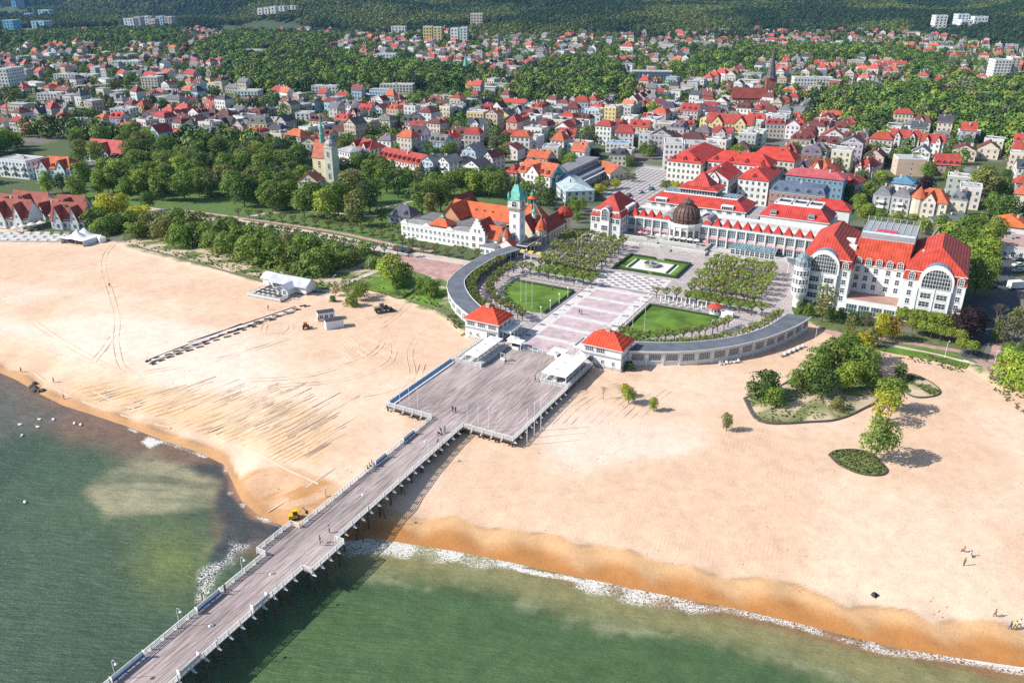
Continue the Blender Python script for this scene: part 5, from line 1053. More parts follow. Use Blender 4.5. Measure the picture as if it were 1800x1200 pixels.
 mb = MB(); mb.gwall(9, 18, 16.2, 30, 3.5, 9.8, 5, 'y'); mb.build('wall', ['wall'], o, color=(.50, .26, .15)); mb = MB(); mb.gable(9, 18, 16, 31, 9.8, 5.3, .4, 0, 'y'); mb.build('roof', ['roof'], o, color=OR); facade(o, (9.5, 16.2), (17.5, 16.2), 6.5, 1, 2.2, 3, 2, 2)
 mb = MB(); mb.gwall(4, 12, 30, 42, 3.5, 10, 5, 'y'); mb.build('wall', ['wall'], o, color=(.5, .26, .15)); mb = MB(); mb.gable(4, 12, 30, 42, 10, 5.2, .4, 0, 'y'); mb.build('roof', ['roof'], o, color=DR)
 for x in (20, 24, 28): mb = MB(); mb.box(x, x + .7, 25.8, 26.5, 11.2, 12); mb.build('roof_vent', ['dark'], o)
 def spire(cx, cy, z, s=1.0, mat_='copper', nm='ridge_turret', base='trim'):
  mb = MB(); mb.lathe(cx, cy, [(.75 * s, z), (.75 * s, z + 1.5 * s), (.95 * s, z + 1.6 * s)], 8); mb.build(nm, [base], o)
  mb = MB(); mb.lathe(cx, cy, [(.95 * s, z + 1.6 * s), (.85 * s, z + 2.2 * s), (.35 * s, z + 2.9 * s), (.25 * s, z + 3.3 * s), (.33 * s, z + 3.5 * s), (.06 * s, z + 4.9 * s)], 8); mb.build('spire', [mat_], o)
 spire(35, 28.5, 13.6, 1.1); spire(49.2, 23, 12.5, 1.3)
 # octagonal hall
 ox, oy = 45.8, 27.8; r8 = 7.2
 mb = MB(); mb.lathe(ox, oy, [(r8, 3.5), (r8, 11)], 8, a0=22.5, a1=382.5); mb.build('octagon_wall', ['wall'], o, color=CREAM)
 mb = MB(); mb.lathe(ox, oy, [(r8 + .5, 10.8), (r8 + .4, 11.0), (1.9, 17.2)], 8, a0=22.5, a1=382.5); mb.build('octagon_roof', ['roof'], o, color=OR)
 for k in range(8): a = R(22.5 + 45 * k); mb = MB(); mb.tube((ox + (r8 + .4) * math.cos(a), oy + (r8 + .4) * math.sin(a), 11.0), (ox + 1.9 * math.cos(a), oy + 1.9 * math.sin(a), 17.3), .13, n=4); mb.build('roof_rib', ['copper'], o)
 mb = MB(); mb.lathe(ox, oy, [(1.7, 17.1), (1.6, 19.0)], 8); mb.build('lantern', ['glass'], o)
 for k in range(8): a = R(45 * k); mb = MB(); mb.box(ox + 1.7 * math.cos(a) - .12, ox + 1.7 * math.cos(a) + .12, oy + 1.7 * math.sin(a) - .12, oy + 1.7 * math.sin(a) + .12, 17.1, 19.1); mb.build('lantern_post', ['copper'], o)
 mb = MB(); mb.lathe(ox, oy, [(2.1, 19.1), (.7, 20.3), (.05, 20.4)], 8); mb.build('lantern_roof', ['roof'], o, color=OR); mb = MB(); mb.lathe(ox, oy, [(.6, 20.2), (.75, 20.9), (.3, 21.6), (.05, 23)], 8); mb.build('spire', ['copper'], o)
 # south hall with dark roof, right wing, two domed turrets
 mb = MB(); mb.gwall(44, 51.5, 17, 27, 3.5, 9, 5, 'y'); mb.build('wall', ['wall'], o, color=CREAM); mb = MB(); mb.gable(44, 51.5, 17, 30, 9, 5.4, .5, 0, 'y'); mb.build('roof', ['roof'], o, color=DR)
 facade(o, (51.5, 17.5), (51.5, 25), 4.8, 1.4, 3.0, 3, 2, 2, arch=True, name='arched_window')
 wb(51.6, 57.2, 21, 40, 3.5, 8.8, c=(.66, .55, .40)); mb = MB(); mb.hip(50, 57.2, 20, 40, 8.9, 4, .5, 0); mb.build('roof', ['roof'], o, color=DR); facade(o, (57.2, 22), (57.2, 39.5), 4.8, .9, 2.7, 7, 1, 2)
 def turret(cx, cy, r, zw, prof, col, lb):
  mb = MB(); mb.lathe(cx, cy, [(r, 3.5), (r, zw)], 8); mb.build('turret_wall', ['wall'], o, color=(.62, .52, .40)); mb = MB(); mb.lathe(cx, cy, [(r * a, zw + b) for a, b in prof], 12 if lb else 8); mb.build('turret_roof', ['roof'], o, color=col)
  for k in range(5): a = R(200 + k * 45); window(o, cx + r * .93 * math.cos(a), cy + r * .93 * math.sin(a), zw - 2.3, .8, 1.6, a + math.pi / 2, 1, 2, arch=True, name='arched_window')
  z = zw + prof[-1][1]; mb = MB(); mb.lathe(cx, cy, [(.35, z - .2), (.25, z + .5), (.32, z + .8), (.04, z + 2.0)], 8); mb.build('spire', ['copper'], o)
 turret(54.3, 19.5, 2.4, 9.6, [(1.15, 0), (.95, .6), (.75, 2.0), (.2, 4.0)], OR, 0); turret(55.6, 38.5, 3.1, 10.5, [(1.1, 0), (1.12, 1.0), (.95, 2.6), (.6, 3.8), (.1, 4.4)], (.36, .05, .035), 1)
 # lighthouse tower
 t = thing('lighthouse_tower', 'slender white square tower with pointed green copper roof', 'tower', (*W(-48.6, 83.6), 0), ARZ)
 w = 2.25; mb = MB(); mb.box(-w, w, -w, w, 3.5, 20.6); mb.build('shaft', ['wall'], t, color=(.72, .71, .71))
 mb = MB(); mb.add([(-w, -w, 19.2), (w, -w, 19.2), (w, w, 19.2), (-w, w, 19.2), (-w - .55, -w - .55, 20.6), (w + .55, -w - .55, 20.6), (w + .55, w + .55, 20.6), (-w - .55, w + .55, 20.6)], [(0, 1, 5, 4), (1, 2, 6, 5), (2, 3, 7, 6), (3, 0, 4, 7)]); mb.box(-w - .55, w + .55, -w - .55, w + .55, 20.6, 20.9); mb.build('gallery', ['stone'], t)
 mb = MB(); mb.box(-w - .1, w + .1, -w - .1, w + .1, 20.9, 24.0); mb.build('belfry', ['wall'], t, color=(.55, .55, .53))
 for (x, y, a) in ((0, -w - .1, 0), (w + .1, 0, R(90)), (-w - .1, 0, R(-90))): window(t, x, y, 21.2, 2.3, 2.3, a, 2, 1, arch=True, name='arched_opening')
 for (x, y, a) in ((0, -w, 0), (w, 0, R(90))):
  for z in (8.5, 12.8, 17.0): window(t, x, y, z, 1.1, 1.5, a, 2, 2)
 mb = MB(); ww = w + .5; mb.add([(-ww, -ww, 23.9), (ww, -ww, 23.9), (ww, ww, 23.9), (-ww, ww, 23.9), (-.75, -.75, 29.6), (.75, -.75, 29.6), (.75, .75, 29.6), (-.75, .75, 29.6)], [(0, 1, 5, 4), (1, 2, 6, 5), (2, 3, 7, 6), (3, 0, 4, 7), (3, 2, 1, 0)]); mb.build('roof', [mat('verdigris', (.12, .42, .34), var=.3, sc=.8, rough=.6)], t)
 for (x, y) in ((-ww, -ww), (ww, -ww), (ww, ww), (-ww, ww)): mb = MB(); mb.lathe(x * .86, y * .86, [(.62, 23.9), (.62, 25.2), (.75, 25.3), (.05, 27.0)], 6); mb.build('corner_turret', ['copper'], t)
 mb = MB(); mb.lathe(0, 0, [(.9, 29.5), (.9, 30.8), (1.1, 30.9), (.5, 31.9), (.06, 33.4)], 8); mb.build('lantern', ['dark'], t)
 mb = MB(); mb.lathe(-2.3, -4.2, [(1.7, 3.5), (1.7, 10.0), (1.9, 10.1)], 8); mb.build('stair_turret', ['wall'], t, color=(.62, .55, .50)); mb = MB(); mb.lathe(-2.3, -4.2, [(2.1, 10.0), (.06, 13.6)], 8); mb.build('stair_roof', ['roof'], t, color=(.45, .12, .06))
 mb = MB(); mb.gwall(-3.4, 2.4, -8, -4.4, 3.5, 7.4, 2, 'y'); mb.build('porch', ['wall'], t, color=(.70, .62, .60)); mb = MB(); mb.gable(-3.4, 2.4, -7.7, -4.4, 7.5, 2.1, .3, 0, 'y'); mb.build('porch_roof', ['roof'], t, color=DR)
 # covered walk with dark flat roof linking tower and bath hall, and open pergola
 c = thing('covered_walk', 'dark flat roofed covered walk from the tower to the bath hall', 'arcade', (*W(-46, 78), 0), ARZ)
 mb = MB(); mb.box(0, 4.6, 0, 24, 7.0, 7.3, bottom=True); mb.ring(0, 4.6, 0, 24, 7.3, 7.6, .2, 1); mb.build('roof', ['dark', 'trim'], c)
 for k in range(8): mb = MB(); mb.box(4.0, 4.4, .4 + 3.2 * k, .8 + 3.2 * k, 3.9, 7.0); mb.build('column', ['trim'], c)
 g = thing('white_pergola', 'white flat pergola with yellow flower boxes by the bath house', 'pergola', (*W(-43, 74), 0), ARZ)
 mb = MB(); mb.box(0, 15, -1.6, 1.0, 6.6, 6.8, bottom=True); mb.build('roof', ['grey'], g)
 for k in range(6): mb = MB(); mb.box(.2 + k * 2.9, .5 + k * 2.9, -1.4, -1.1, 3.9, 6.6); mb.build('post', ['trim'], g)
 for k in range(4): mb = MB(); mb.box(1.4 + k * 3.4, 3.2 + k * 3.4, -1.2, .2, 6.8, 7.5); mb.build('flower_box', ['obj'], g, color=(.68, .50, .10))
build_bath()
# ---------------------------------------------------------------- the town
WC = dict(white=(.68, .67, .65), cream=(.58, .53, .42), grey=(.42, .42, .42), pink=(.52, .42, .38), blue=(.36, .50, .60), yellow=(.66, .50, .22), tan=(.50, .40, .31), brick=(.33, .11, .07), teal=(.10, .32, .36))
RC = dict(red=(.40, .07, .055), orange=(.50, .135, .065), maroon=(.17, .055, .055), slate=(.16, .165, .18), black=(.07, .07, .08), pale=(.40, .40, .40), blue=(.10, .22, .34))
_dm = {}
def dormer_mesh():
 if 'd' not in _dm:
  mb = MB(); mb.gwall(-.8, .8, 0, 2.6, -.3, 1.1, .8, 'y', 0); mb.gable(-.8, .8, 0, 2.6, 1.1, .85, .18, 1, 'y', .12)
  _dm['d'] = mb;
  mb = MB(); mb.quad((-.5, -.04, .15), (.5, -.04, .15), (.5, -.04, 1.0), (-.5, -.04, 1.0)); _dm['p'] = mb.mesh('pane', ['glass'])
  mb = MB(); mb.box(-.35, .35, -.25, .25, 0, 1.5); mb.box(-.42, .42, -.32, .32, 1.5, 1.65); _dm['c'] = mb.mesh('chimney', ['brick'])
 return _dm
def win_grid(mb, A, B, z0, fl, fh, w, h, step, skip=None):
 (ax, ay), (bx, by) = A, B; L = math.hypot(bx - ax, by - ay); n = max(1, int(L / step)); dx, dy = (bx - ax) / L, (by - ay) / L; nx, ny = dy, -dx
 for f in range(fl):
  for i in range(n):
   t = L * (i + .5) / n; z = z0 + f * fh + .9; x, y = ax + dx * t, ay + dy * t
   for k, (ww, o_, m, e) in enumerate(((w / 2 + .12, .05, 0, .12), (w / 2, .09, 1, 0))):
    p = [(x + dx * s * ww + nx * o_, y + dy * s * ww + ny * o_) for s in (-1, 1)]
    mb.quad((*p[0], z - e), (*p[1], z - e), (*p[1], z + h + e), (*p[0], z + h + e), m)
   p = (x + nx * .1, y + ny * .1); mb.quad((p[0] - dx * .04, p[1] - dy * .04, z), (p[0] + dx * .04, p[1] + dy * .04, z), (p[0] + dx * .04, p[1] + dy * .04, z + h), (p[0] - dx * .04, p[1] - dy * .04, z + h), 0)
def house(name, label, cat, loc, rz, w, d, fl, kind, rh, wc, rc, fh=2.9, dorm=0, chim=2, win=(1.0, 1.45, 2.3), group=None, balc=False, wing=0, seed=0, gables=0, z1=None):
 o = thing(name, label, cat, loc, rz, group); g = random.Random(seed); z0 = -.4; H = fl * fh + .5 if z1 is None else z1
 wc = WC[wc] if isinstance(wc, str) else wc; rc = RC[rc] if isinstance(rc, str) else rc
 mb = MB(); ax = 'x' if w >= d else 'y'
 if kind in ('gable', 'gx', 'gy'):
  ax = kind[1] if kind != 'gable' else ax; mb.gwall(0, w, 0, d, z0, H, rh, ax)
 else: mb.box(0, w, 0, d, z0, H)
 mb.build('wall', ['wall'], o, color=wc)
 mb = MB()
 if kind in ('gable', 'gx', 'gy'): mb.gable(0, w, 0, d, H, rh, .35, 0, ax, .2)
 elif kind == 'hip': mb.hip(0, w, 0, d, H, rh, .45, 0, abs(w - d) / 2 + min(w, d) * .12)
 elif kind == 'pyr': mb.hip(0, w, 0, d, H, rh, .45, 0, .01)
 elif kind == 'mansard':
  e, i = .3, 1.3; q = [(-e, -e), (w + e, -e), (w + e, d + e), (-e, d + e)]; r_ = [(i, i), (w - i, i), (w - i, d - i), (i, d - i)]
  mb.add([(*a, H) for a in q] + [(*a, H + rh * .75) for a in r_], [(0, 1, 5, 4), (1, 2, 6, 5), (2, 3, 7, 6), (3, 0, 4, 7)]); cx = [(.0 + (w / 2 - i) * .0 + a[0], a[1]) for a in r_]
  m2 = (w / 2, d / 2); top = [(*a, H + rh * .75) for a in r_]; mb.add(top + [(m2[0] - max(w - d, 0) / 2.2, m2[1] - max(d - w, 0) / 2.2, H + rh), (m2[0] + max(w - d, 0) / 2.2, m2[1] + max(d - w, 0) / 2.2, H + rh)], [(0, 1, 5, 4), (1, 2, 5), (2, 3, 4, 5), (3, 0, 4)] if w >= d else [(0, 1, 4), (1, 2, 5, 4), (2, 3, 5), (3, 0, 4, 5)])
 else:
  mb.box(.2, w - .2, .2, d - .2, H, H + .12)
 mb.build('roof', ['flat' if kind == 'flat' or rc[0] < .3 and rc[2] > rc[0] else 'roof'], o, color=rc)
 if kind == 'flat':
  mb = MB(); mb.ring(-.06, w + .06, -.06, d + .06, H, H + .55, .28); mb.build('parapet', ['trim'], o)
  for k in range(chim): mb = MB(); x, y = g.uniform(.2, .7) * w, g.uniform(.3, .7) * d; mb.box(x, x + g.uniform(1.2, 3), y, y + g.uniform(1, 2.2), H + .1, H + g.uniform(1, 1.9)); mb.build('roof_housing', ['conc'], o)
 else:
  mb = MB(); mb.box(-.18, w + .18, -.18, 0 - .002, H - .35, H - .1, bottom=True); mb.box(-.18, -.002, -.18, d, H - .35, H - .1, bottom=True); mb.box(w + .002, w + .18, -.18, d, H - .35, H - .1, bottom=True); mb.build('cornice', ['trim'], o)
 mb = MB(); ww, wh, st = win
 win_grid(mb, (.2, 0), (w - .2, 0), 0, fl, fh, ww, wh, st); win_grid(mb, (w, .2), (w, d - .2), 0, fl, fh, ww, wh, st * 1.2); win_grid(mb, (0, d - .2), (0, .2), 0, fl, fh, ww, wh, st * 1.2)
 if kind in ('gable', 'gx', 'gy') and ax == 'y' and rh > 2.5: win_grid(mb, (w / 2 - 1.6, 0), (w / 2 + 1.6, 0), H - .6, 1, fh, .8, 1.1, 1.5)
 mb.build('windows', ['frame', 'glass'], o, kind='stuff')
 dm = dormer_mesh()
 for k in range(dorm):
  x = w * (k + .5) / dorm; yy = .55 if kind != 'mansard' else .15; key = ('dm', rc, wc)
  if key not in dm:
   b = dm['d']; me = b.mesh('dormer', ['wall', 'roof']); dm[key] = me
  a = ob('dormer', dm[key], o, (x, yy, H + .35), color=rc); a.scale = (1, 1, 1); ob('pane', dm['p'], a)
 if gables:                    # projecting gabled front bay
  for k in range(gables):
   gw = w / (gables + .6) * .62; xc = w * (k + .5) / gables; mb = MB(); mb.gwall(xc - gw / 2, xc + gw / 2, -1.0, d / 2, z0, H + .3, rh * .8, 'y'); mb.build('gabled_bay', ['wall'], o, color=wc)
   mb = MB(); mb.gable(xc - gw / 2, xc + gw / 2, -1.0, d / 2, H + .3, rh * .82, .3, 0, 'y'); mb.build('bay_roof', ['roof'], o, color=rc)
   mb = MB(); win_grid(mb, (xc - gw / 2 + .2, -1.0), (xc + gw / 2 - .2, -1.0), 0, fl, fh, ww, wh, st); win_grid(mb, (xc - 1, -1), (xc + 1, -1), H - .6, 1, fh, .8, 1, 1.5); mb.build('windows', ['frame', 'glass'], o, kind='stuff')
 if kind != 'flat':
  for k in range(chim): a = ob('chimney', dm['c'], o, (g.uniform(.2, .8) * w, d * g.uniform(.35, .65), H + rh * (.62 if kind != 'mansard' else .8)), color=(.32, .17, .13) if k % 2 else (.6, .58, .54))
 if balc:
  for f in range(1, fl):
   for k in range(max(1, int(w / 6))): x = w * (k + .5) / max(1, int(w / 6)); mb = MB(); mb.box(x - 1.5, x + 1.5, -1.2, -.1, f * fh, f * fh + .15, bottom=True); mb.ring(x - 1.5, x + 1.5, -1.2, -.1, f * fh + .15, f * fh + 1.0, .08); mb.build('balcony', ['trim'], o)
 return o
BUSY = []                         # (X, Y, radius) of ground already taken
def hh(L, R_, depth, ev, kind, rh, wc, rc, label, name='town_house', cat='house', fl=None, **kw):
 """a house known by the two ends of its front wall and the row of its eaves in the photograph"""
 A, B = P(*L, 3.9), P(*R_, 3.9); w = math.dist(A, B); rz = math.atan2(B[1] - A[1], B[0] - A[0]); H = HT(L, ev, 3.9) - 3.9
 if fl is None: fl = max(1, round(H / 2.9))
 o = house(name, label, cat, (A[0], A[1], 3.9), rz, w, depth, fl, kind, rh, wc, rc, fh=(H - .5) / fl, z1=H, seed=int(L[0] * 3 + L[1]), **kw)
 nx, ny = -math.sin(rz), math.cos(rz)
 n = max(1, int(w / 8))
 for i in range(n + 1):
  for j in (0, .5, 1): BUSY.append((A[0] + (B[0] - A[0]) * i / n + nx * depth * j, A[1] + (B[1] - A[1]) * i / n + ny * depth * j, 7.5))
 return o
def town_heroes():
 T = {'name': 'apartment_block', 'cat': 'apartment block'}
 hh((664, 293), (737, 309), 13, 274, 'gable', 4.2, (.70, .56, .54), 'red', 'long pink and white apartment block with bright red roof full of dormers', dorm=9, chim=3, balc=True, **T)
 hh((618, 281), (652, 288), 12, 256, 'hip', 4, (.70, .60, .56), 'red', 'pinkish apartment house with red turreted roof left of the long pink block', dorm=3, gables=2, **T)
 hh((594, 290), (617, 296), 13, 263, 'hip', 2.2, 'white', 'pale', 'white apartment house with pale grey roof behind the yellow church tower', **T)
 hh((742, 308), (762, 312), 10, 282, 'gy', 3, 'blue', 'slate', 'pale blue house with grey roof right beside the long pink block')
 hh((768, 309), (790, 313), 11, 283, 'gy', 3, 'white', 'slate', 'white gabled house with turquoise balcony, right of the long pink block', balc=True)
 hh((792, 305), (812, 309), 12, 284, 'hip', 2.6, 'white', 'black', 'white house with black roof behind the spa park trees')
 hh((815, 313), (843, 318), 11, 290, 'gy', 3.2, 'white', 'black', 'white villa with dark gabled roof and wide bay, behind the park trees')
 hh((812, 284), (836, 287), 12, 264, 'gy', 3.4, 'blue', 'slate', 'tall blue gabled house with slate roof behind the white villas')
 hh((848, 300), (866, 303), 11, 276, 'gy', 3.6, (.60, .52, .54), 'maroon', 'mauve gabled house with dull red roof behind the white villas')
 hh((888, 329), (909, 332), 11, 302, 'hip', 3.6, 'cream', 'red', 'cream town house with red hipped roof left of the orange roofed corner house', dorm=2)
 o = hh((910, 331), (966, 342), 14, 300, 'gable', 5, 'white', 'orange', 'large white corner house with bright orange roof and teal painted end wall', dorm=5, gables=1, **T)
 w = o.children[0].dimensions[0];
 mb = MB(); L = math.dist(P(910, 331, 3.9), P(966, 342, 3.9)); H = HT((910, 331), 300, 3.9) - 3.9
 pts = [(0.3, 0), (13.7, 0), (13.7, H * .8), (11, H), (7, H + 4.2), (4, H + 1), (2, H * .75), (1.2, H * .4)]
 mb.poly([(L + .1, y, z) for y, z in pts]); mb.build('painted_end_wall', [mat('teal_mural', (.08, .36, .38), var=.7, sc=.35)], o)
 hh((967, 279), (990, 281), 11, 246, 'pyr', 5.5, 'white', 'orange', 'plain white tower-like house with steep orange pyramid roof')
 hh((991, 279), (1022, 283), 14, 252, 'flat', 1, (.42, .56, .56), 'pale', 'pale green-grey five storey block right of the orange pyramid roof', **T)
 hh((965, 329), (994, 357), 14, 310, 'hip', 2.6, (.55, .62, .66), (.42, .52, .56), 'pale blue classical villa with light metal roof beside the square')
 # market hall: two stepped levels
 m = thing('market_hall', 'long low grey hall with flat roofs and colonnade beside the square', 'market hall', (*W(-68.4, 173), 3.9), ARZ)
 for (x0, x1, y1, z, n) in ((-6, 0, 60, 5.2, 'wall'), (-15, -6.02, 52, 8.6, 'upper_wall')):
  mb = MB(); mb.box(x0, x1, 0, y1, -.3, z); mb.build(n, ['wall'], m, color=(.42, .46, .48)); mb = MB(); mb.box(x0 - .1, x1 + .5, -.3, y1 + .3, z, z + .3, bottom=True); mb.build('roof', ['flat'], m, color=(.20, .21, .23))
  facade(m, (x1, .4), (x1, y1 - .4), z - 2.6, y1 / 20 * .8, 2.1, 20, 3, 1); facade(m, (x0 + .3, 0), (x1 - .2, 0), z - 3, 1.6, 2.2, 3)
 for k in range(20): mb = MB(); mb.box(1.6, 1.95, .5 + k * 3.1, .85 + k * 3.1, -.1, 4.0); mb.build('column', ['trim'], m)
 mb = MB(); mb.box(.01, 2.4, 0, 60.5, 4.0, 4.35, bottom=True); mb.build('canopy', ['frame'], m)
 for i in range(10): X, Y = W(-75, 173 + i * 6.5); BUSY.append((X, Y, 11))
 hh((1043, 309), (1072, 318), 12, 296, 'gx', 3.5, 'cream', 'orange', 'small cream house with orange roof at the far end of the market hall')
 hh((1064, 268), (1105, 270), 9, 252, 'flat', .5, 'white', (.15, .35, .55), 'white two storey block with a painted blue upper wall above the square', **T)
 hh((1165, 300), (1197, 301), 16, 252, 'flat', .5, 'white', 'pale', 'white five storey block with red corner turrets at the top of the square', balc=False, **T)
 hh((1201, 290), (1262, 292), 14, 255, 'flat', .5, 'white', 'pale', 'long white flat roofed block behind the red shopping roofs', **T)
 RR = (.52, .06, .045)
 C = {'name': 'shopping_block', 'cat': 'shopping block'}
 for (u, v, w, d, fl, kind, rh, wc, rc, lb, kw) in [
  (-30, 206, 17, 40, 5, 'hip', 4.2, (.66, .63, .57), RR, 'long white shopping block with bright red roof right beside the square', dict(dorm=3)),
  (-12, 214, 30, 15, 5, 'hip', 4.5, 'white', RR, 'white shopping block with broad red hipped roof behind the pyramid roof', dict(dorm=4)),
  (4, 232, 22, 14, 5, 'hip', 5, 'cream', RR, 'shopping block with steep red hipped roof and skylights at the rear', {}),
  (-9, 190, 14, 22, 4, 'gy', 4, 'white', RR, 'white shopping block with red gable roof nearest the pyramid roof', dict(gables=1)),
  (8, 196, 14, 26, 4, 'hip', 4, 'white', RR, 'narrow white shopping block with red roof between gable and blue block', dict(dorm=1)),
  (26, 214, 26, 14, 4, 'hip', 2.6, (.16, .30, .42), (.50, .11, .12), 'dark blue glazed block with dull red roof right of the shopping roofs', {}),
  (24, 190, 24, 13, 3, 'mansard', 3.6, (.36, .20, .18), (.11, .14, .20), 'curved dark slate mansard block with green skylights behind the spa', dict(dorm=5)),
  (38, 172, 14, 9, 2, 'flat', 1, 'white', 'pale', 'low white flat roofed annex behind the second spa hall', {}),
 ]:
  house(C['name'], lb, C['cat'], (*W(u, v), 3.9), ARZ, w, d, fl, kind, rh, wc, rc, seed=int(u + v), **kw)
  for i in range(3):
   for j in range(3): BUSY.append((*W(u + w * i / 2, v + d * j / 2), 8))
 hh((1238, 246), (1318, 252), 15, 214, 'gable', 5, (.66, .52, .26), 'red', 'yellow house with two gables and red tiled roof above the shopping blocks', dorm=0, gables=2, **T)
 hh((1412, 330), (1452, 338), 13, 296, 'hip', 5.5, 'cream', 'orange', 'cream apartment house with layered orange roofs right of the blue block', dorm=3, gables=1, **T)
 hh((1455, 345), (1500, 352), 14, 318, 'hip', 3.2, 'white', 'red', 'white corner house with red mansard roof right of the orange roofed one', dorm=3, **T)
 hh((1500, 318), (1530, 322), 14, 292, 'hip', 4, (.66, .60, .58), 'red', 'pale house with twin red gables behind the white corner house', gables=2)
 hh((1574, 309), (1624, 311), 12, 280, 'flat', .4, (.56, .42, .33), 'pale', 'blank tan brick walled block among trees right of the shopping quarter', win=(.6, .8, 9), **T)
 hh((1640, 303), (1684, 306), 11, 288, 'gable', 5, (.50, .28, .22), 'red', 'brick house with steep red roof and row of dormers right of blank tan block', dorm=4)
 hh((1693, 312), (1728, 315), 12, 302, 'hip', 1.5, 'white', 'slate', 'low white house with big dark grey roof under trees at the right')
 hh((1564, 335), (1608, 340), 12, 321, 'hip', 3, 'white', 'blue', 'white house with blue sheet roof behind the grey balconied house')
 hh((1530, 372), (1560, 376), 12, 342, 'mansard', 3, 'grey', 'slate', 'grey balconied apartment house with dark roof left of orange turret villa', balc=True, **T)
 hh((1562, 377), (1594, 382), 12, 345, 'mansard', 3, 'grey', 'slate', 'grey apartment house with glazed bays touching the orange turret villa', balc=True, **T)
 v = hh((1597, 383), (1658, 392), 13, 350, 'hip', 4.6, 'cream', 'orange', 'cream villa with orange turret roof behind the grand hotel', dorm=0, gables=1, **T)
 mb = MB(); mb.lathe(2.5, 1.5, [(3.0, -.4), (3.0, 9.5)], 10); mb.build('corner_turret', ['wall'], v, color=WC['cream']); mb = MB(); mb.lathe(2.5, 1.5, [(3.5, 9.3), (.1, 14.2)], 10); mb.build('turret_roof', ['roof'], v, color=RC['orange'])
 hh((1662, 388), (1692, 392), 13, 350, 'mansard', 3, 'cream', 'slate', 'cream house with grey dormered roof right of orange turret villa', dorm=2, **T)
 hh((1680, 366), (1718, 370), 12, 330, 'flat', 1, (.64, .56, .53), 'pale', 'plain pinkish wall block with flat roof behind the cream house', **T)
 hh((1632, 437), (1652, 440), 10, 418, 'gy', 4, (.42, .27, .20), (.20, .25, .20), 'small brick chapel with green roof behind the grand hotel', name='chapel', cat='chapel')
 hh((1645, 415), (1702, 405), 9, 398, 'gx', 3, 'grey', (.22, .26, .22), 'long low hall with grey-green roof behind the hotel trees', fl=1)
 hh((1743, 413), (1803, 420), 14, 395, 'hip', 3.4, 'white', (.66, .16, .05), 'low white building with bright orange roof at the right edge')
 hh((1756, 452), (1815, 458), 22, 434, 'flat', .5, 'white', (.42, .28, .25), 'white flat roofed pavilion with brown terrace at the right edge')
 hh((1776, 375), (1815, 380), 12, 340, 'hip', 4, 'cream', 'orange', 'cream villa with orange roof cut by the right edge')
 hh((1784, 312), (1812, 316), 10, 296, 'gy', 4, 'white', 'red', 'white gabled house with red roof at the right edge among trees')
 for (L, R_, ev, lb) in (((1560, 262), (1612, 266), 240, 'white terraced houses with red gables above the tan blank block'), ((1615, 268), (1655, 272), 248, 'white terraced houses with orange red gables right of the first terrace')): hh(L, R_, 11, ev, 'gable', 4, 'white', 'red', lb, gables=2)
 hh((1600, 283), (1632, 286), 10, 266, 'gable', 3.4, 'white', 'slate', 'long low white villa with dark roof in front of the gabled terraces')
 # left hand side
 hh((2, 311), (52, 316), 12, 280, 'flat', .8, (.62, .68, .72), 'pale', 'modern white apartment block with balcony grids at the left edge', balc=True, **T)
 hh((66, 318), (128, 322), 12, 294, 'hip', 5, (.52, .66, .74), (.50, .13, .06), 'pale blue and white villa with orange-red turret roofs near left edge', gables=2, dorm=1, chim=3, name='villa', cat='villa')
 hh((152, 283), (214, 288), 13, 268, 'gable', 7, (.52, .64, .66), (.50, .10, .09), 'villa with tall steep red roofs and pale blue gable in the park trees', gables=1, name='villa', cat='villa')
 hh((684, 391), (722, 396), 9, 378, 'hip', 4, (.5, .52, .55), (.11, .11, .14), 'small cottage with dark slate hipped roof by the park turning circle', dorm=2)
 # yellow church-like tower
 c = thing('church_tower', 'yellow church-like tower house with red roof and thin green spire', 'church', (*P(566, 322, 3.9), 3.9), ARZ + R(8))
 mb = MB(); mb.box(-4.5, 3.5, 0, 9, -.4, 13.5); mb.build('wall', ['wall'], c, color=(.70, .64, .40)); mb = MB(); mb.gable(-4.5, 3.5, 0, 9, 13.5, 8, .3, 0, 'x'); mb.gwall(-4.4, 3.4, .1, 8.9, 13.5, 13.6, 7.8, 'x', 1); mb.build('roof', ['roof', 'wall'], c, color=(.50, .16, .10))
 mb = MB(); mb.box(3.52, 8, -1, 5, -.4, 18.5); mb.box(3.3, 8.2, -1.2, 5.2, 18.5, 19); mb.build('stair_tower', ['wall'], c, color=(.55, .56, .46)); mb = MB(); mb.lathe(5.75, 2, [(2.9, 19), (2.7, 20.6), (1.6, 22), (.9, 22.4), (.9, 23.4), (.1, 24.4)], 10); mb.build('cupola', ['grey'], c)
 for z in (3, 8, 14): window(c, 5.75, -1, z, 1.5, 3.0, 0, 2, 2, arch=True, name='arched_window'); window(c, -.5, 0, min(z, 9), 1.4, 2.4, 0, 2, 2)
 mb = MB(); mb.lathe(-.5, 4.5, [(1.3, 20), (1.3, 24), (1.5, 24.2), (1.1, 25), (.9, 28), (.5, 29), (.06, 36)], 8); mb.build('spire', ['copper'], c); BUSY.append((*P(566, 315, 3.9), 14)); BUSY.append((*P(590, 318, 3.9), 8))
 hh((527, 356), (562, 358), 8, 318, 'gy', 4, 'cream', (.55, .17, .08), 'low orange roofed church aisle hidden in park trees left of tower', name='church_aisle', cat='church')
 # brick church with spire
 b = thing('brick_church', 'red brick church with tall dark spire in the town centre', 'church', (*P(1316, 192, 3.9), 3.9), ARZ + R(20)); BR = (.30, .09, .06)
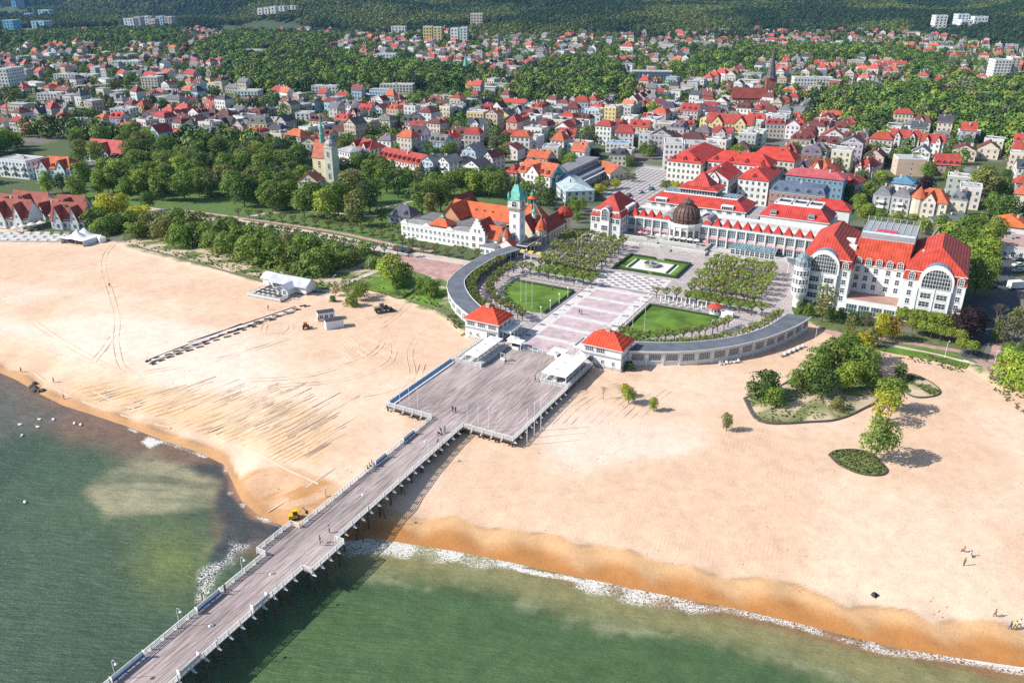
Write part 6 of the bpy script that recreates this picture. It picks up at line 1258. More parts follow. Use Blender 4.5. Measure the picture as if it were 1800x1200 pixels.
 mb = MB(); mb.gwall(-14, 12, 0, 13, -.4, 9, 7, 'x'); mb.build('wall', ['brick'], b, color=BR); mb = MB(); mb.gable(-14, 12, 0, 13, 9, 7.2, .4, 0, 'x'); mb.build('roof', ['roof'], b, color=(.24, .055, .04))
 mb = MB(); mb.box(12.02, 19, 3, 10, -.4, 24); mb.build('tower', ['brick'], b, color=BR); mb = MB(); mb.lathe(15.5, 6.5, [(4.9, 24), (3.6, 26), (2.3, 34), (.1, 48)], 8, a0=22.5, a1=382.5); mb.build('spire', ['roof'], b, color=(.13, .12, .12))
 for z in (8, 16): window(b, 15.5, 3, z, 2, 4.4, 0, 2, 2, arch=True, name='arched_window', frame='stone')
 facade(b, (-13, 0), (11, 0), 2, 1.6, 5, 7, 2, 2, arch=True, name='arched_window', frame='stone')
 for q in ((1300, 188), (1318, 186), (1334, 186)): BUSY.append((*P(*q, 3.9), 16))
 b = thing('chapel_spire', 'thin blue-green church spire rising above woods left of town centre', 'church', (*P(817, 140, 3.9), 3.9), ARZ); mb = MB(); mb.box(-2.5, 2.5, 0, 5, -.4, 12); mb.build('tower', ['brick'], b, color=BR); mb = MB(); mb.lathe(0, 2.5, [(3.2, 12), (.1, 26)], 8); mb.build('spire', ['copper'], b)
 hh((832, 137), (880, 140), 14, 130, 'gx', 6, 'brick', 'maroon', 'long brick building with dark red roof right of thin green spire', name='brick_hall', cat='hall')
 # tower blocks and long flat roofed blocks, far
 def tb(x0, x1, yb, yt, depth, wc, lb, fl=None, kind='flat', rc='pale', win=(1.4, 1.5, 3.0)):
  X0, Y0 = P(x0, yb, 3.9); Z0 = 3.9; H = HT((x0, yb), yt, 3.9) - 3.9
  if gz(X0, Y0) > 6:
   for _ in range(30): Z0 += .4 * (gz(*P(x0, yb, min(Z0, 90))) - Z0)
   Z0 = min(Z0, 90); X0, Y0 = P(x0, yb, Z0); H = (yb - yt) * Y0 / FPX * 1.05
  X1 = X0 * (x1 - CX) / (x0 - CX); w = X1 - X0; s = max(1, Y0 / 900)
  n = fl or max(2, round(H / (2.9 * s)))
  house('tower_block' if H > 20 else 'long_block', lb, 'tower block' if H > 20 else 'apartment block', (X0, Y0, Z0), R(-6), w, depth, n, kind, 3, wc, rc, fh=(H - .5) / n, z1=H, win=(win[0] * s, win[1] * s, win[2] * s), chim=1, seed=x0)
  for i in range(4): BUSY.append((X0 + w * i / 3, Y0 + depth / 2, 12 * s ** .7)); BUSY.append((X0 + w * i / 3, Y0 - 16 * s, 15 * s)); BUSY.append((X0 + w * i / 3, Y0 - 34 * s, 12 * s))
 tb(-6, 20, 158, 122, 26, (.66, .66, .64), 'white tower block with brown end wall at the left edge');
 tb(250, 280, 156, 136, 14, 'cream', 'cream slab block with a yellow stair column, left of centre')
 tb(548, 597, 164, 152, 12, (.60, .66, .68), 'long pale blue office block with ribbon windows beside dark wood')
 tb(668, 726, 164, 149, 12, 'cream', 'long cream four storey block in trees above the pink block'); tb(662, 696, 110, 95, 12, (.62, .68, .74), 'white block with pale blue side among woods')
 tb(688, 713, 61, 47, 16, 'white', 'white tower block left of the yellow pair'); tb(744, 760, 70, 47, 16, (.60, .50, .20), 'yellow tower block, left one of the pair', rc='pale'); tb(762, 776, 72, 48, 16, (.62, .52, .24), 'yellow tower block, right one of the pair')
 tb(792, 805, 73, 50, 16, 'white', 'white tower block, left half of pair right of the yellow towers'); tb(808, 821, 74, 49, 16, (.60, .66, .64), 'pale green-white tower block, right half of pair beyond yellow towers'); tb(827, 848, 45, 28, 20, (.62, .52, .42), 'beige tower block standing against the forest edge')
 tb(1641, 1661, 53, 32, 22, 'white', 'lone white tower block in front of right forest'); tb(1681, 1700, 45, 29, 22, (.60, .68, .74), 'pale tower block, rear left of the forest trio'); tb(1688, 1707, 49, 38, 22, 'white', 'white tower block, front one of the forest trio'); tb(1711, 1734, 43, 32, 22, (.62, .70, .76), 'pale tower block, rightmost of the forest trio')
 tb(1742, 1770, 143, 106, 16, 'white', 'tall white and beige tower block near the right edge'); tb(1771, 1786, 141, 102, 14, (.60, .50, .42), 'beige stair tower beside the tall white block at right')
 for k, (x0, x1, yb, yt, c) in enumerate([(219, 228, 48, 33, (.6, .68, .74)), (229, 237, 52, 33, 'white'), (238, 248, 46, 30, 'pink'), (250, 262, 44, 29, 'white'), (263, 274, 47, 34, (.6, .45, .4)), (276, 288, 44, 29, (.42, .6, .66)), (291, 304, 49, 30, 'pink')]): tb(x0, x1, yb, yt, 22, c, 'distant tower block, %s from the left in the big far left estate' % ORD[k])
 for k, (x0, x1, yb, yt) in enumerate([(453, 462, 26, 17), (464, 473, 25, 16), (475, 485, 24, 14), (490, 500, 20, 13), (505, 520, 17, 12)]): tb(x0, x1, yb, yt, 24, 'white', 'tiny white distant block, %s from the left below the first hills' % ORD[k])
 for k, (x0, x1, yb, yt, c) in enumerate([(8, 27, 56, 36, (.14, .42, .62)), (22, 30, 15, -14, (.14, .36, .60)), (32, 46, 16, -20, (.03, .08, .16)), (57, 66, 52, 38, (.35, .6, .72)), (70, 80, 52, 38, (.35, .6, .72)), (43, 54, 32, 24, (.3, .5, .65)), (68, 88, 27, 18, (.35, .55, .68))]): tb(x0, x1, yb, yt, 26, c, 'bluish office tower, %s in the far left business district' % ['low wide one', 'tall thin one', 'tallest darkest one', 'left twin', 'right twin', 'small middle one', 'short pale one'][k])
 for (x0, x1, yb, yt, lb) in ((40, 92, 58, 52, 'long low white hall below the business district towers'), (197, 247, 118, 108, 'long pale green glazed hall at left'), (95, 128, 140, 131, 'long white block, left of two behind the red terraces'), (130, 168, 142, 132, 'long white block, right of two behind the red terraces'), (66, 104, 176, 165, 'white four storey slab above the blue villa'), (195, 232, 206, 192, 'white five storey slab right of the maroon terraces'), (412, 455, 172, 160, 'pale green four storey slab left of blue office block'), (424, 478, 100, 88, 'large grey school hall beside the pale tower'), (1110, 1180, 140, 126, 'long dark glass office building above town centre'), (1395, 1460, 150, 137, 'white terrace with pale roof right of brick church'), (520, 546, 212, 200, 'white villa with round gable in the maroon roofs')):
  tb(x0, x1, yb, yt, 13, (.08, .11, .16) if 'dark glass' in lb else (.50, .62, .60) if 'green' in lb else 'white', lb)
town_heroes()

# restaurants by the beach at the left edge
def restaurants():
 DR = (.33, .09, .065); data = [((-4, 376), (26, 380), 8, 366, 6, 'small dark red restaurant roof behind the biggest one at left edge', 0), ((98, 379), (146, 382), 8, 368, 6, 'restaurant roof with pinkish slope at the rear right of the group', 1), ((-8, 398), (52, 402), 9, 380, 7, 'big steep red-brown restaurant roof nearest the left edge', 2), ((20, 372), (80, 378), 8, 360, 6, 'long red restaurant roof behind the umbrellas with a tall chimney gable', 1), ((66, 383), (92, 388), 10, 374, 6, 'small linking restaurant roof with steep red sides', 0), ((92, 402), (150, 404), 9, 385, 6.5, 'large restaurant with red roof, blue dormers and white veranda', 2)]
 for k, (L, R_, d, ev, rh, lb, dm) in enumerate(data): hh(L, R_, d, ev, 'gable', rh, (.55, .60, .62), DR, lb, name='beach_restaurant', cat='restaurant', dorm=dm, fl=1, gables=2 if k in (2, 5) else 1, chim=2)
 for k, (x, y) in enumerate(((42, 407), (58, 404), (74, 401), (50, 398), (66, 396), (30, 410))):
  X, Y, Z = G(x, y); u = thing('restaurant_parasol', 'big pale cream parasol, %s of the cluster before the restaurants' % ORD[k], 'parasol', (X, Y, Z), 0, 'cream restaurant parasols')
  mb = MB(); mb.tube((0, 0, 0), (0, 0, 2.7), .06, n=5); mb.build('pole', ['trim'], u); mb = MB(); mb.lathe(0, 0, [(2.0, 2.3), (1.95, 2.45), (.05, 3.3)], 8); mb.build('canopy', ['cloth'], u, color=(.62, .58, .50))
 d = thing('wooden_decking', 'bleached timber beach terrace with rows of low benches before the restaurants', 'terrace', (*P(0, 417, 3.2), 3.0), R(-3));
 mb = MB(); mb.box(-6, 34, -6, 6, -.3, .45); mb.build('floor', [mat_rows('bleached_boards', src='c', c=(.52, .47, .42), step=.3, ax=0, amt=.4)], d)
 for i in range(5):
  for j in range(9): mb = MB(); x, y = -5 + j * 4.2 + (i % 2), -5 + i * 2.3; mb.box(x, x + 2.6, y, y + .9, .45, .85); mb.box(x, x + 2.6, y + .75, y + .9, .85, 1.35); mb.build('low_bench', ['trim'], d)
restaurants()

# ---------------------------------------------------------------- houses filling the town, trees between them
PXW = [[(385, 160), (395, 118), (470, 92), (560, 92), (640, 112), (690, 118), (740, 125), (860, 130), (880, 150), (800, 168), (740, 160), (600, 172), (545, 168), (530, 172)],
 [(1385, 190), (1500, 172), (1620, 158), (1700, 160), (1810, 150), (1900, 160), (1900, 262), (1800, 280), (1720, 262), (1640, 236), (1545, 222), (1545, 285), (1500, 262), (1470, 215)],
 [(905, 160), (960, 118), (1060, 108), (1110, 150), (1120, 182), (1010, 200), (940, 196)], PARK,
 [(-60, 250), (60, 235), (130, 236), (130, 262), (60, 268), (0, 282), (-60, 300)], [(-60, 250), (-60, 400), (0, 330), (150, 330), (160, 300), (240, 250), (150, 248)],
 [(1180, 130), (1250, 100), (1420, 88), (1560, 92), (1640, 110), (1700, 150), (1640, 152), (1560, 118), (1420, 108), (1300, 122), (1240, 150)],
 [(330, 95), (420, 60), (600, 72), (560, 95), (400, 120)], [(0, 66), (300, 55), (330, 80), (0, 84)]]
NOB = [[(-300, 420), (-60, 400), (0, 330), (150, 330), (600, 330), (620, 345), (900, 352), (1000, 380), (1035, 345), (1060, 318), (1125, 284), (1165, 292), (1170, 335), (1290, 345), (1480, 372), (1530, 400), (1640, 440), (1700, 470), (1740, 400), (1900, 400), (2400, 800), (-300, 900)],
 [(1060, 340), (1120, 286), (1170, 290), (1210, 350), (1100, 380)]]
HOUSES, TREEPTS = [], []
def fill_town():
 g = random.Random(42); ax = np.array([b[0] for b in BUSY]); ay = np.array([b[1] for b in BUSY]); ar = np.array([b[2] for b in BUSY])
 cells = []
 v = 10.0
 while v < 1750:
  near = v < 620; sv = 13.5 if near else 15.5; su = 14.5 if near else 16.5; u = -1700.0
  while u < 1300:
   X, Y = W(u, v); t = X / max(Y, 1)
   if 170 < Y < 1750 and abs(t) < .80 and (v > 150 or abs(t) > .58): cells.append((u, v, X, Y, near))
   u += su
  v += sv
 cu = np.array([(c[2], c[3]) for c in cells]); zz = GZ(cu[:, 0], cu[:, 1]); dd = cu[:, 1] * math.cos(PITCH) - (zz - CH) * math.sin(PITCH); uu = cu[:, 1] * math.sin(PITCH) + (zz - CH) * math.cos(PITCH)
 sx = CX + FPX * cu[:, 0] / dd; sy = CY - FPX * uu / dd
 wood = np.zeros(len(cells), bool); no = np.zeros(len(cells), bool)
 for p in PXW: wood |= sdf(p, sx, sy) < 0
 for p in NOB: no |= sdf(p, sx, sy) < 2
 hill = hills(cu[:, 0], cu[:, 1]) > 2
 dens = fbm(cu[:, 0], cu[:, 1], 110, 6, 2)
 for i, (u, v, X, Y, near) in enumerate(cells):
  if sx[i] < -40 or sx[i] > 1840:
   if -330 < sx[i] < 2200 and Y > float(np.interp(X, INX, INY)) + 9: TREEPTS.extend((X + g.uniform(-7, 7), Y + g.uniform(-7, 7), g.uniform(.7, 1.2), 'w') for _ in range(2 if g.random() < .75 else 0))
   continue
  if v < 150: continue
  r = g.random(); iu, iv = round(u / 14.5), round(v / 13.5)
  if wood[i] or hill[i]:
   if hill[i] and not wood[i] and Y > 900: continue
   for _ in range(2):
    TREEPTS.append((X + g.uniform(-8, 8), Y + g.uniform(-8, 8), g.uniform(.85, 1.25), 'w'))
   continue
  if no[i]: continue
  core = 1.0 if sy[i] > 190 else .78 if sy[i] > 150 else .55 if sy[i] > 110 else .40
  cent = 1.12 if 900 < sx[i] < 1560 and sy[i] > 130 else .9
  street = (near and (iu % 8 == 0 or iv % 7 == 0))
  ph = (.80 if not street else .15) * core * cent * (1.15 if dens[i] > .5 else .72)
  x, y = X + g.uniform(-2, 2), Y + g.uniform(-2, 2)
  if r < ph and ((ax - x) ** 2 + (ay - y) ** 2 > (ar + 6) ** 2).all():
   HOUSES.append((x, y, near, sx[i], sy[i]))
   for _ in range(g.choice((0, 1, 1, 2))): TREEPTS.append((X + g.choice((-7, 7)), Y + g.uniform(-7, 7), g.uniform(.45, .9), 't'))
  elif not street or g.random() < .35:
   if ((ax - x) ** 2 + (ay - y) ** 2 > (ar + 1) ** 2).all():
    TREEPTS.append((x, y, g.uniform(.7, 1.15), 't'))
    if g.random() < .6: TREEPTS.append((x + g.uniform(-8, 8), y + g.uniform(-8, 8), g.uniform(.6, 1), 't'))
fill_town()
LM = [(575, 290, 'the yellow church tower'), (700, 285, 'the long pink block'), (935, 315, 'the orange corner house'), (1035, 325, 'the market hall'), (1130, 300, 'the paved square'), (1260, 310, 'the red shopping roofs'), (1278, 235, 'the yellow double gabled house'), (1325, 170, 'the brick church'), (1600, 298, 'the blank tan block'), (1628, 375, 'the orange turret villa'), (1764, 130, 'the tall white tower block'), (98, 305, 'the pale blue villa'), (183, 275, 'the steep red villa'), (265, 148, 'the cream slab block'), (8, 145, 'the brown ended tower'), (762, 65, 'the yellow towers'), (572, 160, 'the blue office block'), (697, 158, 'the long cream block'), (980, 265, 'the orange pyramid roof'), (855, 136, 'the long brick hall'), (1085, 262, 'the blue painted block'), (1435, 315, 'the layered orange roofs'), (680, 103, 'the blue sided block'), (450, 95, 'the grey school hall'), (222, 114, 'the pale green hall'), (434, 168, 'the pale green slab'), (1428, 145, 'the pale roofed terrace'), (1145, 134, 'the dark glass offices'), (85, 172, 'the white four storey slab'), (213, 200, 'the white five storey slab'), (830, 305, 'the white villas'), (1480, 335, 'the red mansard corner house'), (1580, 255, 'the red gabled terraces'), (370, 270, 'the park trees'), (533, 207, 'the round gabled villa'), (640, 545, 'the beach containers'), (760, 540, 'the left colonnade'), (1065, 610, 'the right pavilion'), (1200, 640, 'the right colonnade'), (1600, 560, 'the grand hotel'), (1770, 600, 'the side road'), (1270, 800, 'the open sand'), (350, 440, 'the long sand edge'), (500, 500, 'the beach cafe'), (880, 400, 'the lighthouse tower'), (1075, 390, 'the spa corner block')]
def where(px, py):
 k = min(range(len(LM)), key=lambda i: ((LM[i][0] - px) / 1.3) ** 2 + ((LM[i][1] - py) * 1.6) ** 2); x, y, n = LM[k]
 return ('left of ' if px < x - 32 else 'right of ' if px > x + 32 else 'behind ' if py < y else 'in front of ') + n
def autolabel(items, plural=None):
 """items: (object, look, px, py): say where each stands, and which it is among its look-alikes there"""
 by = {}
 for it in items: by.setdefault((it[1], where(it[2], it[3])), []).append(it)
 for (look, wh), L in by.items():
  L.sort(key=lambda q: q[2])
  for i, it in enumerate(L):
   it[0]['label'] = '%s %s' % (look, wh) + ('' if len(L) == 1 else ', %s from left' % ORD[i])
   if len(it[0]['label'].split()) > 16: it[0]['label'] = it[0]['label'].replace(' with ', ', ').replace(' from left', '').replace(' the ', ' ')
def build_town():
 g = random.Random(77); HOUSES.sort(key=lambda h: h[0] ** 2 + h[1] ** 2); items = []
 wnames = ['white'] * 8 + ['cream'] * 4 + ['grey'] * 3 + ['pink'] * 3 + ['blue'] * 1 + ['tan', 'yellow', 'brick']
 rnames = ['red'] * 5 + ['orange'] * 2 + ['maroon'] * 5 + ['slate'] * 4 + ['black'] * 3 + ['pale'] * 6
 wtxt = dict(white='white', cream='cream', grey='grey', pink='pinkish', blue='pale blue', tan='tan', yellow='yellow', brick='brick'); rtxt = dict(red='red', orange='orange', maroon='dull maroon', slate='grey', black='black', pale='pale')
 for i, (x, y, near, px, py) in enumerate(HOUSES[:240]):
  wc, rc = g.choice(wnames), g.choice(rnames); kind = g.choice(['gx', 'gy', 'hip', 'hip', 'mansard', 'mansard', 'gx'] + (['flat'] * 3 if rc in ('slate', 'pale', 'black') else []))
  if rc == 'pale': kind = 'flat'
  w, d = g.uniform(8.5, 13), g.uniform(8, 11); fl = g.choice((2, 3, 3, 3, 4)); z = gz(x, y)
  rz = ARZ + g.choice((0, 0, 0, R(8), R(-7), R(90), R(-90), R(15))); c, s = math.cos(rz), math.sin(rz); lx, ly = x - (w / 2) * c + (d / 2) * s, y - (w / 2) * s - (d / 2) * c
  rh = g.uniform(2.6, 4.4)
  o = house('town_house', '', 'house', (lx, ly, z), rz, w, d, fl, kind, rh, tuple(q * g.uniform(.9, 1.06) for q in WC[wc]), tuple(q * g.uniform(.85, 1.15) for q in RC[rc]), dorm=g.choice((0, 2, 3)) if kind in ('gx', 'mansard') else 0, chim=g.choice((1, 2, 3)), gables=1 if g.random() < .28 and kind in ('hip', 'gx') else 0, seed=i)
  kt = {'gx': 'gabled', 'gy': 'gable', 'hip': 'hipped', 'mansard': 'mansard', 'flat': 'flat'}[kind]
  items.append((o, '%s house with %s %s roof' % (wtxt[wc], rtxt[rc], kt), px, py))
 autolabel(items)
 V, F, C = [], [], []
 for i, (x, y, near, px, py) in enumerate(HOUSES[240:]):
  wc = np.array(WC[g.choice(wnames)]) * g.uniform(.7, .95); rn = g.choice(rnames); rc = np.array(RC[rn]) * g.uniform(.8, 1.15); s_ = 1.0 if y < 1000 else 1.15
  big = g.random() < .12; w, d = g.uniform(7.5, 12) * (1.8 if big else 1), g.uniform(7, 10.5); h = g.choice((5, 6, 7.5, 8.5, 11)); rn = 'pale' if big and g.random() < .6 else rn; z = gz(x, y) - .3; rc = np.array(RC[rn]) * g.uniform(.7, 1.15); rh = 0.4 if rn == 'pale' else g.uniform(2.4, 4.4); rz = ARZ + g.choice((0, R(8), R(90), R(-10))); c, s = math.cos(rz), math.sin(rz)
  def T(a, b, e): return (x + a * c - b * s, y + a * s + b * c, z + e)
  def A(pts, col):
   b = len(V); V.extend(pts); C.extend([col] * len(pts));
   if len(pts) == 3: F.append((b, b + 1, b + 2))
   else: F.append((b, b + 1, b + 2)); F.append((b, b + 2, b + 3))
  q = [(-w / 2, -d / 2), (w / 2, -d / 2), (w / 2, d / 2), (-w / 2, d / 2)]; e = .4; qo = [(a + math.copysign(e, a), b + math.copysign(e, b)) for a, b in q]
  for k in range(4): a, b = q[k], q[(k + 1) % 4]; A([T(*a, 0), T(*b, 0), T(*b, h), T(*a, h)], wc)
  hip = g.random() < .5; rr = (w - d) / 2 + (1 if hip else d / 2); rr = max(rr, .5); r0, r1 = T(-rr, 0, h + rh), T(rr, 0, h + rh); Q = [T(*a, h - .1) for a in qo]
  A([Q[0], Q[1], r1, r0], rc); A([Q[2], Q[3], r0, r1], rc); A([Q[1], Q[2], r1], rc if hip else wc); A([Q[3], Q[0], r0], rc if hip else wc)
  dk = np.array([.05, .055, .06])
  for f in range(int(h / 3)):
   for k in range(int(w / 2.8)): xx = -w / 2 + 1.4 + k * 2.7; A([T(xx - .5, -d / 2 - .06, 1 + f * 3), T(xx + .5, -d / 2 - .06, 1 + f * 3), T(xx + .5, -d / 2 - .06, 2.5 + f * 3), T(xx - .5, -d / 2 - .06, 2.5 + f * 3)], dk)
   for k in range(int(d / 3.2)): yy = -d / 2 + 1.6 + k * 3.1; A([T(-w / 2 - .06, yy + .5, 1 + f * 3), T(-w / 2 - .06, yy - .5, 1 + f * 3), T(-w / 2 - .06, yy - .5, 2.5 + f * 3), T(-w / 2 - .06, yy + .5, 2.5 + f * 3)], dk)
  cx = g.uniform(-w / 4, w / 4)
  for k in range(2):
   bx = [(cx + .5 * a, .5 * b) for a, b in ((-1, -1), (1, -1), (1, 1), (-1, 1))]; cx = -cx
   for m in range(4): A([T(*bx[m], h + 1), T(*bx[(m + 1) % 4], h + 1), T(*bx[(m + 1) % 4], h + rh + 1), T(*bx[m], h + rh + 1)], np.array([.5, .45, .42]))
   A([T(*b, h + rh + 1) for b in bx], np.array([.2, .18, .17]))
 o = ob('distant_houses', npmesh('distant_houses', V, F, ['vc'], np.array(C)), kind='stuff'); tag(o, 'mass of small red and grey roofed houses spreading back to the forest', 'houses')
build_town()

# ---------------------------------------------------------------- trees in the parks and the streets
ITEMS = []
def T_(px, py, h, kind, col, w=1.0, name='park_tree', look=None):
 o = tree(px, py, h, kind, col, '', name, w); BUSY.append((o.location.x, o.location.y, h * .25))
 cn = {'green': 'green', 'mid': 'mid green', 'dark': 'dark green', 'deep': 'deep green', 'yellow': 'yellow', 'lime': 'bright lime', 'olive': 'olive', 'purple': 'purple leaved', 'grey': 'grey green', 'orange': 'orange tinted'}.get(col, 'green')
 kn = {'r': 'rounded tree', 't': 'slender tree', 'p': 'poplar', 'b': 'bushy tree', 'l': 'thin crowned tree'}[kind[0]] if look is None else look
 ITEMS.append((o, ('tall ' if h > 13 else '') + cn + ' ' + kn, px, py)); return o
def park():
 # thicket behind the beach
 g = random.Random(5)
 bush = [(168, 402, 8, 'mid'), (185, 392, 9, 'yellow'), (205, 384, 10, 'yellow'), (228, 402, 7, 'green'), (250, 398, 8, 'yellow'), (270, 410, 8, 'olive'), (205, 408, 7, 'dark'), (240, 418, 6, 'green'), (292, 422, 8, 'olive'), (318, 408, 9, 'green'), (322, 432, 8, 'dark'), (352, 428, 8, 'dark'), (345, 410, 8, 'olive'), (378, 440, 7, 'green'), (405, 450, 8, 'mid'), (398, 425, 9, 'green'), (430, 440, 9, 'dark'), (445, 462, 9, 'green'), (465, 445, 8, 'mid'), (478, 466, 9, 'dark'), (500, 452, 8, 'olive'), (510, 474, 9, 'green'), (540, 456, 9, 'dark'), (552, 482, 8, 'mid'), (575, 474, 7, 'dark'), (585, 460, 7, 'green'), (605, 470, 6, 'mid'), (622, 462, 5, 'olive'), (420, 418, 6, 'olive'), (470, 424, 6, 'mid'), (525, 438, 6, 'olive'), (640, 452, 5, 'green'), (655, 470, 4, 'mid'), (300, 400, 5, 'olive'), (525, 482, 4, 'mid'), (180, 412, 6, 'green')]
 for i, (x, y, h, c) in enumerate(bush): T_(x, y, h * 1.12, 'bush%d' % (i % 3), {'dark': 'green', 'green': 'mid'}.get(c, c), 1.05, 'shrub', 'dune thicket shrub'); ITEMS[-1] = (*ITEMS[-1][:2], x, y)
 gg = random.Random(55)
 for poly, n in (([(-20, 262), (60, 252), (62, 276), (0, 282)], 16), ([(130, 258), (170, 246), (300, 258), (300, 290), (200, 302), (140, 300)], 30), ([(-10, 322), (60, 330), (150, 300), (165, 330), (60, 352), (0, 352)], 5), ([(165, 305), (555, 300), (560, 372), (470, 372), (300, 352), (200, 362)], 95), ([(130, 150), (220, 150), (220, 165), (130, 165)], 0), ([(1290, 320), (1530, 330), (1540, 395), (1480, 360)], 5), ([(1700, 330), (1790, 330), (1790, 400), (1730, 400)], 12)):
  for _ in range(n):
   x, y = gg.uniform(min(q[0] for q in poly), max(q[0] for q in poly)), gg.uniform(min(q[1] for q in poly), max(q[1] for q in poly)); X, Y = P(x, y, 3.9)
   if inside(poly, x, y) and all((b[0] - X) ** 2 + (b[1] - Y) ** 2 > b[2] ** 2 for b in BUSY): T_(x, y, gg.uniform(10, 15), gg.choice(['round0', 'round1', 'round2', 'round3', 'round4', 'tall0', 'tall1', 'loose0']), gg.choice(['green', 'green', 'mid', 'lime', 'dark', 'olive']))
 park_ = [(150, 330, 13, 'round0', 'green'), (175, 345, 12, 'tall0', 'lime'), (140, 350, 11, 'round1', 'mid'), (200, 340, 13, 'round2', 'green'), (225, 352, 12, 'tall1', 'green'), (252, 345, 13, 'round3', 'lime'), (280, 352, 13, 'tall0', 'mid'), (262, 372, 9, 'round1', 'dark'), (300, 338, 13, 'round4', 'dark'), (322, 322, 14, 'round0', 'lime'), (345, 332, 14, 'round2', 'green'), (372, 345, 12, 'loose0', 'grey'), (395, 338, 12, 'loose1', 'grey'), (418, 352, 13, 'round3', 'green'), (440, 340, 12, 'loose2', 'grey'), (360, 312, 13, 'round1', 'dark'), (400, 312, 14, 'tall1', 'green'), (432, 318, 15, 'round4', 'green'), (462, 322, 14, 'round0', 'mid'), (470, 348, 13, 'tall0', 'green'), (492, 336, 13, 'loose0', 'grey'), (505, 368, 13, 'round1', 'green'), (480, 372, 11, 'round2', 'mid'), (535, 382, 12, 'round3', 'mid'), (548, 345, 12, 'loose1', 'olive'), (575, 388, 14, 'round0', 'lime'), (595, 380, 15, 'round2', 'green'), (628, 398, 16, 'tall1', 'olive'), (622, 360, 16, 'round4', 'olive'), (650, 372, 14, 'round1', 'dark'), (655, 330, 14, 'round3', 'green'), (680, 340, 15, 'round0', 'green'), (700, 348, 14, 'round2', 'dark'), (672, 395, 9, 'loose2', 'dark'), (640, 308, 14, 'poplar0', 'dark'), (692, 316, 11, 'poplar0', 'grey'), (742, 378, 15, 'round1', 'mid'), (758, 385, 12, 'tall0', 'olive'), (775, 372, 14, 'round4', 'green'), (765, 348, 12, 'round2', 'green'), (792, 345, 12, 'round3', 'mid'), (812, 340, 12, 'round0', 'green'), (832, 345, 12, 'round1', 'lime'), (855, 345, 12, 'round2', 'green'), (872, 348, 12, 'round4', 'mid'), (740, 340, 11, 'loose0', 'grey'), (925, 360, 11, 'round3', 'green'), (948, 362, 11, 'loose1', 'grey'), (965, 368, 10, 'round0', 'dark'), (880, 330, 9, 'round1', 'green'), (110, 338, 9, 'round2', 'dark'), (232, 318, 12, 'round3', 'green'), (262, 306, 12, 'round4', 'mid'), (290, 300, 12, 'round1', 'dark'), (318, 290, 12, 'tall1', 'green'), (350, 285, 12, 'round0', 'mid'), (385, 282, 13, 'round2', 'green'), (420, 285, 12, 'round3', 'dark'), (450, 290, 12, 'loose0', 'olive'), (478, 292, 12, 'round1', 'green'), (505, 300, 11, 'round4', 'mid'), (518, 325, 12, 'round0', 'dark'), (210, 300, 9, 'round1', 'purple'), (240, 290, 10, 'round2', 'green'), (330, 265, 9, 'round0', 'yellow'), (180, 312, 10, 'tall0', 'mid'), (560, 365, 12, 'loose2', 'grey'), (720, 330, 9, 'round3', 'mid')]
 for x, y, h, k, c in park_: T_(x, y, h, k, c)
 near = [(690, 500, 10.5, 'round2', 'lime', 1.15), (712, 503, 8, 'round1', 'green', 1.0), (700, 506, 5, 'bush0', 'green', .7), (758, 520, 6, 'bush1', 'green', .8), (745, 514, 5.5, 'bush2', 'green', .8), (610, 520, 5.2, 'loose0', 'olive', 1.4), (628, 528, 5.5, 'round1', 'lime', 1.1), (618, 538, 4.5, 'bush1', 'mid', .8), (640, 522, 5.5, 'loose1', 'olive', 1.2), (590, 520, 3.5, 'loose2', 'orange', 1.3), (585, 530, 2.2, 'bush0', 'dark', .9)]
 for x, y, h, k, c, w in near: T_(x, y, h, k, c, w, 'beach_tree', 'sand edge tree')
 right = [(1105, 709, 4.4, 'round0', 'lime', 1.0), (1098, 697, 3.6, 'round3', 'yellow', .9), (1148, 722, 3.9, 'tall0', 'lime', 1.1), (1276, 757, 5.0, 'tall1', 'olive', .9), (1538, 808, 10.2, 'round2', 'mid', .88), (1545, 745, 8.6, 'loose1', 'yellow', .95), (1562, 722, 8.6, 'round1', 'lime', .95), (1342, 700, 7.2, 'bush0', 'dark', 1.0), (1360, 712, 5.5, 'bush1', 'green', .8), (1400, 688, 6, 'round3', 'green', 1.1), (1420, 690, 8.5, 'round4', 'mid', 1.1), (1442, 700, 8, 'round0', 'dark', 1.1), (1436, 668, 9, 'round1', 'green', 1.1), (1462, 660, 9.5, 'round2', 'mid', 1.1), (1485, 690, 8.5, 'round3', 'lime', .8), (1505, 668, 9.5, 'round4', 'green', 1.15), (1522, 684, 7.5, 'round0', 'green', 1.1), (1486, 640, 8.5, 'round1', 'green', 1.1), (1510, 636, 8.5, 'round2', 'yellow', .9), (1490, 625, 7, 'round0', 'orange', 1.0), (1532, 652, 6, 'loose2', 'olive', 1.2), (1470, 720, 3.5, 'bush2', 'olive', .8), (1580, 668, 5.4, 'tall1', 'dark', 1.1), (1462, 632, 6.5, 'round3', 'dark', 1.0)]
 for x, y, h, k, c, w in right: T_(x, y, h, k, c, w, 'beach_tree', 'beach tree')
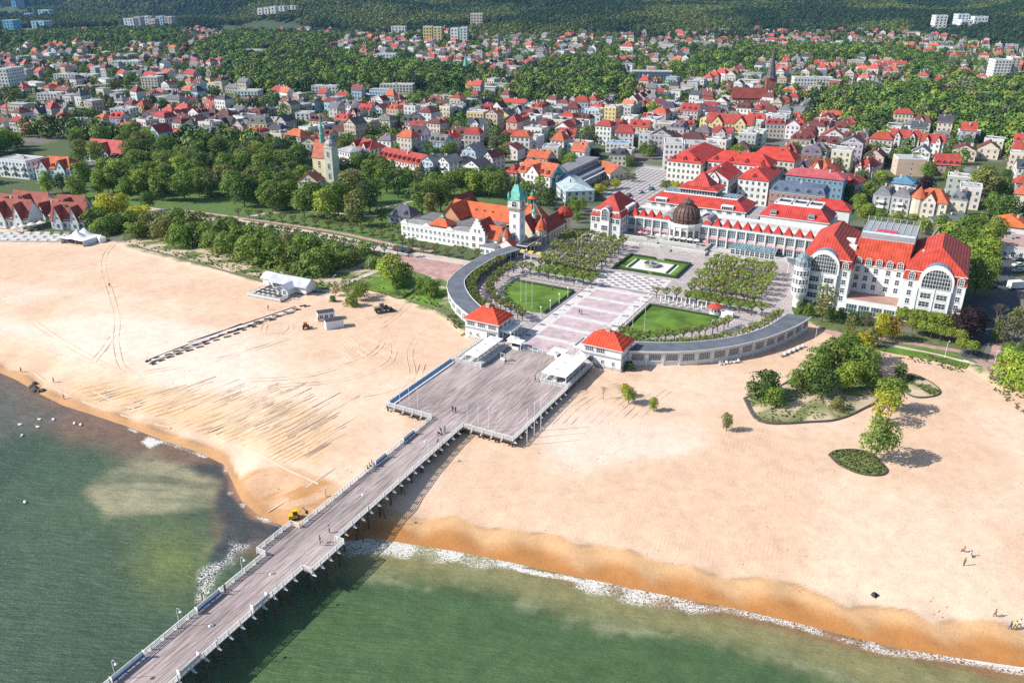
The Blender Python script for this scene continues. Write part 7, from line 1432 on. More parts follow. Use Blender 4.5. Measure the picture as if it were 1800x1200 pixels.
 hot = [(1443, 568, 13, 'loose0', 'olive', .78), (1492, 592, 7, 'loose2', 'olive', .8), (1548, 598, 8.5, 'round0', 'yellow', .8), (1568, 600, 7.5, 'round1', 'orange', .7), (1530, 610, 6, 'round3', 'olive', .9), (1692, 600, 9.5, 'round1', 'purple', 1.15), (1706, 590, 8.5, 'round4', 'purple', 1.0), (1420, 556, 4.5, 'bush1', 'green', .6), (1406, 550, 4, 'bush0', 'green', .6), (1475, 565, 4.5, 'bush1', 'dark', .7), (1498, 570, 4.5, 'bush2', 'dark', .7), (1520, 572, 4.5, 'bush0', 'dark', .7), (1458, 560, 4, 'bush2', 'green', .6),
  (1712, 520, 13, 'round0', 'mid', 1.0), (1720, 480, 13, 'round1', 'lime', 1.0), (1690, 455, 12, 'round2', 'green', 1), (1665, 440, 11, 'round3', 'lime', 1), (1702, 430, 12, 'round4', 'green', 1), (1730, 450, 12, 'round0', 'lime', 1), (1738, 500, 10, 'tall0', 'lime', 1), (1745, 425, 10, 'round2', 'mid', 1), (1650, 418, 9, 'round1', 'green', 1), (1600, 405, 7, 'round2', 'lime', 1), (1575, 405, 8, 'round3', 'lime', 1), (1545, 400, 8, 'round0', 'green', 1), (1520, 395, 9, 'round4', 'lime', 1), (1508, 372, 8, 'round1', 'lime', 1), (1525, 352, 9, 'round2', 'mid', 1), (1545, 332, 9, 'round3', 'lime', 1), (1490, 355, 8, 'round0', 'dark', 1), (1722, 410, 9, 'tall1', 'mid', 1), (1620, 412, 7, 'round0', 'lime', 1),
  (1762, 610, 10, 'loose1', 'grey', 1.0), (1780, 600, 11, 'loose2', 'olive', .8), (1752, 598, 6, 'bush0', 'lime', .5), (1778, 665, 8, 'bush1', 'lime', .9), (1795, 680, 9, 'bush2', 'lime', .9), (1770, 640, 6.5, 'bush0', 'green', .8), (1800, 700, 8, 'round1', 'lime', 1), (1810, 640, 8, 'round2', 'dark', 1), (1785, 650, 7, 'bush1', 'dark', .8),
  (1002, 385, 6, 'round0', 'lime', .9), (1012, 378, 6.5, 'round1', 'green', .9), (1022, 372, 6.5, 'round2', 'lime', .9), (1006, 368, 6, 'round3', 'green', .9), (1015, 392, 5, 'tall0', 'green', 1), (1052, 342, 5, 'round2', 'yellow', 1.5), (1064, 335, 5, 'round3', 'olive', 1.4), (1082, 332, 5, 'round0', 'yellow', 1.3), (1172, 335, 5, 'round1', 'olive', 1.4), (1188, 338, 5, 'round4', 'yellow', 1.4), (1130, 275, 8, 'round3', 'mid', 1), (1142, 280, 7, 'round0', 'green', 1), (1103, 318, 5, 'loose0', 'grey', 1), (1112, 320, 5, 'loose1', 'grey', 1)]
 for x, y, h, k, c, w in hot: T_(x, y, h, k, c, w, 'street_tree', None)
 balls = [(1602 + 16.5 * i, 588 + 3.9 * i, 3.8) for i in range(6)] + [(1585 + 16.5 * i, 573 + 2.6 * i, 4.4) for i in range(7)] + [(1688, 622, 3.6), (1705, 628, 3.8)]
 for i, (x, y, h) in enumerate(balls):
  o = tree(x, y, h * 1.3, 'ball0', 'lime', 'clipped round green tree, %s from the left in front of the hotel' % ORD[i], 'clipped_tree', 1.25, 'clipped trees before the hotel')
 b = thing('bare_tree', 'leafless pale tree in front of the hotel podium', 'tree', G(1517, 594), 0); ob('branches', BARE, b); b.scale = (1.15,) * 3
 b = thing('bare_tree', 'small leafless tree alone on sand right of the platform', 'tree', G(1060, 701), 1); ob('branches', BARE, b); b.scale = (.48,) * 3
 b = thing('bare_tree', 'leafless brown tree beside the right edge garden wall', 'tree', G(1748, 580), 2); ob('branches', BARE, b); b.scale = (1.2,) * 3
 # a low bush beside the right pavilion
 T_(1105, 650, 2.6, 'bush0', 'dark', .9, 'shrub', 'low bush against the right pavilion wall')
 autolabel(ITEMS)
park()
def far_trees():
 """crowns past the nearest: town trees and hill forest, each one mass scattered by geometry nodes"""
 protos = []
 for i in range(4):
  b = rblobs(300 + i, 10, 8.6, .05, 14, .3) if i < 3 else rblobs(303, 10, 4.5, .05, 12, .32, 1.1)
  protos.append(bpy.data.objects.new('crown_form', crown_mesh('crown', b, 520, .5, 310 + i, 'ileaf', lo=.5)))
 def scatter(name, pts, sc, tint, label, cat):
  n = len(pts); me = bpy.data.meshes.new(name); me.vertices.add(n); me.vertices.foreach_set('co', np.asarray(pts, np.float32).ravel())
  r = np.random.RandomState(n); at = me.attributes.new('s', 'FLOAT', 'POINT'); at.data.foreach_set('value', np.asarray(sc, np.float32))
  at = me.attributes.new('rz', 'FLOAT', 'POINT'); at.data.foreach_set('value', r.uniform(0, 6.28, n).astype(np.float32))
  at = me.attributes.new('k', 'INT', 'POINT'); at.data.foreach_set('value', r.choice(4, n, p=[.3, .3, .3, .1]).astype(np.int32))
  c4 = np.ones((n, 4), np.float32); c4[:, :3] = tint; at = me.attributes.new('tint', 'FLOAT_COLOR', 'POINT'); at.data.foreach_set('color', c4.ravel())
  o = ob(name, me, kind='stuff'); tag(o, label, cat)
  ng = bpy.data.node_groups.new(name, 'GeometryNodeTree'); ng.interface.new_socket('Geometry', in_out='INPUT', socket_type='NodeSocketGeometry'); ng.interface.new_socket('Geometry', in_out='OUTPUT', socket_type='NodeSocketGeometry')
  gi = ng.nodes.new('NodeGroupInput'); go = ng.nodes.new('NodeGroupOutput'); ip = ng.nodes.new('GeometryNodeInstanceOnPoints'); ji = ng.nodes.new('GeometryNodeJoinGeometry')
  for p in reversed(protos):
   oi = ng.nodes.new('GeometryNodeObjectInfo'); oi.inputs['Object'].default_value = p; oi.inputs['As Instance'].default_value = True; ng.links.new(oi.outputs['Geometry'], ji.inputs[0])
  def na(nm, ty): a = ng.nodes.new('GeometryNodeInputNamedAttribute'); a.data_type = ty; a.inputs[0].default_value = nm; return [q for q in a.outputs if q.enabled and q.name == 'Attribute'][0]
  cb = ng.nodes.new('ShaderNodeCombineXYZ'); ng.links.new(na('rz', 'FLOAT'), cb.inputs[2])
  ng.links.new(gi.outputs[0], ip.inputs['Points']); ng.links.new(ji.outputs[0], ip.inputs['Instance']); ip.inputs['Pick Instance'].default_value = True
  ng.links.new(na('k', 'INT'), ip.inputs['Instance Index']); ng.links.new(cb.outputs[0], ip.inputs['Rotation']); ng.links.new(na('s', 'FLOAT'), ip.inputs['Scale'])
  ng.links.new(ip.outputs[0], go.inputs[0]); md = o.modifiers.new('scatter', 'NODES'); md.node_group = ng
 r = np.random.RandomState(4)
 pts = sorted(TREEPTS, key=lambda p: p[0] ** 2 + p[1] ** 2); ax = np.array([b[0] for b in BUSY]); ay = np.array([b[1] for b in BUSY]); ar = np.array([b[2] for b in BUSY]); hx = np.array([h[0] for h in HOUSES]); hy = np.array([h[1] for h in HOUSES])
 keep = []
 for x, y, s, k in pts:
  X, Y = x, y; q = PX(X, Y, 4)
  if not (-330 < q[0] < 2200): continue
  if ((ax - x) ** 2 + (ay - y) ** 2 < (ar * .8) ** 2).any() or ((hx - x) ** 2 + (hy - y) ** 2 < 34).any(): continue
  keep.append((x, y, s, k))
 inn = [k for k in keep if -20 < PX(k[0], k[1], 4)[0] < 1820]; pick = set(inn[:110]); keep = inn[:110] + [k for k in keep if k not in pick]
 names = ['green', 'mid', 'dark', 'dark', 'deep', 'olive', 'green', 'lime', 'purple', 'grey']; items = []
 for i, (x, y, s, k) in enumerate(keep[:110]):
  cn = names[r.randint(len(names))]; q = PX(x, y, 4); kd = ['round0', 'round1', 'round2', 'round3', 'round4', 'tall0', 'loose0'][r.randint(7)]
  o = tree(q[0], q[1], 9.5 * s + 1, kd, cn, '', 'town_tree', 1.0, None, (x, y, gz(x, y))); items.append((o, {'green': 'green', 'mid': 'mid green', 'dark': 'dark green', 'deep': 'deep green', 'olive': 'olive', 'lime': 'bright lime', 'purple': 'purple leaved', 'grey': 'grey green'}[cn] + ' tree between houses', q[0], q[1]))
 autolabel(items)
 rest = keep[110:]; xy = np.array([(p[0], p[1]) for p in rest]); z = GZ(xy[:, 0], xy[:, 1]); n = len(rest)
 base = np.array([LEAFCOL[names[i]] for i in r.choice(len(names), n, p=[.2, .17, .2, .13, .1, .08, .05, .03, .02, .02])]); base = base * r.uniform(.8, 1.15, (n, 1))
 scatter('town_trees', np.c_[xy, z - .3], np.array([p[2] for p in rest]) * np.where(np.array([p[3] for p in rest]) == 'w', 1.25, .95), base * 1.1, 'countless round street and garden trees between the far houses', 'trees')
 # hill forest
 P3 = []
 y = 900.0
 while y < 5200:
  st = 10.5 if y < 1800 else 10.5 * (y / 1800) ** 1.0
  x = -.72 * y
  while x < .72 * y: P3.append((x + r.uniform(-.4, .4) * st, y + r.uniform(-.4, .4) * st, st)); x += st
  y += st * .9
 P3 = np.array(P3); h = hills(P3[:, 0], P3[:, 1]); q = (h > 1.0) | ((P3[:, 1] > 1500) & (r.rand(len(P3)) < .5) & (vn(P3[:, 0], P3[:, 1], 160, 4) > .38)); bs = np.array([b for b in BUSY if b[1] > 1100])
 for bx, by, br in bs: q &= (P3[:, 0] - bx) ** 2 + (P3[:, 1] - by) ** 2 > br * br
 P3 = P3[q]; h = h[q]; z = GZ(P3[:, 0], P3[:, 1]); n = len(P3)
 patch = fbm(P3[:, 0], P3[:, 1], 150, 3, 4)[:, None]; col = np.array(LEAFCOL['deep']) * (1 - sst(.42, .62, patch)) + np.array((.165, .205, .06)) * sst(.42, .62, patch); col = col * r.uniform(.75, 1.25, (n, 1))
 scatter('hill_forest', np.c_[P3[:, :2], z - 1], np.where(h > 1, np.minimum(P3[:, 2] / 10.5, 1.9) * r.uniform(1.2, 1.75, n), r.uniform(.9, 1.5, n)), col, 'dense dark forest covering the hills behind the town', 'forest')
far_trees()
# ---------------------------------------------------------------- paths, roads, edging
def path(name, pts, w, m, dz=.05, seg=2.0, color=None, parent=None, px=True, h=None):
 P_ = [G(*q)[:2] for q in pts] if px else pts
 L = sum(math.dist(P_[i], P_[i + 1]) for i in range(len(P_) - 1)); n = max(2, int(L / seg)); c = catmull(P_, n); V, F = [], []
 for i, p in enumerate(c):
  d = c[min(i + 1, n)] - c[max(i - 1, 0)]; d = d / np.linalg.norm(d); nn = np.array([-d[1], d[0]]);
  for s in ((-1, 1) if h is None else (-1, 0, 1)): q = p + nn * w / 2 * s; V.append((q[0], q[1], gz(*q) + (dz if h is None else (.0 if s else h))))
 k = 2 if h is None else 3
 for i in range(n):
  for j in range(k - 1): a = i * k + j; F.append((a + 1, a, a + k, a + k + 1))
 if isinstance(name, list): name[0] += [(V, F)]; return
 me = bpy.data.meshes.new(name); me.from_pydata(V, [], F); me.materials.append(M[m] if isinstance(m, str) else m); me.update(); return ob(name, me, parent, color=color)
def area(name, pts, m, dz=.05, color=None, z=None):
 q = [G(*p) for p in pts]; z = max(a[2] for a in q) + dz if z is None else z
 mb = MB(); mb.prism([a[:2] for a in q], z - .35, z); return mb.build(name, [m], color=color)
M['scrub'] = mat('scrub_grass', (.12, .15, .055), var=.5, sc=.5, bs=.5); M['asphalt'] = mat('asphalt', (.075, .08, .09), var=.25, sc=.2, rough=.9); M['walk'] = mat('light_path', (.52, .44, .38), var=.2, sc=.3); M['redwalk'] = mat('brick_path', (.44, .27, .24), var=.3, sc=.4)
M['marking'] = mat('road_paint', (.75, .75, .73), var=.15)
struct(path('promenade_path', [(250, 366), (330, 378), (420, 390), (520, 405), (600, 420), (680, 440), (760, 452), (850, 468)], 5.5, 'walk', .06)); struct(path('bicycle_path', [(300, 367), (400, 380), (520, 397), (600, 410), (700, 432), (760, 442)], 2.4, 'redwalk', .06))
struct(path('park_path', [(400, 392), (470, 375), (560, 372), (640, 380), (700, 375)], 2.4, 'walk', .05)); struct(path('park_path', [(660, 368), (705, 358), (740, 352), (770, 350)], 2.2, 'walk', .05))
struct(path('beach_path', [(700, 463), (640, 485), (600, 502), (560, 520)], 2.6, 'walk', .06)); struct(area('building_site_ground', [(700, 443), (800, 458), (812, 470), (790, 494), (745, 482), (665, 458)], 'redwalk', .05));
struct(area('side_road', [(1697, 522), (1752, 516), (1758, 440), (1778, 440), (1788, 520), (1800, 560), (1752, 566), (1738, 600), (1722, 632), (1690, 628), (1694, 600), (1706, 560)], 'asphalt', .06))
struct(area('forecourt', [(1745, 605), (1800, 600), (1820, 680), (1735, 645)], 'redwalk', .04)); struct(area('hotel_garden', [(1408, 554), (1480, 565), (1600, 585), (1690, 606), (1700, 622), (1600, 603), (1500, 590), (1440, 577)], 'scrub', .04)); struct(path('hotel_path', [(1495, 598), (1560, 606), (1640, 622), (1715, 640)], 1.2, 'walk', .06)); struct(path('hotel_promenade', [(1470, 588), (1560, 597), (1640, 610), (1700, 622), (1760, 660)], 2.6, 'redwalk', .05)); struct(path('sandy_way', [(1440, 575), (1478, 590), (1462, 612), (1440, 640)], 5, 'redwalk', .05))
cross = MB()
for k in range(5): X, Y, Z = G(1706 + k * 9, 636 + k * 2.4); c, q = math.cos(.9), math.sin(.9); cross.prism([(X + a * c - b * q, Y + a * q + b * c) for a, b in ((-.2, -1.8), (.2, -1.8), (.2, 1.8), (-.2, 1.8))], Z, Z + .09)
struct(cross.build('zebra_crossing', ['marking']))
sqm = MB()
for i in range(15): u = -62 + i * 2.6; sqm.prism([W(u, 172), W(u + .35, 172), W(u + .35, 250), W(u, 250)], 3.9, 4.0)
for j in range(14): v = 173 + j * 5.8; sqm.prism([W(-62, v), W(-24, v), W(-24, v + .35), W(-62, v + .35)], 3.9, 4.004)
struct(sqm.build('square_paving_bands', ['slate']))
struct(path('garden_lawn', [(1500, 604), (1570, 616), (1640, 628), (1700, 645)], 3.2, 'lawn', .08)); struct(path('garden_lawn', [(1500, 596), (1560, 603), (1640, 616), (1700, 630)], 2.2, 'lawn', .05))
for pts in ([(620, 500), (700, 478), (740, 492), (790, 512), (760, 545), (700, 522), (650, 512)],): struct(area('grass_patch', pts, 'lawn', .02))
ISL = [([(1457, 800), (1470, 793), (1500, 791), (1530, 797), (1550, 815), (1558, 828), (1545, 836), (1510, 833), (1475, 817)], 'oval grass bed with low kerb at the foot of the lone sand tree'),
 ([(1310, 700), (1330, 735), (1360, 744), (1420, 742), (1470, 738), (1510, 722), (1545, 700), (1548, 662), (1530, 648), (1500, 655), (1440, 640), (1370, 680)], 'large kerbed planted sand island with shrubs and trees'),
 ([(1570, 668), (1600, 658), (1635, 672), (1652, 688), (1640, 697), (1608, 698), (1585, 685)], 'small leaf shaped kerbed bed right of the large sand island')]
tufts = {'v': [], 'c': []}
def tuft(X, Y, Z, s, col, g):
 for k in range(4):
  a = g.uniform(0, 6.28); b = a + .8; h = s * g.uniform(.6, 1.1); dx, dy = math.cos(a) * s, math.sin(a) * s; ex, ey = math.cos(b) * s * .5, math.sin(b) * s * .5
  tufts['v'] += [(X - dx * .4, Y - dy * .4, Z), (X + dx * .4, Y + dy * .4, Z), (X + dx * .6 + ex * .5, Y + dy * .6 + ey * .5, Z + h), (X - dx * .3 + ex * .5, Y - dy * .3 + ey * .5, Z + h * .8)]; c = tuple(q * g.uniform(.75, 1.2) for q in col); tufts['c'] += [c] * 4
def edging():
 g = random.Random(15)
 for pts, lb in ISL:
  o = thing('planted_bed', lb, 'plant bed', (0, 0, 0)); q = [G(*p)[:2] for p in pts]; cl = catmull(q + [q[0]], 60)[:-1]; V, F = [], []
  cx, cy = cl.mean(0)
  for i, p in enumerate(cl):
   for f, dz in ((1.03, 0), (1.025, .35), (.985, .35), (.98, .1)): x, y = cx + (p[0] - cx) * f, cy + (p[1] - cy) * f; V.append((x, y, gz(x, y) + dz))
  n = len(cl)
  for i in range(n):
   for j in range(3): a, b = i * 4 + j, ((i + 1) % n) * 4 + j; F.append((a, b, b + 1, a + 1))
  me = bpy.data.meshes.new('kerb'); me.from_pydata(V, [], F); me.materials.append(M['timber']); ob('kerb', me, o)
  V = [(cx, cy, gz(cx, cy) + .25)]; F = []
  for f in (.5, .98):
   for p in cl: x, y = cx + (p[0] - cx) * f, cy + (p[1] - cy) * f; V.append((x, y, gz(x, y) + .16 + (.15 if f < .9 else 0)))
  for i in range(n): j = (i + 1) % n; F.append((0, 1 + i, 1 + j)); F.append((1 + i, 1 + n + i, 1 + n + j, 1 + j))
  C = []
  for x, y, z in V: s = float(vn(x, y, 3.0, 2)); C.append((.17, .19, .07) if s > .42 or 'oval' in lb else (.55, .43, .30))
  me = npmesh('bed_soil', np.array(V), np.array([f if len(f) == 4 else (f[0], f[1], f[2], f[2]) for f in F]), ['vc']) if 0 else bpy.data.meshes.new('bed_soil')
  me.from_pydata(V, [], F); at = me.color_attributes.new('Col', 'FLOAT_COLOR', 'POINT'); at.data.foreach_set('color', [v for c in C for v in (*c, 1)]); me.materials.append(M['vc']); ob('bed_soil', me, o)
  px = np.array([p[0] for p in pts]); py = np.array([p[1] for p in pts])
  for _ in range(900):
   x, y = g.uniform(px.min(), px.max()), g.uniform(py.min(), py.max())
   if inside(pts, x, y):
    X, Y, Z = G(x, y)
    if float(vn(X, Y, 3.0, 2)) > .40 or 'oval' in lb: tuft(X, Y, Z + .2, g.uniform(.2, .5), (.13, .17, .045), g)
 dune = [(205, 428), (260, 432), (560, 505), (580, 514), (650, 505), (700, 480), (640, 462), (560, 500), (480, 480), (380, 450), (300, 430)]
 zones = [([(212, 424), (250, 436), (400, 474), (500, 502), (580, 510), (640, 500), (660, 480), (590, 492), (520, 488), (400, 455), (300, 434)], 1500), ([(640, 505), (690, 520), (740, 530), (800, 552), (770, 530), (720, 508), (690, 500)], 300), ([(1500, 598), (1700, 638), (1690, 655), (1560, 625)], 400), ([(1740, 650), (1800, 700), (1800, 730), (1750, 690), (1735, 668)], 160), ([(780, 556), (800, 552), (832, 594), (812, 592)], 120)]
 for pts, n in zones:
  px = [p[0] for p in pts]; py = [p[1] for p in pts]
  for _ in range(n * 2):
   x, y = g.uniform(min(px), max(px)), g.uniform(min(py), max(py))
   if inside(pts, x, y):
    X, Y, Z = G(x, y)
    if float(vn(X, Y, 5.0, 3)) > .38: tuft(X, Y, Z, g.uniform(.25, .6), g.choice(((.14, .17, .05), (.20, .18, .07), (.10, .14, .04))), g)
 V = np.array(tufts['v']); o = ob('dune_grass', npmesh('dune_grass', V, np.arange(len(V)).reshape(-1, 4), ['vc'], np.array(tufts['c'])), kind='stuff'); tag(o, 'rough tufts of dune grass along the sand edges and planted beds', 'grass')
 b = thing('beach_edging', 'long dark timber edging between sand and dune grass, left beach', 'edging')
 for pts in ([(228, 432), (300, 450), (400, 478), (480, 500), (540, 512), (578, 515)], [(640, 505), (665, 512), (700, 525), (712, 522), (735, 507)], [(720, 530), (760, 542), (800, 554)]): path('timber_kerb', pts, .5, 'timber', h=.5, parent=b)
edging()

# marks pressed into the sand: low ridges and ruts, one mass
def tracks():
 acc = [[]]; dk = [[]]; g = random.Random(8)
 def pair(pts, gap=1.6, w=.34, h=.07):
  q = catmull([G(*p)[:2] for p in pts], max(8, len(pts) * 5)); d = np.gradient(q, axis=0); d /= np.linalg.norm(d, axis=1)[:, None]; n = np.stack([-d[:, 1], d[:, 0]], 1)
  for s in (-.5, .5): path(dk, [tuple(v) for v in q + n * gap * s], w, 'timber', px=False, h=h, seg=1.5)
 pair([(198, 430), (184, 450), (183, 480), (196, 520), (206, 560), (204, 600), (212, 640), (228, 655)]); pair([(0, 520), (50, 560), (110, 600), (180, 640), (215, 655)]); pair([(0, 585), (80, 620), (150, 640), (220, 660)], 2.2)
 pair([(400, 600), (500, 585), (600, 572), (700, 548), (760, 540)]); pair([(250, 655), (340, 640), (420, 622), (520, 590)]); pair([(440, 668), (540, 660), (640, 630), (672, 600), (655, 580), (640, 560)]); pair([(470, 680), (600, 668), (680, 640), (692, 610), (680, 590)])
 pair([(462, 585), (468, 570), (495, 566), (512, 575), (500, 588)]); pair([(600, 600), (650, 585), (690, 560), (730, 520)], 2); pair([(710, 690), (725, 660), (720, 620), (735, 590)]); pair([(640, 700), (690, 690), (730, 670), (742, 640)]); pair([(160, 655), (165, 635), (185, 610), (198, 590)])
 pair([(830, 760), (900, 700), (1000, 660), (1120, 655)], 2.4)
 # comb marks on the left field
 poly = [(120, 676), (300, 684), (480, 700), (585, 742), (560, 800), (520, 812), (420, 785), (300, 742), (170, 706)]
 for _ in range(420):
  x, y = g.uniform(110, 600), g.uniform(665, 815)
  if inside(poly, x, y):
   l = g.uniform(14, 75); sl = .20 + .38 * (x - 120) / 460; path(dk if _ % 3 == 0 else acc, [(x, y), (x + l * .5, y - l * .5 * sl), (x + l, y - l * sl)], g.uniform(.25, .6), 'timber', h=g.uniform(.05, .13), seg=2.5)
 for pts in ([(130, 668), (200, 705), (300, 738), (360, 752)], [(380, 765), (440, 790), (500, 822), (560, 850)], [(60, 655), (110, 690), (200, 725), (300, 752)]): path(acc, pts, .5, 'timber', h=.07)
 for k in range(26): x, y = g.uniform(575, 690), g.uniform(592, 622); path(acc, [(x, y), (x + g.uniform(8, 20), y + g.uniform(6, 14))], .22, 'timber', h=.08)
 for k in range(16): x, y = 470 + k * 6, 900 - k * 4; path(acc, [(x, y), (x + 30, y - 18)], .3, 'timber', h=.05)
 for k in range(12): x = 940 + k * 16; path(acc, [(x, 745), (x + 35, 712), (x + 80, 690 - k), (x + 150, 672)], .2, 'timber', h=.05)
 V, F = [], []
 for v, f in acc[0] + dk[0]: b = len(V); nl = len(V) if len(V) and v is dk[0][0][0] else (nl if V else 0); V += v; F += [tuple(b + i for i in q) for q in f]
 V = np.array(V); C = np.tile((.56, .405, .28), (len(V), 1)); C[1::3] = (.63, .47, .345); C[nl:] = (.47, .33, .21); C[nl:][1::3] = (.58, .43, .31)
 m, t, b = nt('rutted_sand'); t.links.new(N(t, 'VertexColor', layer_name='Col').outputs[0], b.inputs['Base Color']); b.inputs['Roughness'].default_value = .95
 o = ob('sand_ruts', npmesh('sand_ruts', V, np.array(F), [m], C), kind='stuff'); tag(o, 'tyre ruts, comb marks and raked ridges pressed into the beach sand', 'tracks')
 # scattered clods and footprints
 V, F = [], []
 for _ in range(2600):
  x, y = g.uniform(-20, 1820), g.uniform(430, 1090); X, Y, Z = G(x, y); d = Y - float(np.interp(X, SHX, SHY)); e = Y - float(np.interp(X, INX, INY))
  if d < 8 or e > -2: continue
  s = g.uniform(.05, .16); b = len(V); V += [(X - s, Y - s * .7, Z - .02), (X + s, Y - s * .6, Z - .02), (X + s * .8, Y + s, Z - .02), (X - s, Y + s * .8, Z - .02), (X, Y, Z + s * .8)]; F += [(b, b + 1, b + 4), (b + 1, b + 2, b + 4), (b + 2, b + 3, b + 4), (b + 3, b, b + 4)]
 me = npmesh('sand_clods', V, F, [m], np.tile((.40, .29, .20), (len(V), 1))); o = ob('sand_clods', me, kind='stuff'); tag(o, 'small dark clods and seaweed scraps strewn over the sand', 'debris')
tracks()

# ---------------------------------------------------------------- things on the beach
def boxed(parent, name, x0, x1, y0, y1, z0, z1, m, color=None): mb = MB(); mb.box(x0, x1, y0, y1, z0, z1, bottom=True); return mb.build(name, [m], parent, color=color)
def frame_at(L, R_):
 A = G(*L); B = G(*R_); return A, math.atan2(B[1] - A[1], B[0] - A[0]), math.dist(A[:2], B[:2])
def beach_things():
 A, rz, w = frame_at((436, 521), (493, 532)); c = thing('beach_cafe', 'white beach cafe with pale gabled roofs and fenced deck', 'cafe', A, rz)
 boxed(c, 'deck', 0, w, 0, 11, -.3, .55, 'conc'); boxed(c, 'floor', .2, w - .2, .2, 10.8, .55, .6, 'timber')
 mb = MB(); mb.gwall(3, w + 3.5, 9, 14, .5, 3.2, 1.8, 'x'); mb.build('wall', ['wall'], c, color=(.72, .73, .75)); mb = MB(); mb.gable(2.4, w + 3.8, 8.6, 14.4, 3.2, 1.9, .4, 0, 'x'); mb.build('roof', ['flat'], c, color=(.46, .48, .55))
 mb = MB(); mb.gwall(w - 5, w - .5, 4.5, 9, .5, 2.8, 1.2, 'y'); mb.build('porch_wall', ['wall'], c, color=(.60, .62, .64)); mb = MB(); mb.gable(w - 5, w - .5, 4.2, 9.5, 2.9, 1.3, .3, 0, 'y'); mb.build('porch_roof', ['flat'], c, color=(.48, .50, .56)); facade(c, (w - 4.8, 4.5), (w - .8, 4.5), .9, 1.2, 1.6, 2, 2, 2); facade(c, (3.5, 9), (w - 5, 9), .9, 1.6, 1.7, 4, 2, 2)
 for (a, b) in (((0, 0), (w, 0)), ((0, 10.8), (0, 0)), ((w, 0), (w, 4))): rails(c, a, b, .55, 2.2)
 for (a, b, e) in ((0.0, w, 0),): boxed(c, 'fence_band', 0, w, -.12, -.05, .7, 1.15, 'trim')
 for i in range(5):
  for j in range(3): x, y = 1.2 + i * (w - 5) / 4.2, 1.5 + j * 2.2; tb = thing('cafe_table', 'white cafe table with two seats, %s along in %s row on the cafe deck' % (ORD[i], ['front', 'middle', 'back'][j]), 'table', (A[0] + x * math.cos(rz) - y * math.sin(rz), A[1] + x * math.sin(rz) + y * math.cos(rz), A[2] + .6), rz); boxed(tb, 'table_top', -.4, .4, -.4, .4, .68, .74, 'trim'); boxed(tb, 'leg', -.05, .05, -.05, .05, 0, .68, 'grey'); boxed(tb, 'bench', -.4, .4, .55, .9, .35, .45, 'trim')
 A, rz, w = frame_at((463, 500), (484, 504)); h = thing('beach_hut', 'small white hut with pale pitched roof behind the beach cafe', 'hut', A, rz); mb = MB(); mb.gwall(0, w, 0, 5, -.2, 2.8, 1.3, 'x'); mb.build('wall', ['wall'], h, color=(.76, .76, .76)); mb = MB(); mb.gable(-.3, w + .3, -.3, 5.3, 2.8, 1.4, .3, 0, 'x'); mb.build('roof', ['flat'], h, color=(.66, .67, .68)); facade(h, (w, .3), (w, 4.7), .5, 1.0, 1.8, 3, 1, 2)
 for (L, R_, lb, wn) in (((560, 565), (589, 561), 'grey white container cabin with three windows, the rear one of two', 3), ((574, 580), (605, 575), 'white container with dark flat roof, the front one of two', 0)):
  A, rz, w = frame_at(L, R_); c = thing('container_cabin', lb, 'container', A, rz); boxed(c, 'wall', 0, w, 0, 2.6, -.05, 2.6, 'wall', (.68, .70, .76)); boxed(c, 'roof', -.08, w + .08, -.08, 2.68, 2.6, 2.72, 'dark')
  for k in range(int(w / .5)): boxed(c, 'rib', .15 + k * .5, .22 + k * .5, -.04, -.002, .1, 2.5, 'frame')
  if wn: facade(c, (.2, -.05), (w - .2, -.05), .8, 1.1, 1.1, wn, 2, 1)
 # twin peaked white tent
 A, rz, w = frame_at((108, 428), (147, 434)); t = thing('event_tent', 'white twin peaked event tent at the back of the left beach', 'tent', A, rz); d = 9.5; V = [(0, 0, 2.2), (w, 0, 2.2), (w, d, 2.2), (0, d, 2.2), (w / 2, d * .3, 5.0), (w / 2, d * .72, 5.2), (w / 2, d / 2, 4.2)]
 n = 8; vs, fs = [], []
 def zt(x, y):
  e = min(x, w - x) / (w / 2); f = min(y, d - y) / (d / 2); b = 2.3 + 1.0 * min(e, f * 1.2, 1)
  for py_ in (.3, .72): r_ = math.hypot((x - w / 2) / w, (y - d * py_) / d); b = max(b, 2.3 + 2.9 * max(0, 1 - r_ * 2.6) ** 1.7 + min(e, f) * .8)
  return b
 n = 16; vs = [(w * i / n, d * j / n, zt(w * i / n, d * j / n)) for i in range(n + 1) for j in range(n + 1)]; mb = MB(); mb.add(vs, [(i * (n + 1) + j, (i + 1) * (n + 1) + j, (i + 1) * (n + 1) + j + 1, i * (n + 1) + j + 1) for i in range(n) for j in range(n)]); mb.build('canopy', ['fabric'], t, smooth=True)
 for (x0, x1, y0, y1) in ((w - .05, w, 0, d), (0, .05, 0, d), (0, w, d - .05, d)): boxed(t, 'side_wall', x0, x1, y0, y1, 0, 2.3, 'cloth', (.60, .64, .72))
 for x in (0, w / 3, 2 * w / 3, w):
  boxed(t, 'pole', x - .06, x + .06, -.06, .06, 0, 2.3, 'grey')
 A, rz, w = frame_at((176, 428), (188, 424)); t = thing('small_tent', 'small white square tent beside the twin peaked tent', 'tent', A, rz); boxed(t, 'side_wall', 0, 2.6, 0, 2.4, 0, 2.0, 'cloth', (.74, .74, .76)); mb = MB(); mb.hip(0, 2.6, 0, 2.4, 2, 1.0, .1, 0, .02); mb.build('canopy', ['fabric'], t)
 # boarded walkway with dark mats
 a, b = (248, 640), (520, 540)
 w_ = thing('beach_walkway', 'temporary pale walkway slabs laid across left beach towards the sea', 'walkway')
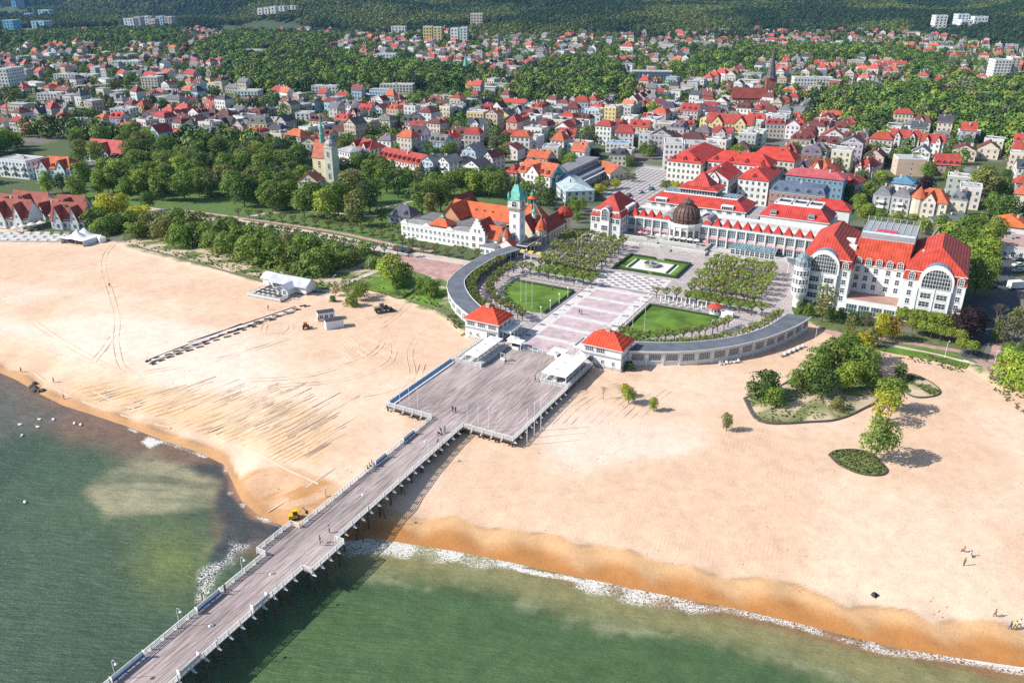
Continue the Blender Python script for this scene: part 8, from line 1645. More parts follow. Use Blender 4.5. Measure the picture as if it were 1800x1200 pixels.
 for k, (L, R_) in enumerate((((330, 606), (520, 543)), ((262, 636), (425, 573)))):
  path('walk_strip', [L, ((L[0] + R_[0]) / 2, (L[1] + R_[1]) / 2), R_], 1.2, 'pale', dz=.12, parent=w_); [path('walk_edge', [(L[0], L[1] + e), ((L[0] + R_[0]) / 2, (L[1] + R_[1]) / 2 + e), (R_[0], R_[1] + e)], .16, 'timber', h=.22, parent=w_) for e in (-4, 4)]
 g = random.Random(3)
 mm = MB(); mm.box(-1.4, 1.4, -.35, .35, 0, .45); mm = mm.mesh('mat_roll', ['timber'])
 for k in range(36):
  f = k / 35; x, y = 262 + (540 - 262) * f, 637 + (536 - 637) * f; s = 6 if k % 2 else -2; X, Y, Z = G(x + g.uniform(-3, 3), y + s * (1 - f * .5)); o = ob('rolled_mat', mm, None, (X, Y, Z), R(32) + g.uniform(-.1, .1)); o.scale = (g.uniform(.4, .8), .6, .7); tag(o, 'dark rolled mat beside the beach walkway, %s from the sea end' % ORD[k], 'mat', 'dark mats along the walkway')
 # vehicles
 def wheel(p, x, y, r, w=.4):
  mb = MB(); mb.tube((x, y - w / 2, r), (x, y + w / 2, r), r, n=14); mb.tube((x, y + w / 2, r), (x, y - w / 2, r), r, n=14); a = mb.build('wheel', ['rubber'], p); mb = MB(); mb.tube((x, y - w / 2 - .02, r), (x, y + w / 2 + .02, r), r * .5, n=10); mb.tube((x, y + w / 2 + .02, r), (x, y - w / 2 - .02, r), r * .5, n=10); mb.build('rim', ['grey'], a)
 v = thing('wheel_loader', 'dusty green-brown wheel loader with big tyres on the left beach', 'loader', G(672, 548), R(22))
 for x in (-1.5, 1.6):
  for y in (-1.1, 1.1): wheel(v, x, y, .85, .6)
 boxed(v, 'body', -2.6, .2, -.8, .8, .8, 1.9, 'cloth', (.22, .22, .13)); boxed(v, 'front_frame', .2, 2.3, -.5, .5, .7, 1.4, 'cloth', (.22, .22, .13)); boxed(v, 'cab', -.7, .5, -.7, .7, 1.9, 3.1, 'glass'); boxed(v, 'cab_roof', -.8, .6, -.8, .8, 3.1, 3.25, 'cloth', (.40, .38, .30))
 for y in (-.7, .7): mb = MB(); mb.tube((.6, y, 1.6), (3.0, y, .8), .12, n=5); mb.build('lift_arm', ['dark'], v)
 mb = MB(); mb.add([(2.9, -1.3, .1), (3.9, -1.3, .1), (2.9, -1.3, 1.2), (2.9, 1.3, .1), (3.9, 1.3, .1), (2.9, 1.3, 1.2)], [(0, 1, 2), (3, 5, 4), (0, 3, 4, 1), (0, 2, 5, 3)]); mb.build('bucket', ['dark'], v)
 v = thing('small_tractor', 'small orange tractor parked by the container cabins', 'tractor', G(538, 577), R(100))
 for x, r_ in ((-.8, .65), (.9, .42)):
  for y in (-.7, .7): wheel(v, x, y, r_, .35)
 boxed(v, 'bonnet', 0, 1.5, -.4, .4, .6, 1.2, 'obj', (.55, .12, .03)); boxed(v, 'seat_platform', -1.2, 0, -.6, .6, .7, 1.0, 'obj', (.55, .12, .03)); boxed(v, 'cab', -.9, .0, -.55, .55, 1.0, 2.0, 'glass'); boxed(v, 'cab_roof', -1.0, .1, -.62, .62, 2.0, 2.12, 'obj', (.55, .14, .04)); mb = MB(); mb.tube((1.2, .2, 1.2), (1.2, .2, 1.9), .05, n=5); mb.build('exhaust', ['dark'], v)
 v = thing('mini_excavator', 'yellow mini excavator on wet sand beside the pier bend', 'excavator', G(517, 912), R(20)); v.scale = (.85,) * 3
 for y in (-.75, .75): boxed(v, 'track', -1.2, 1.2, y - .22, y + .22, 0, .55, 'rubber')
 boxed(v, 'body', -1.2, .9, -.8, .8, .6, 1.5, 'obj', (.62, .42, .02)); boxed(v, 'cab', -.2, .9, -.7, .2, 1.5, 2.5, 'glass'); boxed(v, 'cab_roof', -.4, 1.0, -.8, .3, 2.5, 2.65, 'obj', (.66, .46, .02))
 mb = MB(); mb.tube((.9, .3, 1.2), (2.2, .3, 2.6), .14, n=5); mb.tube((2.2, .3, 2.6), (3.1, .3, 1.4), .12, n=5); mb.build('boom', ['obj'], v, color=(.6, .4, .02)); boxed(v, 'bucket', 2.8, 3.4, 0, .6, .8, 1.4, 'dark')
 # sun loungers near right colonnade, rocks, swans
 for k in range(5):
  X, Y, Z = G(1376 + k * 8, 626 - k * 3.6); o = thing('beach_chair', 'grey beach chair, %s from the left on sand before the colonnade end' % ORD[k], 'beach chair', (X, Y, Z), R(30), 'grey beach chairs'); boxed(o, 'seat', -.9, .6, -.35, .35, .25, .4, 'grey'); boxed(o, 'backrest', .5, 1.0, -.35, .35, .4, 1.0, 'frame')
 for k in range(6):
  X, Y, Z = G(1266 + k * 6, 641 - k * .8); o = thing('white_chair', 'white chair, %s from the left against the right colonnade wall' % ORD[k], 'chair', (X, Y, Z), .2 + k, 'white chairs at the colonnade wall'); boxed(o, 'seat', -.35, .35, -.35, .35, .35, .45, 'trim'); boxed(o, 'backrest', -.35, .35, .3, .38, .45, 1.0, 'trim')
  for a in (-.3, .22): boxed(o, 'leg', a, a + .08, -.3, -.22, 0, .35, 'trim')
 r_ = random.Random(2)
 for k in range(7):
  X, Y, _ = G(56 + r_.uniform(0, 20), 674 + r_.uniform(0, 14)); mb = MB(); bm = MB(); n = 7
  pr = [(r_.uniform(.7, 1.0) * s, z) for s, z in ((.9, -.3), (1.0, .2), (.7, .7), (.05, .9))]; mb.lathe(0, 0, pr, 7); o = mb.build('shore_rock', ['timber'], None, (X, Y, 0), r_.uniform(0, 6)); tag(o, 'dark weedy boulder in the clump at the left waterline', 'rock', 'dark boulders at the left waterline')
 for k, (x, y) in enumerate(((36, 746), (70, 737), (94, 737), (67, 750), (39, 765), (131, 744), (142, 746), (44, 882))):
  X, Y = P(x, y, .1); o = thing('swan', 'white swan afloat, %s of those off the left shore' % ORD[k], 'swan', (X, Y, 0), r_.uniform(0, 6), 'white swans off the left shore')
  mb = MB(); mb.lathe(0, 0, [(.02, -.05), (.34, .05), (.42, .22), (.3, .42), (.05, .5)], 8); b = mb.mesh('body', ['fabric'], True)
  for vv in b.vertices: vv.co.x *= 1.9
  ob('body', b, o); o.scale = (.75,) * 3; mb = MB(); mb.tube((.6, 0, .2), (.78, 0, .75), .08, .06, 6); mb.tube((.78, 0, .75), (.98, 0, .72), .08, .04, 6); mb.build('neck', ['fabric'], o)
 p = thing('beach_marker_post', 'wooden post standing in wet sand left of the pier', 'post', G(573, 872), 0); mb = MB(); mb.tube((0, 0, -.2), (0, 0, 2.0), .12, n=6); mb.build('post', ['walk'], p)
beach_things()

# ---------------------------------------------------------------- terraces on the platform, gates, kiosk
def terrace(u0, u1, v0, v1, cu0, cu1, lb, flowers):
 o = thing('terrace', lb, 'terrace', (*W(u0, v0), DZ), ARZ); w, d = u1 - u0, v1 - v0
 boxed(o, 'floor', 0, w, 0, d, 0, .08, 'conc'); rails(o, (0, 0), (w, 0), .0, 1.6); rails(o, (0, d), (0, 0), 0, 2.0); rails(o, (w, 0), (w, d), 0, 2.0)
 n = 3; L = (d - 1.6) / n
 for k in range(n):
  y0, y1 = .6 + k * L, .6 + (k + 1) * L - .06; x0, x1 = cu0 - u0, cu1 - u0; xm, ym = (x0 + x1) / 2, (y0 + y1) / 2; mb = MB()
  V = [(x0, y0, 2.7), (x1, y0, 2.7), (x1, y1, 2.7), (x0, y1, 2.7), (xm, ym, 3.3)]; mb.add(V, [(0, 1, 4), (1, 2, 4), (2, 3, 4), (3, 0, 4)]); mb.add(V[:4] + [(a, b, c - .22) for a, b, c in V[:4]], [(4, 5, 1, 0), (5, 6, 2, 1), (6, 7, 3, 2), (7, 4, 0, 3)]); mb.build('canopy', ['fabric'], o)
  boxed(o, 'canopy_vent', xm - .5, xm + .3, ym - .12, ym + .12, 3.2, 3.4, 'grey')
  for a in (x0 + .1, x1 - .1): boxed(o, 'post', a - .06, a + .06, y0 + .1, y0 + .22, 0, 2.6, 'frame')
 if flowers:
  boxed(o, 'planter', w - .75, w - .12, .4, d - .4, .08, .65, 'trim'); V, C = leaf_cloud([(w - .42, .6 + k * .55, .8, .42) for k in range(int((d - 1) / .55))], 900, .09, 5); C = np.where(np.random.RandomState(3).rand(len(C) // 4) < .6, 0, 1).repeat(4)[:, None] * np.array([(.8, .8, .85)]) + np.where(np.random.RandomState(3).rand(len(C) // 4) < .6, 1, 0).repeat(4)[:, None] * np.array([(.22, .36, .62)])
  ob('flowers', npmesh('flowers', V, np.arange(len(V)).reshape(-1, 4), ['vc'], C), o, kind='stuff')
 g = random.Random(int(w * 9)); ch = MB(); ch.box(-.22, .22, -.22, .22, .38, .44, bottom=True); ch = ch.mesh('seat', ['trim']); bk = MB(); bk.box(-.22, .22, .18, .24, .44, .9, bottom=True); bk = bk.mesh('backrest', ['trim']); lg = MB(); lg.box(-.02, .02, -.02, .02, 0, .38); lg = lg.mesh('leg', ['grey']); side = 'left' if flowers else 'right'
 for i in range(7):
  for j in range(3):
   x, y = 1.2 + j * (w - 2.4) / 2, 1.2 + i * (d - 2.4) / 6; X, Y = W(u0 + x, v0 + y); t = thing('terrace_table', 'white terrace table, %s in %s column of the %s platform terrace' % (ORD[i], ['left', 'middle', 'right'][j], side), 'table', (X, Y, DZ + .08), ARZ); boxed(t, 'table_top', -.38, .38, -.38, .38, .68, .73, 'trim'); boxed(t, 'pedestal', -.04, .04, -.04, .04, 0, .68, 'grey')
   for s in (-1, 1):
    c = thing('terrace_chair', 'white chair, %s side of the %s table, %s column, %s platform terrace' % ('seaward' if s < 0 else 'landward', ORD[i], ['left', 'middle', 'right'][j], side), 'chair', (X + math.sin(-ARZ) * .65 * s, Y + math.cos(ARZ) * .65 * s, DZ + .08), ARZ + (0 if s > 0 else math.pi), 'white chairs on the %s platform terrace' % side); ob('seat', ch, c); ob('backrest', bk, c)
    for a in (-.18, .18):
     for b in (-.18, .18): ob('leg', lg, c, (a, b, 0))
terrace(-14.2, -6.0, -16.6, -1.0, -11.4, -7.2, 'fenced terrace with white awnings and blue flower boxes, left of platform', True)
terrace(11.6, 19.4, -16.8, -2.0, 12.0, 19.0, 'fenced terrace under a broad white awning, right side of platform', False)
def gates():
 for k, (u, v) in enumerate(((-3.6, -1.0), (10.0, -1.2))):
  o = thing('ticket_booth', 'white ticket booth with flat overhanging roof, %s of the platform gate' % ('left' if k == 0 else 'right'), 'booth', (*W(u, v), DZ - .1), ARZ); boxed(o, 'wall', -1.1, 1.1, -.8, .8, 0, .9, 'wall', (.76, .76, .75)); boxed(o, 'glazing', -1.0, 1.0, -.7, .7, .9, 2.2, 'glass'); boxed(o, 'roof', -2.2, 2.2, -1.4, 1.4, 2.2, 2.5, 'fabric')
  for a in (-2, 2): boxed(o, 'post', a - .07, a + .07, -1.2, -1.06, 0, 2.2, 'frame')
 o = thing('turnstile_fence', 'low white turnstile fence between the two ticket booths', 'fence', (*W(-1.3, -.9), DZ), ARZ)
 boxed(o, 'glass_panel', 0, 9, -.04, .04, .15, 1.0, 'curtain')
 for k in range(7): boxed(o, 'post', k * 1.5 - .08, k * 1.5 + .08, -.1, .1, 0, 1.15, 'trim')
 for k, (u, v) in enumerate(((9.4, -3.4), (17.2, -1.0), (-5.2, .2))):
  o = thing('square_parasol', 'white square parasol, %s near the platform gate' % ('left of right terrace', 'behind right terrace', 'behind left terrace')[k], 'parasol', (*W(u, v), DZ), ARZ); mb = MB(); mb.tube((0, 0, 0), (0, 0, 2.9), .05, n=5); mb.build('pole', ['grey'], o); mb = MB(); mb.add([(-1.5, -1.5, 2.3), (1.5, -1.5, 2.3), (1.5, 1.5, 2.3), (-1.5, 1.5, 2.3), (0, 0, 3.1)], [(0, 1, 4), (1, 2, 4), (2, 3, 4), (3, 0, 4), (3, 2, 1, 0)]); mb.build('canopy', ['fabric'], o)
 X, Y = P(884, 634, DZ); o = thing('picture_frame', 'standing white picture frame on a green base on the platform', 'frame', (X, Y, DZ), ARZ - .2); boxed(o, 'base', -.9, .9, -.4, .4, 0, .35, 'obj', (.25, .45, .35)); boxed(o, 'lower_panel', -.85, .85, -.08, .08, .35, .8, 'trim'); mb = MB(); mb.box(-.85, .85, -.08, .08, 2.1, 2.35, bottom=True); mb.box(-.85, -.6, -.08, .08, .8, 2.1); mb.box(.6, .85, -.08, .08, .8, 2.1); mb.build('frame', ['grey'], o)
 # kiosk with red conical roof and its closed parasols
 o = thing('round_kiosk', 'round white kiosk with red cone roof behind right lawn', 'kiosk', (*W(38.4, 52.8), 4), ARZ); mb = MB(); mb.lathe(0, 0, [(1.6, 0), (1.6, 2.6)], 12); mb.build('wall', ['wall'], o, color=(.78, .78, .78)); mb = MB(); mb.lathe(0, 0, [(2.3, 2.5), (2.2, 2.75), (.1, 3.9)], 12); mb.build('roof', ['roof'], o, color=(.62, .08, .05))
 for k in range(4): a = R(215 + 36 * k); window(o, 1.6 * math.cos(a), 1.6 * math.sin(a), 1, .7, 1.1, a + math.pi / 2, 1, 1)
 boxed(o, 'counter', 2.2, 5.8, -1.2, .6, 0, 1.7, 'wall', (.76, .76, .76))
 for k in range(12):
  u, v = 20.5 + (k // 2) * 2.7 + (k % 2) * .8, 53.2 + (k % 2) * 2.1; q = thing('closed_parasol', 'furled white parasol, %s from left in %s row behind right lawn' % (ORD[k // 2], ['front', 'back'][k % 2]), 'parasol', (*W(u, v), 4), 0, 'furled parasols behind the right lawn'); mb = MB(); mb.tube((0, 0, 0), (0, 0, .7), .05, n=5); mb.build('pole', ['grey'], q); mb = MB(); mb.lathe(0, 0, [(.1, .6), (.22, .8), (.16, 2.6), (.04, 2.9)], 8); mb.build('canopy', ['fabric'], q)
  if k < 10: t = thing('garden_table', 'low white table with stools, %s from left among the furled parasols' % ORD[k], 'table', (*W(u + 1.2, v - .2), 4), 0, 'white tables behind the right lawn'); boxed(t, 'table_top', -.4, .4, -.4, .4, .65, .72, 'trim'); boxed(t, 'pedestal', -.06, .06, -.06, .06, 0, .65, 'grey'); boxed(t, 'stool', .6, .95, -.2, .2, 0, .45, 'trim')
 # lanterns beside the promenade
 def lan(u, v, lb, h=3.2, z=4.0):
  q = thing('plaza_lantern', lb, 'street lamp', (*W(u, v), z), 0, 'short globe lanterns on the plaza'); mb = MB(); mb.tube((0, 0, 0), (0, 0, h), .09, .07, 6); mb.build('pole', ['trim'], q); mb = MB(); mb.lathe(0, 0, [(.1, h), (.28, h + .2), (.28, h + .45), (.1, h + .65), (.02, h + .7)], 8); mb.build('lamp_head', ['lampglass'], q)
 for k in range(5): lan(-8.3, 24 + k * 6.6, 'short white globe lantern, %s from the sea, left side of promenade' % ORD[k]); lan(17.2, 24 + k * 6.6, 'short white globe lantern, %s from the sea, right side of promenade' % ORD[k])
 for k, (x, y) in enumerate(((649, 475), (588, 508), (1565, 596), (1660, 630), (1432, 604), (1746, 646), (1088, 420), (1030, 452), (1300, 603), (1248, 590))):
  X, Y, Z = G(x, y); q = thing('street_lamp', 'plain grey street lamp ' + ['by thicket path', 'at the sand end of the thicket path', 'before the hotel lawn', 'at the right of hotel lawn', 'at the right colonnade end', 'by the zebra crossing', 'beside the spa corner block', 'among left plaza trees', 'behind right colonnade', 'inside right tree row'][k], 'street lamp', (X, Y, max(Z, 3.9)), R(40)); mb = MB(); mb.tube((0, 0, 0), (0, 0, 4.6), .07, .05, 6); mb.tube((0, 0, 4.6), (.7, 0, 4.75), .04, n=5); mb.build('pole', ['frame'], q); boxed(q, 'lamp_head', .5, 1.1, -.12, .12, 4.68, 4.8, 'frame')
 for k in range(9): u = -28 + k * 2.3; q = thing('plaza_bench', 'low stone bench, %s from the left behind the left lawn' % ORD[k], 'bench', (*W(u, 54.6), 4), ARZ, 'stone benches behind the left lawn'); boxed(q, 'seat', 0, 1.6, 0, .45, .35, .45, 'conc'); boxed(q, 'leg', .1, .3, .05, .4, 0, .35, 'conc'); boxed(q, 'leg', 1.3, 1.5, .05, .4, 0, .35, 'conc')
gates()

# ---------------------------------------------------------------- cars
def cars():
 def car_proto():
  o = thing('parked_car', '', 'car'); prof = [(-2.1, .35), (-2.15, .8), (-1.75, .95), (-1.25, 1.0), (-.75, 1.45), (.7, 1.48), (1.35, 1.05), (2.0, .92), (2.1, .6), (2.05, .3)]
  mb = MB(); V = [(x, -.84 if z < 1.02 else -.66, z) for x, z in prof] + [(x, .84 if z < 1.02 else .66, z) for x, z in prof]; n = len(prof); mb.add(V, [(i, i + 1, n + i + 1, n + i)[::-1] for i in range(n - 1)] + [tuple(range(n))[::-1], tuple(range(n, 2 * n))]); mb.build('body', ['obj'], o)
  mb = MB(); mb.quad((-.72, -.70, 1.4), (-1.2, -.80, 1.03), (1.25, -.80, 1.06), (.66, -.70, 1.42)); mb.quad((-1.2, .80, 1.03), (-.72, .70, 1.4), (.66, .70, 1.42), (1.25, .80, 1.06)); mb.quad((.74, -.6, 1.47), (1.34, -.7, 1.08), (1.34, .7, 1.08), (.74, .6, 1.47)); mb.quad((-1.24, -.7, 1.03), (-.79, -.6, 1.44), (-.79, .6, 1.44), (-1.24, .7, 1.03)); mb.build('windows', ['glass'], o)
  for x in (-1.35, 1.3):
   for y in (-.78, .78): mb = MB(); mb.tube((x, y - .1, .32), (x, y + .1, .32), .32, n=10); mb.tube((x, y + .1, .32), (x, y - .1, .32), .32, n=10); mb.build('wheel', ['rubber'], o)
  for y in (-.6, .6): boxed(o, 'headlight', 2.0, 2.12, y - .18, y + .18, .6, .75, 'lampglass')
  return o
 pr = car_proto(); cl = dict(white=(.7, .7, .7), black=(.02, .02, .025), silver=(.4, .42, .44), blue=(.04, .10, .25), red=(.35, .03, .03), grey=(.14, .15, .16), teal=(.03, .20, .28)); names = list(cl); g = random.Random(31)
 def put(X, Y, Z, rz, c, lb): o = dup(pr, (X, Y, Z), rz, lb, 'cars parked beside the streets'); [setattr(k, 'color', (*cl[c], 1)) for k in o.children if k.name.startswith('body')]
 for k in range(8): X, Y, Z = G(1741 + k * .7, 507 - k * 11.5); c = names[(k * 3 + 1) % 7]; put(X, Y, Z + .1, R(14), c, '%s parked car, %s from the sea in the left parking bay row' % (c, ORD[k]))
 for k in range(7): X, Y, Z = G(1789 + k * .4, 478 - k * 9.5); c = names[(k * 5 + 2) % 7]; put(X, Y, Z + .1, R(10), c, '%s parked car, %s from the sea in the right parking bay row' % (c, ORD[k]))
 for k in range(6): X, Y, Z = G(684 + k * 7, 436 + k * 1.5); c = names[(k * 2) % 7]; put(X, Y, Z + .05, R(70), c, '%s parked car, %s from the left behind the promenade trees' % (c, ORD[k]))
 for k in range(6): X, Y = W(-44 + k * 2.6, 176 + k * 9); c = names[(k * 4 + 1) % 7]; put(X, Y, 4.02, ARZ + R(90), c, '%s car, %s along the paved square' % (c, ORD[k]))
 for k in range(9): X, Y = W(-20 + k * 6 - (k % 2) * 2, 186 - (k % 3) * 1.3); c = names[(k * 3) % 7]; put(X, Y, 4.0, ARZ, c, '%s car, %s from the left on the street behind the spa' % (c, ORD[k]))
 for c in list(pr.children): bpy.data.objects.remove(c)
 bpy.data.objects.remove(pr)
 X, Y, Z = G(1786, 508); t = thing('box_van', 'white box van standing in the parking by the side road', 'van', (X, Y, Z + .1), R(8)); boxed(t, 'cargo_box', -3, 1.6, -1.1, 1.1, .6, 2.9, 'wall', (.76, .76, .76)); mb = MB(); mb.add([(1.62, -1, .5), (3.2, -1, .5), (3.2, -1, 1.3), (2.5, -1, 2.1), (1.62, -1, 2.1), (1.62, 1, .5), (3.2, 1, .5), (3.2, 1, 1.3), (2.5, 1, 2.1), (1.62, 1, 2.1)], [(0, 1, 2, 3, 4), (9, 8, 7, 6, 5), (1, 6, 7, 2), (2, 7, 8, 3), (3, 8, 9, 4)]); mb.build('cab', ['obj'], t, color=(.7, .7, .7))
 mb = MB(); mb.quad((3.15, -.9, 1.38), (3.15, .9, 1.38), (2.56, .9, 2.06), (2.56, -.9, 2.06)); mb.build('windscreen', ['glass'], t)
 for x in (-2, 2.3):
  for y in (-1, 1): mb = MB(); mb.tube((x, y - .15, .42), (x, y + .15, .42), .42, n=10); mb.tube((x, y + .15, .42), (x, y - .15, .42), .42, n=10); mb.build('wheel', ['rubber'], t)
cars()

# ---------------------------------------------------------------- people
def people():
 def body(pose):
  J = {'pel': (0, 0, .95), 'wst': (0, 0, 1.12), 'chs': (0, -.01, 1.36), 'nck': (0, 0, 1.50), 'hd': (0, .02, 1.60), 'hd2': (0, .02, 1.72), 'hd3': (0, .01, 1.79)}
  ra = {'pel': .135, 'wst': .12, 'chs': .15, 'nck': .055, 'hd': .085, 'hd2': .10, 'hd3': .06}
  st = {'walk': .26, 'stand': .03, 'sit': 0, 'bend': .1}[pose]; E = [('pel', 'wst'), ('wst', 'chs'), ('chs', 'nck'), ('nck', 'hd'), ('hd', 'hd2'), ('hd2', 'hd3')]
  for s, n in ((-1, 'l'), (1, 'r')):
   f = st * s; J.update({n + 'hip': (.09 * s, 0, .90), n + 'kn': (.10 * s, f * .6 + .03, .50), n + 'an': (.10 * s, f * 1.15 - .03, .09), n + 'toe': (.11 * s, f * 1.15 + .15, .04), n + 'sh': (.19 * s, 0, 1.42), n + 'el': (.25 * s, -f * .5 - .02, 1.14), n + 'wr': (.25 * s, -f * .9 + .10, .90), n + 'ha': (.25 * s, -f * 1.0 + .14, .80)})
   if pose == 'sit': J.update({n + 'kn': (.11 * s, .42, .92), n + 'an': (.11 * s, .45, .50), n + 'toe': (.11 * s, .60, .46), n + 'wr': (.18 * s, .25, 1.0), n + 'ha': (.16 * s, .33, 1.0)})
   ra.update({n + 'hip': .10, n + 'kn': .062, n + 'an': .045, n + 'toe': .04, n + 'sh': .065, n + 'el': .045, n + 'wr': .032, n + 'ha': .036})
   E += [('pel', n + 'hip'), (n + 'hip', n + 'kn'), (n + 'kn', n + 'an'), (n + 'an', n + 'toe'), ('chs', n + 'sh'), (n + 'sh', n + 'el'), (n + 'el', n + 'wr'), (n + 'wr', n + 'ha')]
  if pose == 'bend':
   for k in J:
    if J[k][2] > 1.0 or k[1:] in ('wr', 'ha'): x, y, z = J[k]; d = z - .95; J[k] = (x, y + d * .55 + .05, .95 + d * .84)
  ks = list(J); me = bpy.data.meshes.new('body'); me.from_pydata([J[k] for k in ks], [(ks.index(a), ks.index(b)) for a, b in E], []); o = bpy.data.objects.new('body', me); COL.objects.link(o)
  md = o.modifiers.new('skin', 'SKIN');
  sv = me.skin_vertices[0].data if me.skin_vertices else None
  if sv is None: bpy.context.view_layer.update(); sv = me.skin_vertices[0].data
  for i, k in enumerate(ks): sv[i].radius = (ra[k], ra[k] * (.75 if k in ('pel', 'wst', 'chs') else 1)); sv[i].use_root = k == 'pel'
  o.modifiers.new('sub', 'SUBSURF').levels = 1
  dg = bpy.context.evaluated_depsgraph_get(); m2 = bpy.data.meshes.new_from_object(o.evaluated_get(dg)); bpy.data.objects.remove(o)
  m2.materials.clear(); [m2.materials.append(q) for q in (M['cloth'], TR, M['skin'], M['rubber'])]
  zl = .50 if pose == 'sit' else .06; hz = 1.53 * (.84 if pose == 'bend' else 1) + (.12 if pose == 'bend' else 0)
  for p in m2.polygons:
   z = p.center.z; x = abs(p.center.x); p.material_index = 2 if z > hz else 3 if z < zl + .06 else 2 if (x > .2 and z < .86 + (0 if pose != 'sit' else .2) and z > .7) else 1 if z < .98 else 0; p.use_smooth = True
  return m2
 TR = mat('trousers', (.05, .055, .08), var=.3)
 B = {k: body(k) for k in ('stand', 'walk', 'sit', 'bend')}
 hm = MB(); hm.lathe(0, 0, [(.105, 1.66), (.118, 1.74), (.10, 1.80), (.05, 1.84), (.01, 1.85)], 10); hm = hm.mesh('hair', [mat('hair', (.05, .035, .025))], True)
 cc = dict(red=(.40, .03, .03), blue=(.05, .14, .42), black=(.03, .03, .035), grey=(.2, .2, .21), white=(.65, .65, .65), yellow=(.62, .62, .05), brown=(.20, .10, .06), navy=(.03, .05, .12), pink=(.5, .2, .25), green=(.08, .2, .1))
 def per(x, y, pose, col, lb, z=None, face=0):
  if z is None: X, Y, Z = G(x, y)
  else: X, Y = P(x, y, z); Z = z
  o = thing('person', lb, 'person', (X, Y, Z - (.46 if pose == 'sit' else 0)), R(face)); ob('body', B[pose], o, color=cc[col]); h = ob('hair', hm, o)
  if pose == 'bend': h.location = (0, .44, -.10)
  return o
 D, Z4 = DZ + .02, 4.05
 L = [(796, 724, 'stand', 'black', 'person in black, left one of two talking on the platform', D, 20), (801, 726, 'stand', 'navy', 'person in dark blue, right one of two talking on the platform', D, 200), (941, 671, 'walk', 'black', 'person in black walking alone near the right terrace', D, 90), (918, 613, 'walk', 'grey', 'person in grey passing the left ticket booth', D, 120), (776, 762, 'bend', 'black', 'person in black bending over a pushchair on the pier', D, 60), (782, 760, 'walk', 'brown', 'person in brown walking beside the pushchair on the pier', D, 60), (770, 779, 'sit', 'blue', 'person in bright blue sitting by right pier rail', D + .4, 50), (646, 826, 'sit', 'black', 'person in black on the left pier bench, left one', D + .45, -60), (650, 822, 'sit', 'navy', 'person in navy on left pier bench, right one', D + .45, -60), (654, 820, 'stand', 'brown', 'person in brown standing at the end of left pier bench', D, 120), (563, 954, 'stand', 'red', 'person in red jacket with a bicycle on the pier', D, -90), (579, 936, 'stand', 'grey', 'person in grey leaning by the right pier rail', D, -60), (357, 1060, 'stand', 'red', 'person in red standing beside the left pier bench', D, 100), (396, 1040, 'stand', 'brown', 'person in brown at upper end of the left pier bench', D, 180), (1018, 552, 'walk', 'black', 'person in black, left one of a pair on the promenade', Z4, 0), (1022, 553, 'walk', 'grey', 'person in grey, right one of a pair on the promenade', Z4, 0), (971, 512, 'walk', 'red', 'person in red crossing behind the left lawn', Z4, 0),
  (1445, 611, 'walk', 'black', 'person in black on the sandy way by the colonnade end', None, 40), (193, 505, 'walk', 'black', 'person in black walking along the tyre ruts on left beach', None, 20), (472, 545, 'walk', 'black', 'person in black on the walkway below the beach cafe', None, 60), (518, 527, 'walk', 'red', 'person in red on the walkway beside the beach cafe', None, 60), (560, 566, 'stand', 'navy', 'person in navy beside the rear container cabin', None, 0), (95, 673, 'walk', 'red', 'person in red at the left waterline near the boulders', None, 120), (38, 655, 'walk', 'black', 'person in black walking at far left waterline', None, 120), (113, 702, 'stand', 'navy', 'person in navy standing at the left waterline', None, 120), (260, 635, 'sit', 'white', 'person in white crouching at the sea end of the walkway', None, 100), (1748, 1084, 'walk', 'brown', 'person in brown walking beside the right waterline', None, 100), (1775, 1106, 'walk', 'navy', 'person in navy, first of three at right waterline', None, 100), (1784, 1105, 'walk', 'yellow', 'person in bright yellow at right waterline', None, 100), (1791, 1102, 'walk', 'white', 'person in white, last of three at right waterline', None, 100), (1694, 970, 'sit', 'brown', 'person in brown sitting on sand at right', None, 60), (1706, 977, 'sit', 'white', 'person in white sitting on sand right of the brown one', None, 200), (1694, 994, 'stand', 'grey', 'person in grey standing on sand below the seated pair', None, 0), (1736, 652, 'walk', 'grey', 'person in grey near the zebra crossing', None, 0), (1142, 330, 'walk', 'black', 'person in black crossing the paved square', Z4, 0), (1112, 352, 'walk', 'blue', 'person in blue on the lower paved square', Z4, 0), (888, 640, 'walk', 'pink', 'person in pink behind the picture frame', D, 50)]
 for x, y, pose, c, lb, z, f in L:
  if pose == 'sit' and z is None: o = per(x, y, pose, c, lb, None, f); o.location.z -= .02
  else: per(x, y, pose, c, lb, z, f)
 # bicycle, pushchair, dark beach tent
 X, Y = P(570, 958, D); b = thing('bicycle', 'white bicycle held by the person in red on the pier', 'bicycle', (X, Y, D), ARZ + R(20))
 for x in (-.52, .52):
  mb = MB(); n = 16
  for i in range(n): a0, a1 = 2 * math.pi * i / n, 2 * math.pi * (i + 1) / n; mb.tube((x + .33 * math.cos(a0), 0, .34 + .33 * math.sin(a0)), (x + .33 * math.cos(a1), 0, .34 + .33 * math.sin(a1)), .025, n=4, cap=False)
  mb.build('wheel', ['rubber'], b)
 mb = MB();
 for p, q in (((-.52, 0, .34), (-.1, 0, .34)), ((-.1, 0, .34), (-.22, 0, .85)), ((-.52, 0, .34), (-.2, 0, .78)), ((-.2, 0, .78), (.38, 0, .85)), ((-.1, 0, .34), (.38, 0, .80)), ((.38, 0, .95), (.52, 0, .34))): mb.tube(p, q, .03, n=5)
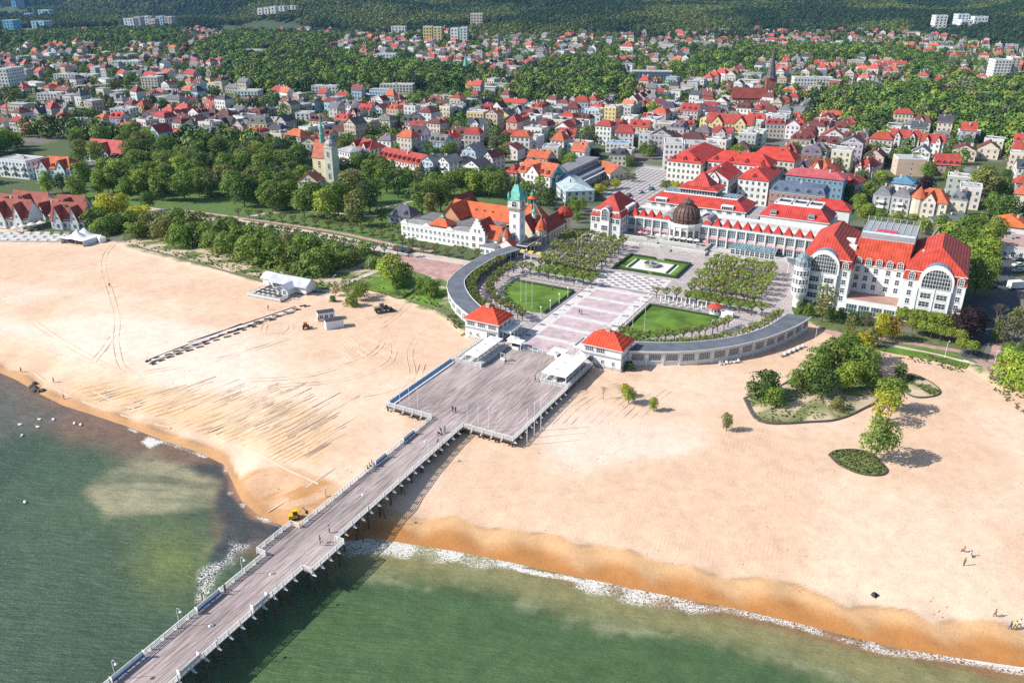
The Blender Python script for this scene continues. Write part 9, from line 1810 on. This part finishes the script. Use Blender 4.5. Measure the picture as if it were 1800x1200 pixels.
 mb.build('frame', ['fabric'], b); mb = MB(); mb.box(-.34, -.1, -.06, .06, .86, .92, bottom=True); mb.build('saddle', ['rubber'], b); mb = MB(); mb.tube((.36, -.26, 1.0), (.36, .26, 1.0), .025, n=5); mb.build('handlebar', ['grey'], b)
 X, Y = P(772, 764, D); p = thing('pushchair', 'black pushchair on the pier before the bending person', 'pushchair', (X, Y, D), R(30)); mb = MB(); mb.add([(-.3, -.25, .45), (.35, -.25, .4), (.35, .25, .4), (-.3, .25, .45), (-.35, -.25, .95), (-.35, .25, .95)], [(0, 1, 2, 3), (0, 3, 5, 4), (0, 4, 1), (3, 2, 5)]); mb.build('seat', ['rubber'], p)
 for x, y in ((-.3, -.25), (-.3, .25), (.35, -.25), (.35, .25)): mb = MB(); mb.tube((x, y - .03, .12), (x, y + .03, .12), .12, n=8); mb.tube((x, y + .03, .12), (x, y - .03, .12), .12, n=8); mb.build('wheel', ['dark'], p)
 mb = MB(); mb.tube((.3, -.2, .15), (-.55, -.2, 1.0), .02, n=4); mb.tube((.3, .2, .15), (-.55, .2, 1.0), .02, n=4); mb.tube((-.55, -.2, 1.0), (-.55, .2, 1.0), .02, n=4); mb.build('frame', ['grey'], p)
 X, Y, Z = G(1537, 1046); t = thing('beach_shelter', 'small dark dome beach shelter near the right waterline', 'tent', (X, Y, Z), .4); t.scale = (.7,) * 3; mb = MB(); mb.lathe(0, 0, [(.8, 0), (.75, .4), (.5, .75), (.05, .9)], 10, a0=-50, a1=230); mb.build('canopy', ['cloth'], t, color=(.03, .04, .07)); boxed(t, 'ground_sheet', -.7, .7, -.7, .7, .0, .03, 'cloth', (.10, .10, .12))
people()

# ---------------------------------------------------------------- air
def haze(density, color):
 m = bpy.data.materials.new('haze'); m.use_nodes = True; t = m.node_tree; t.nodes.clear(); o = t.nodes.new('ShaderNodeOutputMaterial'); v = t.nodes.new('ShaderNodeVolumePrincipled')
 v.inputs['Density'].default_value = density; v.inputs['Color'].default_value = (*color, 1); v.inputs['Anisotropy'].default_value = 0.0; t.links.new(v.outputs[0], o.inputs['Volume'])
 mb = MB(); mb.box(-7600, 7600, -6500, 12000, -4.5, 345, 0, bottom=True); h = mb.build('haze', [m]); h['kind'] = 'stuff'; tag(h, 'thin blue air over the far town and hills', 'haze')
haze(4.2e-5, (.20, .50, .90))
